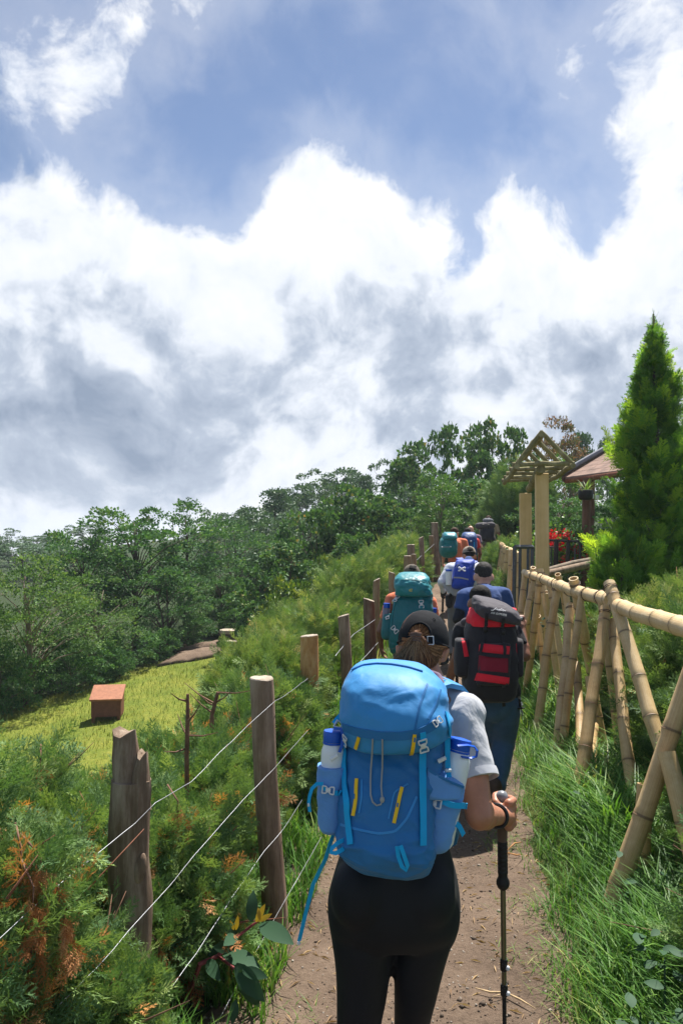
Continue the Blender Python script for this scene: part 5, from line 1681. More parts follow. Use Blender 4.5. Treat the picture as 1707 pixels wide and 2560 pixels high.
mat('boot', (.06, .04, .03), .8, .2, 12)
mat('print_white', (.72, .72, .75), .7, .04)
mat('print_yellow', (.50, .48, .16), .7, .04)

def hair_mat(name, c1, c2, c3, rough=.75):
    m, k = matn(name)
    at_ = k.add('ShaderNodeAttribute', attribute_name='rnd').outputs['Fac']
    tc = k.add('ShaderNodeTexCoord')
    nz = k.noise(k.v('MULTIPLY', tc.outputs['Object'], (1, 1, .25)), 160, 3, .6).outputs['Fac']
    f = k.m('ADD', k.m('MULTIPLY', at_, .6), k.m('MULTIPLY', nz, .5))
    k.put(k.b.inputs['Base Color'], k.ramp(f, [(.2, c1), (.5, c2), (.85, c3)]))
    k.b.inputs['Roughness'].default_value = rough
    k.b.inputs['Specular IOR Level'].default_value = .25
    bn = k.add('ShaderNodeBump'); bn.inputs['Strength'].default_value = .9; bn.inputs['Distance'].default_value = .006
    k.put(bn.inputs['Height'], nz); k.l.new(bn.outputs[0], k.b.inputs['Normal'])
hair_mat('hair_chestnut', (.06, .022, .009), (.22, .09, .034), (.46, .24, .11), .5)
hair_mat('hair_grey', (.02, .018, .016), (.07, .065, .06), (.20, .19, .18))
hair_mat('hair_black', (.006, .005, .004), (.02, .017, .014), (.06, .05, .045))
hair_mat('hair_brown', (.04, .015, .007), (.11, .045, .018), (.20, .09, .04))

def bottle_white():
    m, k = matn('bottle_white')
    k.b.inputs['Base Color'].default_value = (.72, .75, .78, 1)
    k.b.inputs['Roughness'].default_value = .35
    k.b.inputs['Subsurface Weight'].default_value = .35
    k.b.inputs['Subsurface Radius'].default_value = (.03, .03, .03)
bottle_white()

# rows (py, left px, right px, depth of the centre, half depth) -> loft rings
def row_rings(rows, n=40, e=.62, yaw=0, wrinkle=0.0, wscale=12, seed=0, side_gather=0.0, crease=0.0, cdir=(6, 6, 20)):
    out = []
    cy, sy = math.cos(R(yaw)), math.sin(R(yaw))
    for ri, (py, l, r, dc, hd) in enumerate(rows):
        a, b = at(l, py, dc), at(r, py, dc)
        c = (a + b) / 2; hwid = (b - a).length / 2
        ring = []
        for j in range(n):
            an = 2 * math.pi * j / n
            ca, sa = math.cos(an), math.sin(an)
            x = math.copysign(abs(ca) ** e, ca) * hwid; y = math.copysign(abs(sa) ** e, sa) * hd
            p = c + Vector((x * cy - y * sy, x * sy + y * cy, 0))
            if wrinkle:
                w = mnoise.noise(Vector((p.x * wscale + seed, p.y * wscale, p.z * wscale * 1.6))) + .5 * mnoise.noise(Vector((p.x * wscale * 2.4, p.y * wscale * 2.4 + seed, p.z * wscale * 3)))
                g = 1.0
                if side_gather and ca > .35:
                    w += side_gather * math.sin(p.z * 95 + p.x * 60 + 2 * mnoise.noise(p * 12)) * (ca - .35)
                if crease:
                    n1 = mnoise.noise(Vector((p.x * cdir[0] + seed, p.y * cdir[1], p.z * cdir[2])) + Vector((0, 0, 1.5 * mnoise.noise(p * 7))))
                    n2 = mnoise.noise(Vector((p.x * cdir[0] * 1.9, p.y * cdir[1] * 1.9 + seed, p.z * cdir[2] * 1.8 + p.x * 14)))
                    w += crease * ((1 - abs(n1)) ** 6 + .6 * (1 - abs(n2)) ** 6)
                p = p + (p - c).normalized() * w * wrinkle
            ring.append(p)
        out.append(ring)
    return out

def dense_rows(rows, k=4):
    """smooth (Catmull-Rom) in-between rows"""
    A = np.array(rows, float); out = []
    n = len(A)
    for i in range(n - 1):
        p0, p1, p2, p3 = A[max(i - 1, 0)], A[i], A[i + 1], A[min(i + 2, n - 1)]
        for t in np.linspace(0, 1, k + 1)[:-1]:
            out.append(tuple(.5 * ((2 * p1) + (-p0 + p2) * t + (2 * p0 - 5 * p1 + 4 * p2 - p3) * t * t + (-p0 + 3 * p1 - 3 * p2 + p3) * t ** 3)))
    out.append(tuple(A[-1]))
    return out

class Surf:
    """lays things on the surface seen at a photograph pixel"""
    def __init__(self, *mbs):
        v = []; f = []
        for m in mbs:
            b = len(v); v += [tuple(q) for q in m.v]; f += [tuple(i + b for i in q) for q in m.f]
        self.t = BVHTree.FromPolygons(v, f)
    def hit(self, px, py, d=2.1, lift=.004):
        o = Vector((0, 0, EYE)); tgt = at(px, py, d)
        h, nrm, idx, dist = self.t.ray_cast(o, (tgt - o).normalized())
        if h is None: return tgt, Vector((0, -1, 0))
        if nrm.dot(tgt - o) > 0: nrm = -nrm
        return h + nrm * lift, nrm
    def strap(self, pts, width, name, matname, parent, thick=.0025, lift=.003, d=2.1, sub=5):
        Q = []; N = []
        for i in range(len(pts) - 1):
            for t in np.linspace(0, 1, sub + 1)[:-1]:
                q, nn = self.hit(lerp(pts[i][0], pts[i + 1][0], t), lerp(pts[i][1], pts[i + 1][1], t), d, lift)
                Q.append(q); N.append(nn)
        q, nn = self.hit(*pts[-1], d, lift); Q.append(q); N.append(nn)
        # smooth normals and points a little
        N2 = [(N[max(i - 1, 0)] + N[i] * 2 + N[min(i + 1, len(N) - 1)]).normalized() for i in range(len(N))]
        Q2 = [Q[0]] + [(Q[i - 1] + Q[i] * 2 + Q[i + 1]) / 4 for i in range(1, len(Q) - 1)] + [Q[-1]]
        return MB().ribbon(Q2, width, thick, N2).build(name, MATS[matname], parent, True, 40)
    def buckle(self, px, py, dirpx, w, L, parent, matname='buckle_grey', d=2.1, name='buckle', lift=.007):
        """side-release buckle: two waisted halves"""
        c, nn = self.hit(px, py, d, lift)
        c2, _ = self.hit(px + dirpx[0], py + dirpx[1], d, lift)
        t = (c2 - c); t = (t - nn * t.dot(nn)).normalized(); s = t.cross(nn)
        root = None
        mb = MB()
        def bar(a, b, r): mb.tube([a, b], r, 6)
        hw_, hl = w / 2, L / 2
        r = w * .10
        A = [c + t * hl + s * hw_, c + t * hl - s * hw_, c - t * hl + s * hw_, c - t * hl - s * hw_]
        mid = [c + s * hw_ * .35, c - s * hw_ * .35]
        bar(A[0], A[1], r); bar(A[2], A[3], r)
        mb.tube([A[0], c + t * hl * .45 + s * hw_ * .95, mid[0], c - t * hl * .45 + s * hw_ * .95, A[2]], r, 6)
        mb.tube([A[1], c + t * hl * .45 - s * hw_ * .95, mid[1], c - t * hl * .45 - s * hw_ * .95, A[3]], r, 6)
        M = Matrix((s, t, nn)).transposed()
        mb.box(c, (w * .55, L * .42, w * .12), M, w * .03)
        return mb.build(name, MATS[matname], parent, True, 50)

def strands(name, guides, n, spread, width, parent, matname, seed=0, taper=True, wild=0.0):
    """hair locks: n thin strips scattered round guide curves (lists of points)"""
    rr = random.Random(seed); mb = MB(); tone = []
    for i in range(n):
        g = guides[rr.randrange(len(guides))]
        k = len(g)
        off0 = Vector((rr.gauss(0, 1), rr.gauss(0, 1), rr.gauss(0, 1)))
        off1 = Vector((rr.gauss(0, 1), rr.gauss(0, 1), rr.gauss(0, 1)))
        pts = []
        for j, p in enumerate(g):
            t = j / (k - 1)
            sp = spread[0] * (1 - t) + spread[1] * t
            pts.append(Vector(p) + (off0 * (1 - t) + off1 * t) * sp + Vector((rr.gauss(0, 1), rr.gauss(0, 1), rr.gauss(0, 1))) * wild * t)
        # resample
        Q = []
        for j in range(k - 1):
            p0, p1, p2, p3 = pts[max(j - 1, 0)], pts[j], pts[j + 1], pts[min(j + 2, k - 1)]
            for t in (0, .33, .66):
                Q.append(.5 * ((2 * p1) + (p2 - p0) * t + (2 * p0 - 5 * p1 + 4 * p2 - p3) * t * t + (3 * p1 - p0 - 3 * p2 + p3) * t ** 3))
        Q.append(pts[-1])
        w0 = width * rr.uniform(.6, 1.3)
        vs = []; fs = []
        for j, q in enumerate(Q):
            t = j / (len(Q) - 1)
            d = (Q[min(j + 1, len(Q) - 1)] - Q[max(j - 1, 0)]).normalized()
            s = d.cross(Vector((0, 1, 0.2))).normalized()
            w = w0 * (1 - .85 * t if taper else 1)
            vs += [q - s * w / 2, q + s * w / 2]
        for j in range(len(Q) - 1):
            fs.append((2 * j, 2 * j + 1, 2 * j + 3, 2 * j + 2))
        mb.add(vs, fs); tone += [rr.random()] * len(vs)
    me = mb.mesh(name, True, None)
    if len(me.vertices) == len(tone):
        a = me.attributes.new('rnd', 'FLOAT', 'POINT'); a.data.foreach_set('value', tone)
    o = link(name, me, MATS[matname], parent); o['kind'] = 'stuff'
    return o

# ------------------------------------------------------------------ the nearest walker
def Zp(zx, zy): return (750 + zx * 550 / 1568, 1500 + zy * 700 / 1996)

def build_woman():
    W = empty('person', (.18, 2.3, 0), 'nearest walker seen from behind in grey T-shirt, black leggings and black cap, gripping a pole', 'person')
    # ---- joints
    neck = at(1068, 1705, 2.46); headc = at(1056, 1612, 2.52)
    shR, elR, wrR = at(1160, 1785, 2.34), at(1197, 2036, 2.20), at(1240, 2040, 2.37)
    shL, elL, wrL = at(930, 1790, 2.34), at(872, 1995, 2.36), at(890, 2080, 2.56)
    chest = at(1040, 1860, 2.36); waist = at(985, 2100, 2.27)
    pole_c = at(1256, 2030, 2.45)
    Mh = rot3(-24, 0, -14)          # head bowed and turned a little to the right
    body = []
    body += [('ell', headc, (.070, .090, .098), Mh), ('ell', headc + Mh @ Vector((0, .035, -.06)), (.052, .062, .062), Mh)]
    body += [('cap', headc + Mh @ Vector((0, .085, -.015)), headc + Mh @ Vector((0, .104, -.045)), .008, .012)]      # nose
    for sx in (-1, 1):
        body.append(('ell', headc + Mh @ Vector((sx * .074, .0, -.028)), (.008, .016, .028), Mh @ rot3(0, sx * 15, 0)))      # ears
        body.append(('ell', headc + Mh @ Vector((sx * .030, .080, .0)), (.016, .010, .010), Mh))
    body += [('cap', headc + Mh @ Vector((0, -.01, -.055)), neck, .050, .052), ('cap', neck, at(1062, 1760, 2.40), .055, .075)]
    body += [('cap', at(1062, 1770, 2.40), shR, .07, .058), ('cap', at(1040, 1770, 2.40), shL, .07, .058)]
    body += [('cap', shR, elR, .050, .038), ('cap', elR, wrR, .040, .027), ('ell', elR.lerp(wrR, .3), (.040, .046, .040), None), ('ell', elR + Vector((0, -.008, -.004)), (.037, .035, .036), None)]
    body += [('cap', shL, elL, .050, .038), ('cap', elL, wrL, .040, .026)]
    body += [('cap', at(1050, 1800, 2.40), waist, .13, .12)]
    # right hand closed round the pole: fingers run round the far side, thumb round the near side
    px, py_, pz = pole_c
    palm = pole_c + Vector((.010, -.026, .0))
    body += [('cap', wrR, palm + Vector((-.004, -.004, -.004)), .027, .026)]
    for k, zz in enumerate((.036, .0125, -.011, -.034)):
        r_ = .0092 if k < 3 else .0082
        f = [pole_c + Vector((.012, -.030, zz)), pole_c + Vector((.033, -.006, zz + .002)), pole_c + Vector((.026, .023, zz)), pole_c + Vector((-.004, .034, zz - .002)), pole_c + Vector((-.025, .018, zz - .004))]
        body += [('cap', f[0], f[1], .0145, .0105), ('cap', f[1], f[2], .0102, r_), ('cap', f[2], f[3], r_, r_ * .95), ('cap', f[3], f[4], r_ * .95, r_ * .8)]
    th = [pole_c + Vector((-.006, -.030, .012)), pole_c + Vector((-.024, -.014, .034)), pole_c + Vector((-.021, .012, .046)), pole_c + Vector((-.004, .026, .048))]
    body += [('cap', th[0], th[1], .016, .0125), ('cap', th[1], th[2], .012, .0105), ('cap', th[2], th[3], .0105, .009)]
    body += hand_shapes(wrL, Vector((.2, .8, -.2)), Vector((-.5, 0, .8)), .95, .8, -1)
    # legs and pelvis under the leggings
    hL, hR = at(905, 2300, 2.27), at(1062, 2300, 2.29)
    kL, kR = at(897, 2560, 2.27), at(1030, 2560, 2.33)
    aL, aR = Vector((kL.x - .005, 2.20, .10)), Vector((kR.x - .005, 2.30, .10))
    body += [('cap', waist, at(982, 2240, 2.28), .11, .13), ('cap', hL, kL, .075, .052), ('cap', hR, kR, .075, .045), ('cap', kL, aL, .048, .034), ('cap', kR, aR, .045, .034)]
    fused('body', body, 'skin_tan', W, .0052, 3)
    # ---- leggings
    def leg_ring(rows): return row_rings(dense_rows(rows, 3), 24, .95)
    sh = []
    sh.append(('loft', row_rings(dense_rows([(2085, 868, 1112, 2.29, .105), (2130, 852, 1126, 2.28, .115), (2180, 836, 1140, 2.275, .125), (2230, 822, 1148, 2.27, .130), (2270, 818, 1150, 2.27, .130), (2310, 822, 1146, 2.27, .12), (2345, 828, 1136, 2.28, .10)], 3), 32, .86)))
    sh += [('ell', at(905, 2235, 2.215), (.088, .085, .105), None), ('ell', at(1060, 2235, 2.215), (.088, .085, .105), None)]
    sh.append(('loft', leg_ring([(2300, 826, 972, 2.27, .085), (2350, 829, 983, 2.27, .095), (2400, 836, 979, 2.27, .090), (2450, 840, 972, 2.27, .083), (2500, 841, 965, 2.27, .076), (2560, 841, 953, 2.27, .066), (2640, 843, 948, 2.26, .060), (2760, 846, 952, 2.24, .062), (2900, 862, 935, 2.215, .043)])))
    sh.append(('loft', leg_ring([(2300, 1000, 1142, 2.28, .085), (2350, 994, 1128, 2.28, .092), (2400, 987, 1113, 2.29, .088), (2450, 985, 1100, 2.30, .080), (2500, 985, 1088, 2.31, .073), (2560, 985, 1074, 2.33, .062), (2640, 984, 1072, 2.34, .056), (2760, 988, 1074, 2.33, .058), (2880, 1002, 1062, 2.31, .042)])))
    fused('leggings', sh, 'legging', W, .0085, 7)
    # ---- T-shirt
    sh = [('loft', row_rings(dense_rows([(1735, 985, 1125, 2.42, .06), (1765, 925, 1178, 2.39, .085), (1800, 915, 1190, 2.375, .105), (1860, 920, 1185, 2.36, .115), (1950, 900, 1160, 2.32, .115), (2050, 872, 1125, 2.29, .115), (2110, 862, 1120, 2.28, .12)], 3), 32, .9)),
          ('cap', at(1085, 1745, 2.42), shR, .055, .066),
          ('cone', shR + Vector((-.015, .0, .010)), at(1200, 1944, 2.245), .064, .049), ('cone', shL, shL.lerp(elL, .6), .064, .05), ('ell', shR, (.064, .064, .062), None), ('ell', shL, (.064, .064, .062), None), ('cone', neck + Vector((0, -.01, -.035)), neck + Vector((0, -.005, .0)), .075, .062)]
    fused('t_shirt', sh, 'tee_grey', W, .008, 14, .012)
    # sleeve hem
    e = at(1200, 1944, 2.245); ax = (e - shR).normalized()
    u = ax.cross(Vector((0, 1, 0))).normalized(); w = ax.cross(u)
    MB().loft([[e + ax * t + (u * math.cos(a) + w * math.sin(a)) * r_ for a in np.linspace(0, 6.283, 28, endpoint=False)] for t, r_ in ((-.020, .051), (-.010, .0525), (.003, .0525), (.004, .049), (-.008, .046))], cap=False).build('sleeve_hem', MATS['tee_grey'], W)
    # shoes
    for a in (aL, aR):
        fused('shoe', [('cap', a + Vector((0, -.03, -.045)), a + Vector((0, .13, -.06)), .045, .035), ('cap', a + Vector((0, 0, -.02)), a + Vector((0, .03, -.02)), .045, .04), ('ell', a + Vector((0, .05, -.08)), (.045, .13, .022), None)], 'boot', W, .012, 4)
    # wrist band
    d = (wrR - elR).normalized()
    c = wrR + d * .004
    u = d.cross(Vector((0, 0, 1))).normalized(); w = d.cross(u)
    MB().tube([c + (u * math.cos(a) + w * math.sin(a)) * .0315 + d * .006 * math.sin(a) for a in np.linspace(0, 6.283, 26)], .0055, 7).build('wrist_strap', MATS['buckle_black'], W)

    # ---- hair: shell, pulled-back locks, hanging tail
    hair = [('ell', headc + Mh @ Vector((0, -.012, .012)), (.0755, .089, .094), Mh), ('ell', headc + Mh @ Vector((-.004, -.045, -.045)), (.066, .050, .058), Mh), ('cap', at(1040, 1600, 2.42), at(1018, 1652, 2.43), .022, .036), ('cap', at(1050, 1610, 2.43), at(1055, 1650, 2.44), .03, .034)]
    o = fused('hair', hair, 'hair_chestnut', W, .007, 3)
    clip = at(1040, 1594, 2.405)
    gd = []
    rr = random.Random(4)
    def onhead(px, py):
        o_ = Vector((0, 0, EYE)); dd = (at(px, py, 2.5) - o_).normalized()
        # sphere-ish head hit
        c = headc + Mh @ Vector((0, -.012, .0)); L = (c - o_).dot(dd); foot = o_ + dd * L
        h = (foot - c).length; rad = .094
        return foot - dd * math.sqrt(max(0, rad * rad - h * h)) if h < rad else foot - dd * .0
    def clump(gs, per, spread, width, nm, seed, wild=0.0, bow=.0):
        # locks: strands of one lock stay together
        q = random.Random(seed); out = []
        for g_ in gs:
            for _ in range(per):
                j = [Vector((q.gauss(0, 1), q.gauss(0, 1) * .5, q.gauss(0, 1))) * spread for _ in range(2)]
                n_ = len(g_)
                out.append([Vector(p) + j[0] * (1 - i / (n_ - 1)) + j[1] * (i / (n_ - 1)) + Vector((0, -bow * math.sin(math.pi * i / (n_ - 1)), 0)) for i, p in enumerate(g_)])
        strands(nm, out, len(out) * 14, (.0012, .0016), width, W, 'hair_chestnut', seed, True, wild)
    for a_ in np.linspace(R(-5), R(185), 15):
        x, y = 1049 + 26 * math.cos(a_), 1588 - 27 * math.sin(a_)
        p0 = onhead(x, y) + Vector((0, .004, 0)); pm = onhead(lerp(x, 1041, .5), lerp(y, 1592, .5))
        gd.append([p0, pm - Vector((0, .002, 0)), clip])
    clump(gd, 2, .0022, .0017, 'hair_lock', 1)
    gd = []
    for (x, y) in ((1108, 1620), (1106, 1632), (1098, 1614), (1090, 1650), (1080, 1655), (1004, 1604), (1002, 1615), (1100, 1642), (1070, 1658), (1095, 1625), (1085, 1636), (1074, 1640), (1010, 1612), (1060, 1650)):
        p0 = onhead(x, y); pm = onhead(lerp(x, 1041, .55), lerp(y, 1602, .5))
        gd.append([p0 + Vector((0, .003, 0)), pm - Vector((0, .002, 0)), clip + Vector((0, .006, -.008))])
    clump(gd, 3, .004, .0018, 'hair_lock', 2)
    gd = []
    rr = random.Random(11)
    for i in range(26):
        t = i / 25
        x = lerp(974, 1078, t) + rr.uniform(-5, 5); y = 1660 + 14 * math.sin(math.pi * t) + rr.uniform(-6, 8); dd = 2.42 + .03 * abs(t - .6) - .012 * rr.random()
        e = at(x, y, dd); side = (e - clip)
        m1 = clip.lerp(e, .28) + Vector((rr.uniform(-.006, .006), -.016, .014)); m2 = clip.lerp(e, .66) + Vector((rr.uniform(-.009, .009), -.014, .010 + rr.uniform(-.006, .006)))
        gd.append([clip, m1, m2, e])
    clump(gd, 3, .005, .0019, 'ponytail', 3, .0008)
    strands('flyaway_hair', gd + [[onhead(1110, 1630), at(1125, 1640, 2.5), at(1130, 1665, 2.5)], [onhead(1002, 1610), at(990, 1620, 2.45), at(976, 1622, 2.45)]], 70, (.004, .018), .0009, W, 'hair_chestnut', 5, True, .005)
    cl = MB()
    for k in (-1, 0, 1):
        cl.tube([clip + Vector((-.018, -.006, .006 * k)), clip + Vector((-.006, -.016, .008 * k + .003)), clip + Vector((.012, -.014, .008 * k))], .0032, 6)
    cl.tube([clip + Vector((-.018, -.006, .012)), clip + Vector((.0, -.017, .016)), clip + Vector((.014, -.012, .012))], .004, 6)
    cl.build('hair_clip', MATS['log_brown'], W)
    # sunglasses arm and lens seen past the cheek
    MB().tube([headc + Mh @ Vector((.078, .0, -.012)), headc + Mh @ Vector((.075, .06, -.016))], .003, 5).build('glasses_arm', MATS['buckle_black'], W)
    MB().ellipsoid(headc + Mh @ Vector((.052, .085, -.022)), (.024, .010, .019), Mh, 12, 8).build('glasses_lens', MATS['buckle_black'], W)

    # ---- cap: dome with an arched opening at the back, strap and buckle, peak in front
    cc = at(1058, 1603, 2.515)
    Mc = rot3(-16, 4, -10)
    rx, ry, rz = .0795, .098, .096
    NU, NV = 88, 30
    V = []; F = []
    for i in range(NV + 1):
        el = lerp(-.14, math.pi / 2 * .995, i / NV)
        for j in range(NU):
            a = 2 * math.pi * j / NU
            seam = 1 - .010 * math.exp(-((a * 6 / (2 * math.pi)) % 1 - .5) ** 2 * 900)
            V.append(cc + Mc @ Vector((math.cos(a) * math.cos(el) ** .92 * rx * seam if math.cos(el) > 0 else 0, math.sin(a) * max(0, math.cos(el)) ** .92 * ry * seam, math.sin(el) * rz)))
    ox, oz, ow, oh = -.008, -.002, .036, .044
    def inarch(p):
        q = Mc.transposed() @ (p - cc)
        return q.y < 0 and q.z > oz - .030 and ((q.x - ox) / ow) ** 2 + (max(0, q.z - oz) / oh) ** 2 < 1
    for i in range(NV):
        for j in range(NU):
            f = (i * NU + j, i * NU + (j + 1) % NU, (i + 1) * NU + (j + 1) % NU, (i + 1) * NU + j)
            c = (V[f[0]] + V[f[1]] + V[f[2]] + V[f[3]]) / 4
            if not inarch(c): F.append(f)
    capo = MB().add(V, F)
    capr = capo.build('cap_crown', MATS['cap_black'], W, True, 60)
    def dome(x, z, k=1.012):      # back surface point for local x,z
        t = 1 - (x / rx) ** 2 - (z / rz) ** 2
        return cc + Mc @ Vector((x * k, -ry * math.sqrt(max(t, 0)) * k, z * k))
    pts = [dome(ox + ow * math.cos(a), oz + oh * math.sin(a)) for a in np.linspace(0, math.pi, 26)]
    MB().tube(pts, .0034, 6).build('opening_trim', MATS['cap_black'], capr if False else W)
    pts = [dome(x, -.010 + .004 * math.sin((x + .045) * 30), 1.02) for x in np.linspace(-.048, .060, 16)]
    nn = [(p - cc).normalized() for p in pts]
    MB().ribbon(pts, .019, .0022, nn).build('cap_strap', MATS['cap_black'], W)
    c = dome(.026, -.009, 1.045); nn_ = (c - cc).normalized(); s_ = nn_.cross(Vector((0, 0, 1))).normalized(); t_ = s_.cross(nn_)
    q = [c + s_ * a + t_ * b for a, b in ((-.009, -.012), (.009, -.012), (.009, .012), (-.009, .012), (-.009, -.012))]
    MB().tube(q, .0016, 5).build('strap_buckle', MATS['buckle_grey'], W)
    rim = [cc + Mc @ Vector((math.cos(a) * rx * 1.01, math.sin(a) * ry * 1.01, -.0135)) for a in np.linspace(math.pi * 1.5 + .62, math.pi * 1.5 + 2 * math.pi - .68, 50)]
    MB().tube(rim, .003, 5).build('cap_rim', MATS['cap_black'], W)
    # peak
    pv = []
    for t in np.linspace(0, 1, 6):
        for a in np.linspace(R(30), R(150), 14):
            r_ = 1 + .72 * t * math.sin(a) ** 1.2
            pv.append(cc + Mc @ Vector((math.cos(a) * rx * (1 + .1 * t), math.sin(a) * ry * r_, -.012 - .02 * t * t - .02 * t * math.cos(a) ** 2)))
    pf = [(i * 14 + j, i * 14 + j + 1, (i + 1) * 14 + j + 1, (i + 1) * 14 + j) for i in range(5) for j in range(13)]
    o = MB().add(pv, pf).build('cap_peak', MATS['cap_black'], W)
    sm = o.modifiers.new('thick', 'SOLIDIFY'); sm.thickness = .003
    QUEUE.append(o)
    eye = dome(.030, .058, 1.006)
    MB().tube([eye + Vector((.004 * math.cos(a), -.001, .004 * math.sin(a))) for a in np.linspace(0, 6.283, 12)], .0011, 5).build('eyelet', MATS['cap_black'], W)
    return W
build_woman()

def build_blue_pack():
    P = empty('backpack', at(985, 2160, 2.06), 'big blue trekking backpack with yellow tabs on the nearest walker', 'backpack')
    # main sack
    body = MB()
    rows = [(1800, 880, 1118, 2.20, .10), (1844, 866, 1112, 2.185, .112), (1900, 860, 1104, 2.165, .120), (1956, 854, 1092, 2.145, .128), (2020, 848, 1086, 2.125, .132), (2070, 846, 1084, 2.110, .132), (2105, 851, 1084, 2.105, .128), (2130, 866, 1082, 2.105, .118), (2152, 890, 1074, 2.108, .100), (2166, 922, 1060, 2.115, .070), (2170, 955, 1040, 2.118, .035)]
    body.loft(row_rings(dense_rows(rows, 10), 120, .60, -9, .0062, 12, 3, 0, .85, (7, 7, 17)))
    body.build('sack', MATS['nylon_blue_dark'], P, True, 70)
    # floating lid
    lid = MB()
    rows = [(1656, 925, 985, 2.235, .05), (1660, 900, 1020, 2.225, .085), (1670, 882, 1058, 2.212, .118), (1692, 868, 1090, 2.195, .138), (1722, 860, 1108, 2.18, .148), (1756, 856, 1119, 2.165, .152), (1786, 855, 1124, 2.155, .152), (1810, 858, 1124, 2.152, .148), (1828, 862, 1120, 2.155, .142), (1840, 868, 1112, 2.16, .134), (1843, 880, 1100, 2.165, .118), (1838, 900, 1080, 2.17, .09)]
    rings = row_rings(dense_rows(rows, 9), 130, .70, -9, .0062, 12, 8, .9, .35, (13, 13, 8))
    # the lower edge sags in the middle and lifts to the right
    for ri, ring in enumerate(rings):
        k = ri / (len(rings) - 1)
        for q in ring:
            u = (q.x - .14) / .13
            q.z += max(0, k - .45) * (-.030 * (1 - u * u) + .022 * u)
    lid.loft(rings)
    lid.build('lid', MATS['nylon_blue'], P, True, 70)
    S = Surf(body, lid); SL = Surf(lid)
    # piping round the lid top and the lid rim band
    S.strap([(880, 1676), (905, 1664), (940, 1660), (980, 1662), (1020, 1669), (1055, 1680)], .010, 'lid_piping', 'nylon_blue_dark', P, .006, .002)
    S.strap([Zp(310, 905), Zp(400, 940), Zp(560, 968), Zp(720, 970), Zp(840, 950), Zp(930, 905), Zp(985, 860)], .022, 'lid_rim', 'nylon_blue_dark', P, .004, .001, sub=6)
    # seam ridges on the lid's right end
    for pts in ([Zp(905, 600), Zp(860, 720), Zp(840, 800), Zp(815, 940)], [Zp(1000, 640), Zp(960, 760), Zp(910, 850)]):
        S.strap(pts, .005, 'lid_seam', 'nylon_blue_dark', P, .003, .001)
    # lower pocket panel seam, front pocket outline
    S.strap([Zp(290, 1600), Zp(420, 1640), Zp(560, 1665), Zp(680, 1650), Zp(760, 1560), Zp(830, 1400)], .006, 'seam', 'nylon_blue', P, .003, .0008)
    S.strap([Zp(440, 1280), Zp(440, 1400), Zp(420, 1520)], .004, 'seam', 'nylon_blue', P, .003, .0008)
    S.strap([Zp(770, 1310), Zp(670, 1370), Zp(630, 1560)], .004, 'seam', 'nylon_blue', P, .003, .0008)
    # yellow tabs
    for a in ([(425, 975), (402, 1055)], [(812, 955), (806, 1020), (790, 1105)], [(405, 1278), (402, 1400), (382, 1538)], [(725, 1338), (700, 1450), (668, 1590)]):
        S.strap([Zp(*q) for q in a], .0088, 'daisy_tab', 'web_yellow', P, .003, .0045)
    for (x, y) in ((392, 1405), (696, 1465), (812, 990)):
        S.strap([Zp(x, y - 16), Zp(x - 2, y + 16)], .0035, 'tab_slot', 'nylon_blue_dark', P, .002, .0072)
    # compression straps
    S.strap([Zp(330, 1020), Zp(322, 1150), Zp(328, 1350), Zp(345, 1550), Zp(365, 1745)], .0155, 'strap', 'web_turq', P, .003, .006)
    S.strap([Zp(865, 940), Zp(870, 1000)], .0155, 'strap', 'web_turq', P, .003, .006)
    S.strap([Zp(872, 1080), Zp(868, 1250), Zp(868, 1500), Zp(868, 1750)], .0175, 'strap', 'web_turq', P, .003, .006)
    S.buckle(*Zp(872, 1030), (0, 30), .021, .036, P)
    S.buckle(*Zp(332, 995), (0, 30), .017, .034, P)
    # grey draw cord
    cord = []
    for q in ((522, 985), (515, 1100), (512, 1200), (505, 1300), (508, 1390), (520, 1440), (545, 1462), (575, 1455), (585, 1430), (580, 1330), (585, 1200), (588, 1100), (590, 985)):
        cord.append(S.hit(*Zp(*q), lift=.006)[0])
    MB().tube(cord, .0022, 7).build('draw_cord', MATS['cord_grey'], P)
    MB().ellipsoid(S.hit(*Zp(584, 1430), lift=.009)[0], (.006, .005, .008), None, 10, 8).build('cord_lock', MATS['cord_grey'], P)
    # bottom loops
    def loop(pts, w, nm, mt='web_turq', nrm=(0, -1, .2)):
        MB().ribbon([at(*Zp(a, b), d) for a, b, d in pts], w, .002, Vector(nrm)).build(nm, MATS[mt], P, True, 40)
    loop([(690, 1755, 1.958), (700, 1830, 1.957), (725, 1900, 1.955), (755, 1925, 1.955), (765, 1895, 1.952), (740, 1820, 1.950), (715, 1750, 1.955)], .010, 'ice_axe_loop')
    loop([(340, 1695, 2.02), (270, 1730, 2.0), (225, 1770, 1.99), (222, 1800, 1.985), (255, 1805, 1.985), (300, 1780, 1.995), (340, 1740, 2.02)], .010, 'ice_axe_loop')
    # long loose hip-belt strap at the left
    MB().ribbon([at(*Zp(245, 1650), 2.12), at(*Zp(215, 1740), 2.12), at(*Zp(180, 1850), 2.12), at(783, 2210, 2.13), at(765, 2280, 2.13), at(748, 2352, 2.14)], .011, .002, Vector((.6, -1, 0))).build('loose_strap', MATS['web_turq'], P, True, 40)
    MB().ellipsoid(at(747, 2358, 2.14), (.005, .005, .006), None, 8, 6).build('strap_tip', MATS['buckle_grey'], P)
    # hip belt on the right
    MB().ribbon([at(1130, 2052, 2.16), at(1142, 2070, 2.20), at(1140, 2095, 2.24), at(1120, 2110, 2.26)], .035, .012, Vector((1, -.6, .1))).build('hip_belt', MATS['nylon_blue_dark'], P)
    loop([(1105, 1590, 2.10), (1135, 1615, 2.10), (1165, 1675, 2.11)], .014, 'strap', nrm=(.5, -1, .3))
    # ---- side pockets and the bottles inside (bottles are things of their own)
    pk = MB()
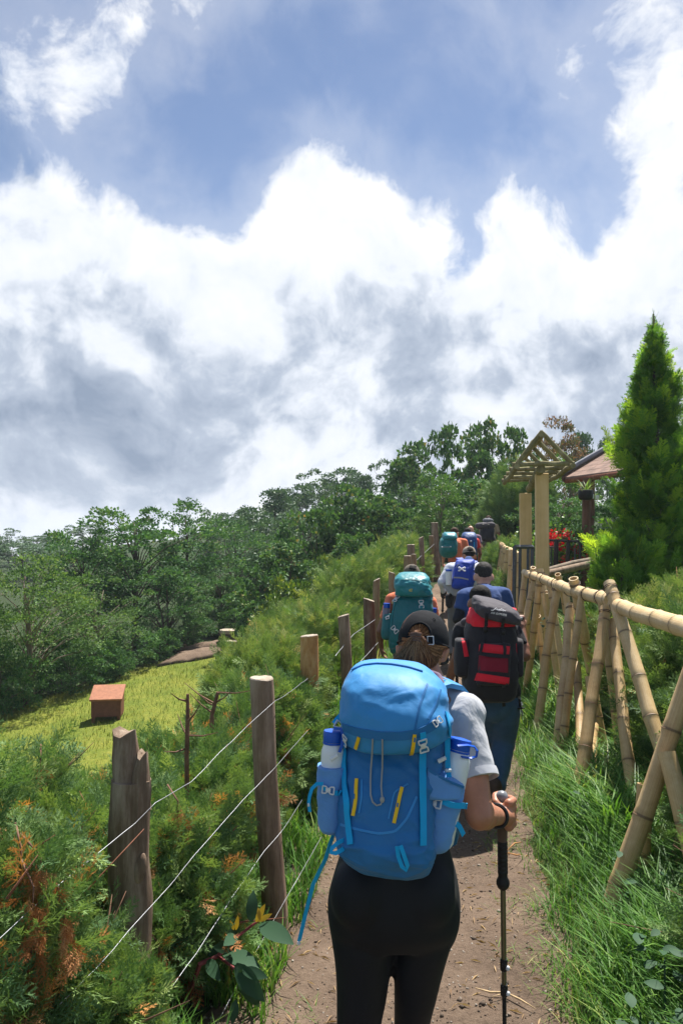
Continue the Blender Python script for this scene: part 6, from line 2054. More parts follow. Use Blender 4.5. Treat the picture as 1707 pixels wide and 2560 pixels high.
    rows = [(1922, 1066, 1106, 2.125, .035), (1935, 1062, 1125, 2.125, .052), (1950, 1060, 1145, 2.122, .055), (1968, 1058, 1156, 2.120, .055), (2000, 1056, 1150, 2.112, .055), (2040, 1052, 1138, 2.105, .053), (2080, 1046, 1128, 2.100, .050), (2110, 1042, 1121, 2.098, .046), (2122, 1048, 1112, 2.098, .036), (2127, 1062, 1100, 2.10, .02)]
    pk.loft(row_rings(dense_rows(rows, 7), 64, .72, 10, .0030, 18, 5, 0, .9, (8, 8, 22)))
    pk.build('side_pocket', MATS['mesh_blue'], P, True, 70)
    pl = MB()
    rows = [(1912, 797, 862, 2.12, .044), (1940, 796, 864, 2.118, .048), (1990, 796, 862, 2.115, .05), (2040, 797, 860, 2.11, .05), (2062, 800, 858, 2.108, .046), (2074, 808, 850, 2.108, .036), (2080, 822, 842, 2.108, .018)]
    pl.loft(row_rings(dense_rows(rows, 8), 64, .78, -8, .0030, 18, 7, 0, .9, (8, 8, 24)))
    pl.build('side_pocket', MATS['mesh_blue'], P, True, 70)
    SP = Surf(pk, pl, body)
    # slanted top hem of the right pocket reaching up to the strap
    MB().ribbon([at(*Zp(905, 1205), 2.04), at(*Zp(980, 1255), 2.045), at(*Zp(1075, 1300), 2.05), at(*Zp(1165, 1335), 2.07)], .006, .004, Vector((0, -1, .3))).build('pocket_hem', MATS['nylon_blue_dark'], P)
    v = [at(*Zp(905, 1200), 2.045), at(*Zp(1165, 1335), 2.075), at(*Zp(1140, 1420), 2.06), at(*Zp(900, 1420), 2.035)]
    nx, ny = 12, 8; gv = []; 
    for i in range(ny + 1):
        for j in range(nx + 1):
            a = v[0].lerp(v[1], j / nx); b = v[3].lerp(v[2], j / nx); q = a.lerp(b, i / ny)
            gv.append(q + Vector((0, -.008 * math.sin(math.pi * j / nx) - .003 * mnoise.noise(q * 30), 0)))
    gf = [(i * (nx + 1) + j, i * (nx + 1) + j + 1, (i + 1) * (nx + 1) + j + 1, (i + 1) * (nx + 1) + j) for i in range(ny) for j in range(nx)]
    o = MB().add(gv, gf).build('pocket_panel', MATS['mesh_blue'], P)
    sm = o.modifiers.new('thick', 'SOLIDIFY'); sm.thickness = .003; QUEUE.append(o)
    # compression straps across the pockets
    SP.strap([Zp(1010, 1445), Zp(1060, 1450), Zp(1140, 1462), Zp(1190, 1470)], .0145, 'strap', 'web_turq', P, .003, .012)
    SP.buckle(*Zp(960, 1460), (30, 2), .021, .038, P, lift=.016)
    SP.strap([Zp(160, 1330), Zp(190, 1340)], .012, 'strap', 'web_turq', P, .003, .008)
    SP.strap([Zp(235, 1365), Zp(300, 1385)], .012, 'strap', 'web_turq', P, .003, .008)
    SP.buckle(*Zp(205, 1350), (30, 10), .018, .030, P, lift=.011)
    loop([(165, 1310, 2.06), (120, 1310, 2.055), (85, 1345, 2.05), (68, 1400, 2.05), (62, 1450, 2.05), (70, 1510, 2.05)], .009, 'loose_strap', nrm=(-.6, -1, .2))
    MB().box(at(*Zp(62, 1460), 2.05), (.007, .006, .010), None, .002).build('strap_keeper', MATS['buckle_grey'], P)
    # load straps right side running down past the lid
    S.strap([Zp(1030, 800), Zp(1055, 900), Zp(1062, 980)], .013, 'strap', 'web_turq', P, .003, .004)
    MB().ribbon([at(*Zp(1050, 980), 2.10), at(*Zp(1050, 1080), 2.09), at(*Zp(1052, 1190), 2.085), at(*Zp(1060, 1265), 2.08)], .0135, .0025, Vector((0, -1, .1))).build('strap', MATS['web_turq'], P)
    MB().box(at(*Zp(1055, 1215), 2.078), (.017, .006, .009), None, .002).build('ladder_lock', MATS['buckle_grey'], P)
    MB().tube([at(*Zp(985, 1150), 2.06), at(*Zp(1035, 1125), 2.055)], [.006, .0052], 10).build('cord_toggle', MATS['buckle_grey'], P)
    MB().tube([at(*Zp(218, 1140), 2.06), at(*Zp(270, 1105), 2.06)], [.0058, .005], 10).build('cord_toggle', MATS['buckle_grey'], P)
    S.buckle(*Zp(970, 870), (20, -25), .016, .026, P)
    loop([(300, 810, 2.14), (262, 850, 2.14), (240, 880, 2.14)], .012, 'strap', nrm=(-.4, -1, .1))
    MB().tube([at(*Zp(240, 900), 2.12), at(*Zp(265, 855), 2.12), at(*Zp(300, 880), 2.12), at(*Zp(285, 912), 2.12), at(*Zp(240, 900), 2.12)], .0024, 6).build('buckle', MATS['buckle_grey'], P)
    # shoulder strap over the right shoulder, lilac cloth bundle at the collar
    MB().ribbon([at(1085, 1712, 2.30), at(1112, 1704, 2.33), at(1138, 1712, 2.36), at(1156, 1735, 2.42), at(1150, 1790, 2.47)], .05, .014, [Vector((.1, -.4, 1)), Vector((.2, -.3, 1)), Vector((.4, 0, 1)), Vector((.5, .5, .6)), Vector((.3, 1, .2))]).build('shoulder_strap', MATS['nylon_blue'], P)
    MB().ribbon([at(960, 1712, 2.30), at(945, 1706, 2.35), at(938, 1730, 2.43), at(940, 1800, 2.48)], .05, .014, [Vector((0, -.4, 1)), Vector((0, 0, 1)), Vector((0, .5, .6)), Vector((0, 1, .2))]).build('shoulder_strap', MATS['nylon_blue'], P)
    MB().ribbon([at(1078, 1700, 2.30), at(1105, 1698, 2.32), at(1140, 1712, 2.345)], .012, .003, Vector((.1, -.5, 1))).build('strap', MATS['web_turq'], P)
    fused('lilac_cloth', [('cap', at(1070, 1684, 2.33), at(1092, 1692, 2.33), .012, .014), ('cap', at(1092, 1692, 2.33), at(1102, 1708, 2.31), .014, .012), ('cap', at(1095, 1698, 2.33), at(1112, 1702, 2.33), .010, .007)], 'purple_cloth', P, .004, 2, .006, True)
    # ---- bottles
    def bottle(label, base, axis, r, h, cap_r, parts):
        B = empty('water_bottle', base, label, 'bottle', 'white water bottles in the blue pack')
        ax = Vector(axis).normalized(); u = ax.cross(Vector((0, 1, 0))).normalized(); w = ax.cross(u)
        def rev(prof, nm, mt, n=28, par=B, rib=0):
            MB().loft([[base + ax * z + (u * math.cos(a) + w * math.sin(a)) * r_ * (1 + rib * (math.cos(a * n / 2) > 0)) for a in np.linspace(0, 6.2832, n, endpoint=False)] for r_, z in prof]).build(nm, MATS[mt], par, True, 40)
        rev([(r * .85, 0), (r, .012), (r, h * .84), (r * .97, h * .89), (r * .82, h * .95), (r * .74, h * .97), (r * .74, h)], 'bottle_body', 'bottle_white')
        rev([(cap_r * 1.03, h * .965), (cap_r * 1.06, h * .975), (cap_r * 1.03, h * .985)], 'collar', 'bottle_blue')
        rev([(cap_r * .98, h * .99), (cap_r, h * .995), (cap_r, h + .022), (cap_r * .94, h + .026), (cap_r * .5, h + .028)], 'bottle_cap', 'bottle_blue', 40, B, .02)
        return B, ax, u, w
    b0, b1 = at(*Zp(985, 1745), 2.115), at(*Zp(1130, 1060), 2.14)
    B, ax, u, w = bottle('white bottle with a blue looped cap in the right side pocket', b0, b1 - b0, .037, (b1 - b0).length, .029, 0)
    t = b1 + ax * .012
    MB().ribbon([at(*Zp(1120, 1040), 2.10), at(*Zp(1190, 1035), 2.11), at(*Zp(1240, 1045), 2.12), at(*Zp(1262, 1075), 2.12), at(*Zp(1255, 1115), 2.12), at(*Zp(1215, 1128), 2.12), at(*Zp(1150, 1118), 2.10)], .006, .003, Vector((0, -.6, 1))).build('carry_loop', MATS['bottle_blue'], B)
    b0, b1 = at(828, 2070, 2.115), at(833, 1851, 2.12)
    B, ax, u, w = bottle('white bottle with a ribbed blue cap in the left side pocket', b0, b1 - b0, .031, (b1 - b0).length, .026, 0)
    MB().ribbon([at(*Zp(240, 915), 2.09), at(*Zp(290, 918), 2.085), at(*Zp(305, 960), 2.085), at(*Zp(300, 1030), 2.085), at(*Zp(280, 1085), 2.085)], .008, .003, Vector((.2, -1, .2))).build('carry_loop', MATS['bottle_blue'], B)
build_blue_pack()

def build_pole(label, top, bot, s=1.0, grip=.09, parent=None):
    """telescopic trekking pole from the knob at top to the tip on the ground"""
    top, bot = Vector(top), Vector(bot)
    T = empty('trekking_pole', bot, label, 'trekking pole')
    ax = (bot - top); L = ax.length; ax.normalize()
    u = ax.cross(Vector((0, 1, 0))).normalized(); w = ax.cross(u)
    def rev(prof, nm, mt, n=16):
        MB().loft([[top + ax * z + (u * math.cos(a) + w * math.sin(a)) * r_ for a in np.linspace(0, 6.2832, n, endpoint=False)] for r_, z in prof]).build(nm, MATS[mt], T, True, 40)
    rev([(.004, -.022), (.013, -.018), (.0185, -.008), (.019, .002), (.017, .010), (.012, .015)], 'knob', 'pole_grey')
    rev([(.011, .014), (.013, .018), (.0115, .03), (.0155, .05), (.016, .10), (.0145, .13)], 'grip', 'pole_cork')
    prof = [(.0145, .13)]
    z = .13
    for i in range(8):
        prof += [(.0155, z + .004), (.0155, z + .010), (.0142, z + .0125)]; z += .0125
    rev(prof + [(.0145, z + .01), (.020, z + .022), (.0205, z + .03), (.0155, z + .042), (.0085, z + .048)], 'foam_sleeve', 'pole_black')
    z1 = z + .046; z2 = z1 + (L - z1) * .30; z3 = z1 + (L - z1) * .40
    rev([(.0082, z1), (.0082, z2)], 'upper_shaft', 'pole_bronze')
    rev([(.0075, z2), (.0075, z3)], 'middle_shaft', 'pole_bronze')
    rev([(.0065, z3), (.0060, L - .05)], 'lower_shaft', 'pole_black')
    for zz in (z2, z3):
        rev([(.0105, zz - .02), (.0115, zz - .015), (.0115, zz + .012), (.009, zz + .016)], 'clamp', 'pole_black')
        c = top + ax * zz
        MB().box(c + Vector((.010, -.008, -.004)), (.012, .012, .014), None, .003).build('clamp_lever', MATS['buckle_grey'], T)
    rev([(.008, L - .06), (.026, L - .055), (.028, L - .05), (.008, L - .045)], 'basket', 'pole_black')
    rev([(.0065, L - .05), (.005, L - .015), (.0025, L)], 'tip', 'pole_grey')
    return T
mat('pole_grey', (.20, .215, .235), .35, .06, spec=.5)
mat('pole_black', (.012, .012, .013), .6, .1)
mat('pole_cork', (.10, .065, .045), .8, .1)
mat('pole_bronze', (.16, .145, .10), .3, .06, metal=.7)
_t = at(1254, 1995, 2.45)
build_pole('bronze and black trekking pole gripped by the nearest walker', _t, Vector((_t.x + .012, _t.y + .03, 0.0)))

# ------------------------------------------------------------------ the other walkers
def patch(S, quad, name, matname, parent, lift=.006, d=6, nx=10, ny=10, puff=0.0):
    """a cloth panel laid on the surface inside a photograph quad (tl, tr, br, bl)"""
    tl, tr, br, bl = quad
    top = []; bot = []
    for i in range(ny + 1):
        for j in range(nx + 1):
            u, v = j / nx, i / ny
            x = lerp(lerp(tl[0], tr[0], u), lerp(bl[0], br[0], u), v); y = lerp(lerp(tl[1], tr[1], u), lerp(bl[1], br[1], u), v)
            q, nn = S.hit(x, y, d, 0)
            k = lift + puff * (math.sin(math.pi * u) * math.sin(math.pi * v)) ** .5
            top.append(q + nn * k); bot.append(q - nn * .004)
    n = (nx + 1) * (ny + 1)
    F = []
    g = lambda i, j: i * (nx + 1) + j
    for i in range(ny):
        for j in range(nx):
            F.append((g(i, j), g(i, j + 1), g(i + 1, j + 1), g(i + 1, j)))
            F.append((n + g(i + 1, j), n + g(i + 1, j + 1), n + g(i, j + 1), n + g(i, j)))
    for i in range(ny):
        F.append((g(i, 0), g(i + 1, 0), n + g(i + 1, 0), n + g(i, 0))); F.append((g(i + 1, nx), g(i, nx), n + g(i, nx), n + g(i + 1, nx)))
    for j in range(nx):
        F.append((g(0, j + 1), g(0, j), n + g(0, j), n + g(0, j + 1))); F.append((g(ny, j), g(ny, j + 1), n + g(ny, j + 1), n + g(ny, j)))
    return MB().add(top + bot, F).build(name, MATS[matname], parent, True, 50)

def walker(label, J, skin, shirt, trousers, hair=None, sleeve=.55, s=1.0, cap=None, fold=.018, head_rot=(-10, 0, 0), loc=None, shorts=False, glove=False, voxel=.012, belly=1.0, bald=False):
    g = J['anL']; W = empty('person', loc or (J['pel'].x, J['pel'].y, float(zp(J['pel'].y))), label, 'person')
    Mh = rot3(*head_rot); H = J['head']
    b = [('ell', H, (.074 * s, .092 * s, .100 * s), Mh), ('ell', H + Mh @ Vector((0, .035, -.06)) * s, (.054 * s, .062 * s, .06 * s), Mh), ('cap', H + Mh @ Vector((0, .088, -.01)) * s, H + Mh @ Vector((0, .106, -.04)) * s, .009 * s, .013 * s)]
    for sx in (-1, 1):
        b.append(('ell', H + Mh @ Vector((sx * .079, -.004, -.025)) * s, (.010 * s, .018 * s, .031 * s), Mh @ rot3(0, 0, -sx * 25)))
        b.append(('ell', H + Mh @ Vector((sx * .030, .084, .004)) * s, (.015 * s, .009 * s, .010 * s), Mh))
    nk = J['neck']
    b += [('cap', H + Mh @ Vector((0, -.008, -.05)) * s, nk, .053 * s, .056 * s)]
    ch = (J['shL'] + J['shR']) / 2
    b += [('cap', ch + Vector((0, -.0, -.05)), J['pel'] + Vector((0, 0, .08)), .12 * s, .115 * s), ('cap', J['shL'], J['shR'], .055 * s, .055 * s), ('cap', nk, ch, .06 * s, .08 * s)]
    for q in 'LR':
        sh_, el, wr = J['sh' + q], J['el' + q], J['wr' + q]
        b += [('cap', sh_, el, .050 * s, .038 * s), ('cap', el, wr, .039 * s, .026 * s), ('ell', el.lerp(wr, .3), (.040 * s,) * 3, None)]
        fd = J.get('hd' + q, (wr - el)); b += hand_shapes(wr, fd, J.get('hu' + q, Vector((1 if q == 'R' else -1, -.2, .2))), s, J.get('curl' + q, .8), 1 if q == 'R' else -1)
        hp, kn, an = J['hp' + q], J['kn' + q], J['an' + q]
        b += [('cap', hp, kn, .078 * s, .054 * s), ('cap', kn, an, .052 * s, .036 * s), ('ell', kn.lerp(an, .3) + Vector((0, -.015, 0)), (.050 * s, .052 * s, .09 * s), None)]
        fused('boot', [('cap', an + Vector((0, -.03, -.03)), an + Vector((0, .13, -.05)), .048, .036), ('cap', an, an + Vector((0, 0, .05)), .05, .052), ('ell', an + Vector((0, .05, -.07)), (.046, .14, .022), None)], 'boot', W, .014, 4)
    fused('body', b, skin, W, .009, 3)
    # shirt
    sh = [('cap', J['shL'], J['shR'], .072 * s, .072 * s), ('cap', ch + Vector((0, -.01, -.06)), J['pel'] + Vector((0, 0, .10)), .150 * s * belly, .140 * s * belly), ('ell', ch + Vector((0, -.01, -.12 * s)), (.185 * s * belly, .125 * s * belly, .20 * s), None), ('ell', J['pel'] + Vector((0, 0, .08)), (.165 * s * belly, .13 * s * belly, .14 * s), None), ('cone', nk + Vector((0, 0, -.07)), nk + Vector((0, 0, -.005)), .085 * s, .062 * s)]
    for q in 'LR':
        sh_, el, wr = J['sh' + q], J['el' + q], J['wr' + q]
        sh += [('cone', nk + Vector((0, -.01, -.03)), sh_ + Vector((0, 0, .012)), .062 * s, .062 * s)]
        if sleeve <= 1: sh += [('cone', sh_, sh_.lerp(el, sleeve), .072 * s, .060 * s)]
        else: sh += [('cap', sh_, el, .068 * s, .050 * s), ('cap', el, el.lerp(wr, .92), .048 * s, .036 * s)]
        sh += [('ell', sh_, (.072 * s,) * 3, None)]
    fused('shirt', sh, shirt, W, voxel, 4, fold)
    # trousers
    tr = [('ell', J['pel'] + Vector((0, -.01, 0)), (.165 * s, .125 * s, .13 * s), None)]
    for q in 'LR':
        hp, kn, an = J['hp' + q], J['kn' + q], J['an' + q]
        tr += [('cap', hp + Vector((0, -.01, 0)), kn, .098 * s, .075 * s)]
        if not shorts: tr += [('cone', kn.lerp(hp, .1), an + (kn - an).normalized() * .03, .074 * s, .064 * s), ('ell', kn, (.072 * s,) * 3, None)]
        else: tr += [('cone', kn.lerp(hp, .1), kn.lerp(an, .12), .082 * s, .080 * s)]
    fused('shorts' if shorts else 'trousers', tr, trousers, W, voxel, 4, fold)
    if hair:
        hs = [('ell', H + Mh @ Vector((0, -.010, .034)) * s, (.0775 * s, .094 * s, .077 * s), Mh), ('ell', H + Mh @ Vector((0, -.042, .0)) * s, (.062 * s, .056 * s, .056 * s), Mh)]
        fused('hair', hs, hair, W, .008, 2, .006, True)
    if cap:
        V = []; F = []
        NU, NV = 40, 12
        for i in range(NV + 1):
            el = lerp(-.05, math.pi / 2 * .995, i / NV)
            for j in range(NU):
                a = 2 * math.pi * j / NU
                V.append(H + Mh @ Vector((math.cos(a) * math.cos(el) ** .9 * .086, math.sin(a) * math.cos(el) ** .9 * .102, .025 + math.sin(el) * .088)) * s)
        for i in range(NV):
            for j in range(NU):
                f = (i * NU + j, i * NU + (j + 1) % NU, (i + 1) * NU + (j + 1) % NU, (i + 1) * NU + j)
                c = Mh.transposed() @ ((V[f[0]] + V[f[2]]) / 2 - H) / s
                if c.y < 0 and (c.x / .036) ** 2 + (max(0, c.z - .033) / .034) ** 2 < 1 and c.z > .028: continue
                F.append(f)
        MB().add(V, F).build('cap', MATS[cap], W)
        pv = []
        for t in np.linspace(0, 1, 5):
            for a in np.linspace(R(25), R(155), 12):
                pv.append(H + Mh @ Vector((math.cos(a) * .086, math.sin(a) * .102 * (1 + .75 * t * math.sin(a)), .022 - .02 * t * t)) * s)
        o = MB().add(pv, [(i * 12 + j, i * 12 + j + 1, (i + 1) * 12 + j + 1, (i + 1) * 12 + j) for i in range(4) for j in range(11)]).build('cap_peak', MATS[cap], W)
        m = o.modifiers.new('thick', 'SOLIDIFY'); m.thickness = .003; QUEUE.append(o)
    return W

def text_mesh(txt, name, matname, parent, c, right, up, size, thick=.0012):
    cu = bpy.data.curves.new(name, 'FONT'); cu.body = txt; cu.align_x = 'CENTER'; cu.align_y = 'CENTER'; cu.size = size; cu.extrude = thick
    o = bpy.data.objects.new(name, cu); COL.objects.link(o)
    right = Vector(right).normalized(); nn = right.cross(Vector(up)).normalized(); up = nn.cross(right)
    o.matrix_world = Matrix.Translation(c) @ Matrix((right, up, nn)).transposed().to_4x4()
    bpy.context.view_layer.update()
    me = bpy.data.meshes.new_from_object(o.evaluated_get(bpy.context.evaluated_depsgraph_get()))
    me.transform(o.matrix_world)
    bpy.data.objects.remove(o); bpy.data.curves.remove(cu)
    return link(name, me, MATS[matname], parent)

def build_walkers():
    # ============ man with the red and black pack
    def Q(zx, zy): return (1130 + zx * .12755, 1460 + zy * .12755)
    D = 5.6
    J = dict(head=at(1200, 1503, 5.98), neck=at(1206, 1540, 5.86), shL=at(1158, 1578, 5.76), shR=at(1280, 1586, 5.70), elL=at(1141, 1648, 5.78), wrL=at(1118, 1712, 5.92),
             elR=at(1311, 1640, 5.62), wrR=at(1303, 1572, 5.74), hdR=Vector((-.1, .25, .9)), huR=Vector((.3, -1, .3)), curlR=1.0,
             pel=at(1238, 1755, 5.60), hpL=at(1216, 1772, 5.62), hpR=at(1262, 1772, 5.60), knL=at(1206, 1868, 5.85), anL=at(1206, 1955, 5.82), knR=at(1258, 1862, 5.68), anR=at(1236, 1958, 5.42))
    J['anL'].z = .10; J['anR'].z = .12
    m = walker('walker in black T-shirt and blue jeans with one fist raised to his shoulder', J, 'skin_brown', 'tee_black', 'jeans', 'hair_black', .62, 1.08, head_rot=(-28, 0, -8))
    MB().box(at(1301, 1547, 5.70), (.036, .02, .030), rot3(20, 10, 0), .006).build('watch', MATS['buckle_black'], m)
    MB().box(at(1301, 1546, 5.685), (.024, .006, .018), rot3(20, 10, 0), .002).build('watch_face', MATS['buckle_grey'], m)
    P = empty('backpack', at(1226, 1740, 5.36), 'black and red expedition backpack with big front pocket', 'backpack')
    d0 = 5.42
    body = MB()
    body.loft(row_rings(dense_rows([(1548, 1172, 1282, 5.50, .10), (1560, 1168, 1284, 5.48, .13), (1600, 1164, 1287, 5.46, .145), (1650, 1161, 1288, 5.43, .15), (1700, 1158, 1287, 5.41, .15), (1735, 1160, 1283, 5.41, .14), (1748, 1170, 1275, 5.42, .11), (1752, 1190, 1262, 5.43, .06)], 8), 80, .6, 4, .009, 7, 2, 0, .7, (5, 5, 12)))
    body.build('sack', MATS['pack_black'], P, True, 70)
    # red gathered collar under the lid, then the drooping lid
    col_ = MB(); col_.loft(row_rings(dense_rows([(1520, 1176, 1286, 5.49, .10), (1535, 1169, 1288, 5.47, .128), (1552, 1168, 1286, 5.46, .138), (1562, 1171, 1284, 5.46, .136)], 4), 56, .62, 4, .008, 16, 5))
    col_.build('collar', MATS['pack_red'], P, True, 70)
    lid = MB()
    lr = row_rings(dense_rows([(1497, 1192, 1236, 5.52, .05), (1500, 1187, 1252, 5.50, .10), (1507, 1185, 1270, 5.48, .14), (1519, 1184, 1286, 5.45, .165), (1533, 1185, 1295, 5.44, .17), (1544, 1189, 1295, 5.44, .165), (1550, 1200, 1290, 5.45, .15), (1548, 1220, 1280, 5.46, .10)], 8), 80, .68, 4, .013, 7, 7, 0, .6, (6, 6, 9))
    for r_ in lr:
        for q in r_: q.z -= .20 * (q.x - at(1240, 1500, 5.45).x)
    lid.loft(lr)
    lid.build('lid', MATS['pack_slate'], P, True, 70)
    S = Surf(body, lid, col_)
    for sx, l, r_ in ((-1, 1136, 1172), (1, 1278, 1304)):
        pk = MB(); pk.loft(row_rings(dense_rows([(1596, l + 6, r_ - 4, 5.45, .05), (1602, l + 1, r_, 5.44, .075), (1640, l - 1, r_ + 1, 5.42, .085), (1680, l, r_, 5.41, .085), (1688, l + 4, r_ - 3, 5.42, .07), (1692, l + 10, r_ - 8, 5.43, .03)], 4), 32, .7, 0, .004, 9, 3))
        pk.build('side_pocket', MATS['pack_black'], P, True, 70)
        Sp = Surf(pk)
        if sx < 0: patch(Sp, [Q(175, 1080), Q(250, 1075), Q(320, 1420), Q(235, 1430)], 'red_trim', 'pack_red', P, .003, 5.4, 5, 8)
        else: patch(Sp, [Q(1195, 1110), Q(1255, 1130), Q(1275, 1470), Q(1210, 1470)], 'red_trim', 'pack_red', P, .003, 5.4, 5, 8)
    pk = MB(); pk.loft(row_rings(dense_rows([Qr for Qr in [(1607, 1204, 1268, 5.33, .03), (1612, 1198, 1274, 5.32, .05), (1630, 1196, 1275, 5.31, .06), (1660, 1195, 1273, 5.29, .065), (1690, 1192, 1272, 5.28, .065), (1706, 1188, 1272, 5.27, .06), (1711, 1196, 1266, 5.28, .04)]], 4), 44, .55, 4, .004, 9, 4))
    pk.build('front_pocket', MATS['pack_black'], P, True, 70)
    SF = Surf(pk, body, lid, col_)
    patch(SF, [Q(545, 1175), Q(1120, 1225), Q(1105, 1390), Q(530, 1330)], 'pocket_flap', 'pack_red', P, .005, 5.3, 10, 6, .008)
    patch(SF, [Q(520, 1400), Q(1085, 1460), Q(1085, 1740), Q(500, 1690)], 'mesh_panel', 'pack_maroon', P, .003, 5.3, 10, 8)
    patch(SF, [Q(480, 1740), Q(1110, 1835), Q(1095, 1970), Q(430, 1890)], 'bottom_panel', 'pack_red', P, .005, 5.3, 10, 6, .004)
    SF.strap([Q(520, 1350), Q(700, 1400), Q(900, 1420), Q(1100, 1420)], .024, 'zip_band', 'pack_black', P, .004, .010, 5.3)
    for x0, y0, y1 in ((690, 560, 850), (1000, 660, 880)):
        SF.strap([Q(x0, y0), Q(x0 - 20, (y0 + y1) / 2), Q(x0 - 40, y1)], .022, 'strap', 'pack_black', P, .004, .012, 5.3)
    for (x, y) in ((645, 905), (985, 950)):
        c, nn = SF.hit(*Q(x, y), 5.3, .014)
        MB().box(c, (.030, .016, .042), rot3(8, 0, 0), .005).build('buckle', MATS['buckle_black'], P)
    SF.strap([Q(620, 980), Q(605, 1100), Q(590, 1250), Q(570, 1370)], .020, 'strap', 'pack_black', P, .004, .014, 5.3)
    SF.strap([Q(985, 1000), Q(1000, 1150), Q(1020, 1300), Q(1010, 1400)], .020, 'strap', 'pack_black', P, .004, .014, 5.3)
    SF.strap([Q(520, 1950), Q(525, 2060), Q(510, 2150)], .024, 'strap', 'pack_black', P, .004, .010, 5.3)
    SF.strap([Q(1000, 1960), Q(995, 2060)], .022, 'strap', 'pack_black', P, .004, .010, 5.3)
    MB().ribbon([at(*Q(995, 2060), 5.30), at(*Q(1000, 2200), 5.36), at(*Q(1010, 2400), 5.40)], .022, .003, Vector((0, -1, 0))).build('loose_strap', MATS['pack_black'], P)
    MB().ribbon([at(*Q(95, 1760), 5.45), at(*Q(90, 1860), 5.45), at(*Q(95, 1990), 5.46)], .02, .003, Vector((0, -1, 0))).build('loose_strap', MATS['pack_black'], P)
    fused('shoulder_strap', [('cap', at(1160, 1556, 5.62), at(1180, 1548, 5.56), .03, .03)], 'pack_slate', P, .012, 2)
    # printed mountain line and lettering
    c, nn = SF.hit(*Q(905, 590), 5.3, .005)
    c2, _ = SF.hit(*Q(1000, 608), 5.3, .005)
    right = (c2 - c).normalized()
    text_mesh('AIR EXPRESS', 'lettering', 'print_white', P, c, right, Vector((0, -.25, 1)), .019)
    pts = [SF.hit(*Q(x, y), 5.3, .006)[0] for x, y in ((760, 512), (800, 514), (850, 478), (885, 512), (930, 508), (960, 502), (990, 522), (1040, 540))]
    MB().tube(pts, .0022, 5).build('mountain_logo', MATS['print_white'], P)
    pts = [SF.hit(*Q(x, y), 5.3, .006)[0] for x, y in ((838, 505), (862, 508), (900, 530), (960, 524), (1000, 540))]
    MB().tube(pts, .0018, 5).build('mountain_logo', MATS['print_white'], P)
    # his pole
    t = at(1283, 1690, 5.62); build_pole('thin dark trekking pole carried by the walker with the red and black pack', at(1272, 1640, 5.60), at(1306, 1790, 5.50), 1)

    # ============ man in the navy polo
    J = dict(head=at(1208, 1437, 7.70), neck=at(1209, 1475, 7.62), shL=at(1162, 1492, 7.56), shR=at(1258, 1488, 7.56), elL=at(1143, 1548, 7.50), wrL=at(1172, 1580, 7.68), elR=at(1278, 1556, 7.55), wrR=at(1258, 1585, 7.75),
             pel=at(1208, 1605, 7.55), hpL=at(1190, 1618, 7.55), hpR=at(1226, 1618, 7.55), knL=at(1188, 1715, 7.75), anL=at(1188, 1800, 7.65), knR=at(1228, 1712, 7.60), anR=at(1228, 1795, 7.35))
    J['anL'].z = .10; J['anR'].z = .12
    m = walker('walker with short grey hair in a navy blue shirt without a pack', J, 'skin_fair', 'tee_navy', 'jeans_grey', 'hair_grey', .62, 1.12, head_rot=(-14, 0, 0), belly=1.06)
    fused('neck_gaiter', [('cap', at(1209, 1468, 7.66), at(1209, 1480, 7.62), .075, .085)], 'pack_slate', m, .010, 2, .012, True)
    fused('arm_sleeve', [('cap', J['shL'].lerp(J['elL'], .6), J['elL'], .054, .052), ('cap', J['elL'], J['wrL'], .050, .036)], 'sleeve_black', m, .010, 3)
    fused('arm_sleeve', [('cap', J['shR'].lerp(J['elR'], .6), J['elR'], .054, .052), ('cap', J['elR'], J['wrR'], .050, .036)], 'sleeve_black', m, .010, 3)

    # ============ teal pack, brown cap
    def T(zx, zy): return (930 + zx * .1148, 1390 + zy * .1148)
    J = dict(head=at(1029, 1437, 8.55), neck=at(1030, 1472, 8.42), shL=at(980, 1500, 8.35), shR=at(1076, 1508, 8.35), elL=at(949, 1578, 8.32), wrL=at(953, 1618, 8.42), hdL=Vector((.1, .15, -1)), curlL=.3, elR=at(1092, 1580, 8.35), wrR=at(1085, 1630, 8.5),
             pel=at(1020, 1630, 8.35), hpL=at(1005, 1645, 8.35), hpR=at(1038, 1645, 8.35), knL=at(1003, 1730, 8.55), anL=at(1003, 1800, 8.45), knR=at(1038, 1728, 8.40), anR=at(1038, 1800, 8.1))
    J['anL'].z = .10; J['anR'].z = .12
    m = walker('walker in a coral striped T-shirt and brown cap under a teal pack', J, 'skin_brown', 'shirt_orange', 'jeans_grey', 'hair_black', .62, 1.0, 'cap_brown', head_rot=(-18, 0, 0))
    P = empty('backpack', at(1015, 1625, 8.1), 'teal trekking backpack with white buckles under the brown cap', 'backpack')
    body = MB()
    body.loft(row_rings(dense_rows([(1484, 992, 1078, 8.24, .10), (1500, 986, 1080, 8.22, .125), (1530, 981, 1080, 8.20, .14), (1570, 976, 1078, 8.18, .145), (1605, 972, 1074, 8.18, .14), (1628, 976, 1068, 8.19, .11), (1638, 990, 1058, 8.2, .06)], 8), 76, .62, -10, .012, 8, 6, 0, .7, (5, 5, 12)))
    body.build('sack', MATS['pack_teal'], P, True, 70)
    lid = MB()
    lid.loft(row_rings(dense_rows([(1430, 1008, 1050, 8.28, .05), (1434, 998, 1062, 8.26, .11), (1444, 990, 1070, 8.22, .15), (1460, 987, 1073, 8.19, .17), (1474, 989, 1076, 8.18, .17), (1486, 992, 1078, 8.19, .155), (1490, 1000, 1070, 8.2, .12)], 8), 80, .68, -10, .014, 8, 9, .3, .6, (6, 6, 9)))
    lid.build('lid', MATS['pack_teal_lid'], P, True, 70)
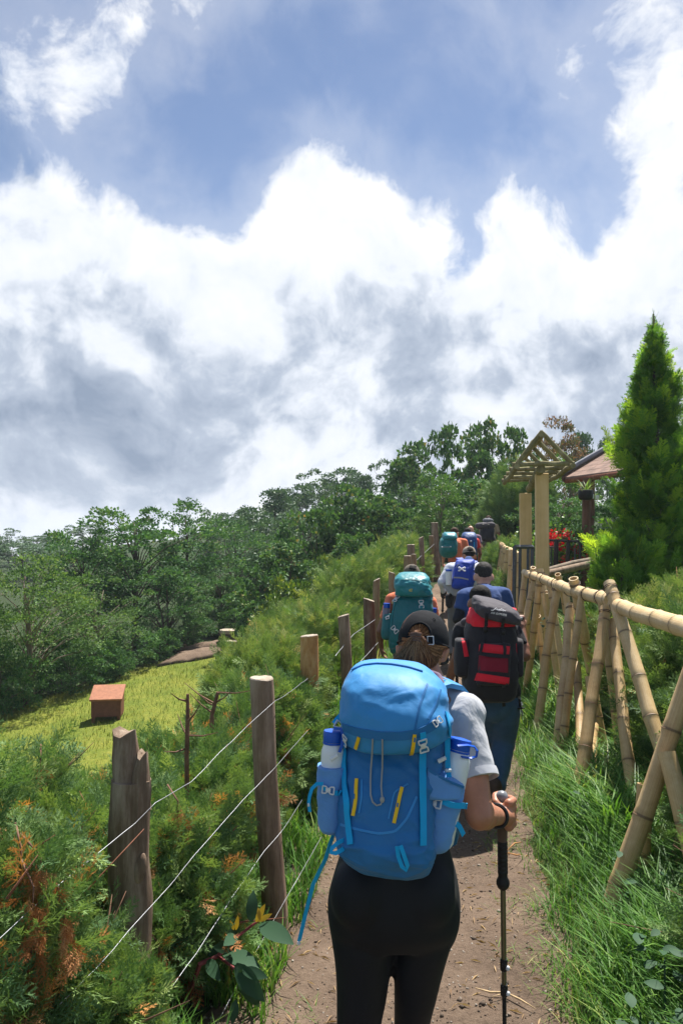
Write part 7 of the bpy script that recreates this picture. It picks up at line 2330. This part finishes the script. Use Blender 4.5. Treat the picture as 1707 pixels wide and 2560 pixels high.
    pk = MB(); pk.loft(row_rings(dense_rows([(1534, 958, 984, 8.22, .05), (1560, 954, 984, 8.21, .065), (1585, 952, 980, 8.2, .065), (1596, 955, 976, 8.2, .05), (1600, 962, 972, 8.21, .02)], 4), 30, .7, 0, .004, 10, 3))
    pk.build('side_pocket', MATS['pack_teal'], P, True, 70)
    S = Surf(body, lid, pk)
    S.strap([T(620, 520), T(850, 510), T(1050, 540), T(1200, 590)], .012, 'lid_zip', 'pack_teal', P, .004, .002, 8)
    for (x, y, dx) in ((530, 945, (3, -4)), (1068, 1050, (0, 5)), (500, 1605, (4, 4))):
        S.buckle(*T(x, y), dx, .045, .075, P, d=8, lift=.012)
    S.strap([T(1065, 900), T(1065, 1150)], .028, 'strap', 'pack_teal_lid', P, .004, .006, 8)
    S.strap([T(400, 1650), T(440, 1300), T(500, 1000)], .022, 'strap', 'pack_teal_lid', P, .004, .006, 8)
    c = [S.hit(*T(x, y), 8, .010)[0] for x, y in ((300, 1330), (360, 1310), (365, 1360), (305, 1380), (300, 1330))]
    MB().tube(c, .007, 6).build('ring', MATS['print_white'], P)
    S.strap([T(430, 1040), T(470, 1000)], .006, 'elastic_cord', 'print_yellow', P, .004, .02, 8)
    c, nn = S.hit(*T(838, 738), 8, .006); c2, _ = S.hit(*T(900, 742), 8, .006)
    mb = MB()
    for a, b in (((800, 745), (850, 718)), ((815, 760), (870, 760)), ((850, 755), (875, 715)), ((805, 760), (830, 735))):
        mb.tube([S.hit(*T(*a), 8, .007)[0], S.hit(*T(*b), 8, .007)[0]], .0045, 5)
    mb.build('logo', MATS['print_yellow'], P)
    for lab, px, py, dd in (('clear bottle with blue cap on the left of the capped teal pack', 966, 1513, 8.22), ('clear bottle with blue cap on the right of the capped teal pack', 1083, 1525, 8.22)):
        B = empty('water_bottle', at(px, py + 45, dd), lab, 'bottle', 'bottles in the teal pack')
        a, b_, c = at(px - 3, py + 40, dd), at(px, py + 6, dd), at(px + .5, py - 5, dd)
        MB().tube([a, a.lerp(b_, .9), b_], [.038, .038, .030], 16).build('bottle_body', MATS['bottle_smoke'], B)
        MB().tube([b_, c], [.034, .034], 16).build('bottle_cap', MATS['bottle_blue'], B)

    # ============ white long sleeves, royal blue day pack, khaki cap
    def U(zx, zy): return (1090 + zx * .1339, 1340 + zy * .1339)
    J = dict(head=at(1172, 1387, 11.6), neck=at(1172, 1408, 11.45), shL=at(1124, 1422, 11.35), shR=at(1206, 1422, 11.35), elL=at(1103, 1455, 11.25), wrL=at(1108, 1480, 11.45), elR=at(1216, 1470, 11.3), wrR=at(1205, 1500, 11.5),
             pel=at(1150, 1497, 11.25), hpL=at(1136, 1505, 11.25), hpR=at(1168, 1505, 11.25), knL=at(1134, 1578, 11.35), anL=at(1132, 1640, 11.2), knR=at(1170, 1578, 11.45), anR=at(1170, 1640, 11.5))
    for q in 'LR': J['an' + q].z = float(zp(J['an' + q].y)) + .1
    m = walker('walker in a white long-sleeved shirt and khaki cap with a royal blue day pack', J, 'skin_tan', 'shirt_white', 'trouser_grey', 'hair_black', 2, 1.12, 'cap_khaki', head_rot=(-12, 0, 0))
    fused('glove', [('cap', J['wrL'] + Vector((0, 0, .01)), J['wrL'] + Vector((.01, .05, -.06)), .048, .045)], 'sleeve_black', m, .012, 2)
    fused('collar', [('cap', at(1171, 1402, 11.42), at(1171, 1407, 11.4), .07, .085)], 'tee_navy', m, .012, 2)
    fused('hip_pouch', [('cap', at(1122, 1492, 11.1), at(1122, 1512, 11.1), .055, .05)], 'pack_black', m, .012, 2, .01)
    P = empty('backpack', at(1155, 1473, 11.0), 'royal blue day pack with a white crossed-arc emblem', 'backpack')
    body = MB()
    body.loft(row_rings(dense_rows([(1398, 1146, 1182, 11.2, .05), (1402, 1140, 1184, 11.16, .09), (1420, 1135, 1184, 11.12, .12), (1445, 1130, 1184, 11.08, .13), (1465, 1128, 1182, 11.06, .13), (1472, 1132, 1178, 11.07, .11), (1475, 1140, 1170, 11.1, .05)], 8), 64, .6, -8, .011, 7, 5, 0, .6, (5, 5, 10)))
    body.build('sack', MATS['pack_royal'], P, True, 70)
    S = Surf(body)
    S.strap([U(330, 775), U(450, 780), U(600, 815)], .02, 'zip', 'cord_grey', P, .004, .004, 11)
    patch(S, [U(330, 800), U(600, 835), U(590, 975), U(300, 950)], 'front_pocket', 'pack_royal', P, .01, 11, 8, 6, .015)
    S.strap([U(370, 600), U(395, 540), U(440, 530)], .010, 'piping', 'cord_grey', P, .003, .004, 11)
    mb = MB()
    for pts in (((415, 600), (430, 585), (460, 610), (490, 612), (525, 590), (545, 602)), ((415, 650), (435, 655), (462, 628), (490, 628), (520, 655), (545, 655))):
        mb.tube([S.hit(*U(*q), 11, .008)[0] for q in pts], .011, 6)
    for (x, y) in ((430, 600), (430, 645), (530, 605), (532, 650)):
        mb.ellipsoid(S.hit(*U(x, y), 11, .006)[0], (.016, .008, .012), None, 8, 6)
    mb.build('emblem', MATS['print_white'], P)
    patch(S, [U(620, 520), U(700, 500), U(720, 860), U(640, 880)], 'side_panel', 'pack_royal', P, .006, 11, 5, 8)
    MB().ribbon([at(*U(390, 430), 11.2), at(*U(460, 420), 11.25), at(*U(500, 470), 11.1)], .06, .015, Vector((0, -.4, 1))).build('shoulder_strap', MATS['pack_royal'], P)
    MB().ribbon([at(*U(740, 470), 11.25), at(*U(690, 500), 11.15), at(*U(650, 560), 11.1)], .06, .015, Vector((0, -.4, 1))).build('shoulder_strap', MATS['pack_royal'], P)
    MB().ribbon([at(*U(180, 880), 11.05), at(*U(250, 990), 11.0), at(*U(400, 1060), 11.0)], .10, .02, Vector((0, -1, .1))).build('hip_belt', MATS['cord_grey'], P)
    B = empty('water_bottle', at(1121, 1462, 11.02), 'white bottle with blue cap at the side of the royal blue pack', 'bottle')
    MB().tube([at(1122, 1462, 11.02), at(1121, 1432, 11.02), at(1121, 1428, 11.02)], [.043, .046, .04], 16).build('bottle_body', MATS['bottle_white'], B)
    MB().tube([at(1121, 1428, 11.02), at(1121, 1423, 11.02)], [.044, .042], 16).build('bottle_cap', MATS['bottle_blue'], B)
    e = at(1102, 1600, 11.5); e.z = float(zp(11.5))
    build_pole('dark trekking pole held by the walker in white sleeves', at(1107, 1482, 11.55), e)

    # ============ far group
    def far_walker(px, top_py, d, label, lean, skin, shirt, tro, hair, **kw):
        top = at(px, top_py, d); g = float(zp(d)); H = top.z - g
        s = H / 1.66
        B = Vector((top.x, d, g))
        c, sn = math.cos(R(lean)), math.sin(R(lean))
        def up(x, y, z):      # rotate about the pelvis
            zz = z - .93
            return B + Vector((x, y * c + zz * sn - .12, .93 + zz * c - y * sn)) * 1.0 if False else B + Vector((x * s, (y * c + zz * sn) * s, (.93 + zz * c - y * sn) * s))
        def lo(x, y, z): return B + Vector((x, y, z)) * s
        J = dict(head=up(0, .05, 1.60), neck=up(0, .0, 1.46), shL=up(-.18, 0, 1.40), shR=up(.18, 0, 1.40), elL=up(-.25, -.02, 1.12), wrL=up(-.24, .18, 1.0), elR=up(.25, -.02, 1.12), wrR=up(.24, .18, 1.0), pel=lo(0, 0, .95),
                 hpL=lo(-.09, 0, .9), hpR=lo(.09, 0, .9), knL=lo(-.10, .12, .5), anL=lo(-.10, .05, .1), knR=lo(.10, .02, .5), anR=lo(.10, -.2, .13))
        for k_, v in kw.pop('over', {}).items(): J[k_] = v
        return walker(label, J, skin, shirt, tro, hair, kw.get('sleeve', .6), s, kw.get('cap'), head_rot=(-lean * .6, 0, kw.get('yaw', 0)), shorts=kw.get('shorts', False), voxel=.016), J, s
    far_walker(1139, 1322, 15.4, 'walker with brown hair and an orange-red shirt under the green pack', 10, 'skin_fair', 'shirt_orange', 'jeans_grey', 'hair_brown', yaw=-40)
    P = empty('backpack', at(1120, 1394, 15.1), 'green-teal backpack on the far walker in orange', 'backpack')
    body = MB(); body.loft(row_rings(dense_rows([(1344, 1104, 1140, 15.15, .13), (1352, 1100, 1142, 15.12, .17), (1370, 1098, 1142, 15.1, .19), (1385, 1101, 1140, 15.1, .18), (1392, 1106, 1134, 15.1, .14), (1395, 1114, 1126, 15.1, .06)], 5), 40, .62, 0, .012, 6, 5)); body.build('sack', MATS['pack_green'], P, True, 70)
    lid = MB(); lid.loft(row_rings(dense_rows([(1330, 1112, 1134, 15.2, .08), (1333, 1107, 1139, 15.18, .16), (1340, 1105, 1141, 15.15, .20), (1347, 1106, 1141, 15.13, .19), (1349, 1112, 1136, 15.13, .14)], 5), 40, .66, 0, .012, 6, 8)); lid.build('lid', MATS['pack_teal_lid'], P, True, 70)
    S = Surf(body, lid)
    patch(S, [(1106, 1362), (1136, 1362), (1134, 1384), (1108, 1384)], 'front_pocket', 'pack_green', P, .01, 15, 8, 6, .03)
    for x in (1108, 1132): S.strap([(x, 1348), (x, 1366)], .02, 'strap', 'pack_teal', P, .006, .012, 15)
    for x, y in ((1107, 1369), (1125, 1368)):
        MB().box(S.hit(x, y, 15, .04)[0], (.03, .012, .022), None, .004).build('buckle', MATS['buckle_grey'], P)
    S.strap([(1108, 1369), (1124, 1369)], .012, 'strap', 'cord_grey', P, .006, .045, 15)
    far_walker(1171, 1322, 16.0, 'dark-haired walker in a red shirt under the navy pack', 12, 'skin_brown', 'shirt_red', 'jeans_grey', 'hair_black')
    P = empty('backpack', at(1172, 1392, 15.6), 'tall navy blue backpack on the far walker in red', 'backpack')
    body = MB(); body.loft(row_rings(dense_rows([(1330, 1162, 1182, 15.75, .06), (1333, 1156, 1187, 15.72, .12), (1342, 1153, 1190, 15.68, .16), (1356, 1151, 1191, 15.65, .17), (1375, 1151, 1190, 15.62, .18), (1390, 1153, 1188, 15.62, .16), (1396, 1160, 1182, 15.62, .08)], 5), 40, .64, 0, .010, 6, 5)); body.build('sack', MATS['pack_navy'], P, True, 70)
    S = Surf(body)
    S.strap([(1154, 1352), (1172, 1355), (1190, 1352)], .03, 'lid_rim', 'pack_navy', P, .02, .008, 15.5)
    for x in (1158, 1184): S.strap([(x, 1350), (x, 1385)], .02, 'strap', 'web_turq', P, .006, .008, 15.5)
    for x, y in ((1176, 1354), (1158, 1355)): MB().box(S.hit(x, y, 15.5, .03)[0], (.03, .012, .03), None, .004).build('buckle', MATS['buckle_grey'], P)
    far_walker(1178, 1317, 17.6, 'bald walker half hidden behind the navy pack', 8, 'skin_fair', 'purple_cloth', 'jeans_grey', None)
    W8, J8, s8 = far_walker(1224, 1290, 19.5, 'last walker in khaki shorts going up into the trees', 14, 'skin_tan', 'shorts_beige', 'trouser_khaki', 'hair_brown', shorts=True)
    P = empty('backpack', at(1215, 1356, 19.2), 'black backpack with a rolled mat and grey bag on the last walker', 'backpack')
    body = MB(); body.loft(row_rings(dense_rows([(1312, 1206, 1228, 19.2, .12), (1322, 1200, 1233, 19.15, .19), (1338, 1199, 1234, 19.1, .21), (1350, 1203, 1236, 19.1, .19), (1356, 1212, 1232, 19.12, .10)], 5), 36, .66, 0, .014, 5, 5)); body.build('sack', MATS['pack_black'], P, True, 70)
    fused('rolled_mat', [('cap', at(1196, 1315, 19.05), at(1229, 1313, 19.05), .085, .085)], 'pack_slate', P, .016, 3, .015)
    fused('top_bag', [('ell', at(1219, 1302, 19.15), (.13, .12, .07), None)], 'trouser_grey', P, .016, 3, .03, True)
    for x in (1207, 1220): MB().ribbon([at(x, 1306, 19.05), at(x, 1312, 18.95), at(x, 1322, 18.95), at(x, 1330, 18.95)], .02, .006, Vector((0, -1, 0))).build('strap', MATS['buckle_black'], P)
    # grey plank post by the bend
    g = at(1210, 1405, 18.2)
    o = MB().box((g.x, g.y, float(zp(18.2)) + .35), (.16, .05, .9), rot3(0, 2, 10), .01).build('plank_post', MATS['post_grey'], None)
    props(o, 'short weathered grey plank standing beside the last walker', 'post')
mat('bottle_smoke', (.16, .15, .19), .25, .05, spec=.5)
build_walkers()
flush()

# pieces that belong to a part hang under that part
SUB = {'sawn_end': 'shaft', 'torn_top': 'shaft', 'knot': 'shaft', 'opening_trim': 'cap_crown', 'cap_strap': 'cap_crown', 'strap_buckle': 'cap_crown', 'cap_rim': 'cap_crown', 'cap_peak': ('cap_crown', 'cap'), 'eyelet': 'cap_crown',
       'hair_lock': 'hair', 'ponytail': 'hair', 'flyaway_hair': 'hair', 'hair_clip': 'hair', 'sleeve_hem': 't_shirt', 'wrist_strap': 'body', 'glasses_lens': 'glasses_arm', 'watch_face': 'watch',
       'lid_piping': 'lid', 'lid_rim': ('lid', 'sack'), 'lid_seam': 'lid', 'lid_zip': 'lid', 'lettering': 'lid', 'mountain_logo': 'lid', 'logo': 'lid', 'seam': 'sack', 'daisy_tab': 'sack', 'tab_slot': 'sack', 'draw_cord': 'sack', 'cord_lock': 'sack', 'emblem': 'sack', 'piping': 'sack', 'zip': 'sack',
       'pocket_hem': 'side_pocket', 'pocket_panel': 'side_pocket', 'red_trim': 'side_pocket', 'pocket_flap': 'front_pocket', 'mesh_panel': 'front_pocket', 'bottom_panel': 'front_pocket', 'zip_band': 'front_pocket', 'carry_loop': 'bottle_cap', 'collar': 'bottle_body', 'clamp_lever': 'clamp', 'strap_tip': 'loose_strap', 'strap_keeper': 'loose_strap', 'tag': 'pot', 'tie_wire': 'rail', 'side_twig': 'stem'}
def tidy():
    for root in [o for o in COL.objects if o.parent is None and o.type == 'EMPTY']:
        ch = list(root.children)
        by = {}
        for c in ch: by.setdefault(c.name.split('.')[0], []).append(c)
        for c in ch:
            nm = c.name.split('.')[0]
            tg = SUB.get(nm)
            if not tg: continue
            for t in ((tg,) if isinstance(tg, str) else tg):
                if t in by:
                    p = by[t][min(by[nm].index(c), len(by[t]) - 1)]
                    pw = p.matrix_parent_inverse @ p.matrix_basis
                    inv = pw.inverted() @ c.matrix_parent_inverse
                    c.parent = p; c.matrix_parent_inverse = inv
                    break
tidy()

# ------------------------------------------------------------------ air
def build_haze():
    bm_ = MB().box((0, 200, -8.5), (1700, 1300, 43))
    m = bpy.data.materials.new('haze'); m.use_nodes = True
    m.node_tree.nodes.clear()
    k = NT(m.node_tree)
    out = k.add('ShaderNodeOutputMaterial'); v = k.add('ShaderNodeVolumePrincipled')
    v.inputs['Color'].default_value = (.80, .88, 1.0, 1)
    v.inputs['Density'].default_value = HAZE
    v.inputs['Anisotropy'].default_value = .2
    k.l.new(v.outputs[0], out.inputs['Volume'])
    o = bm_.build('haze', m, None, False)
    o['kind'] = 'stuff'; o['label'] = 'thin pale daylight haze over the hillside'; o['category'] = 'haze'
HAZE = 0.0007
build_haze()
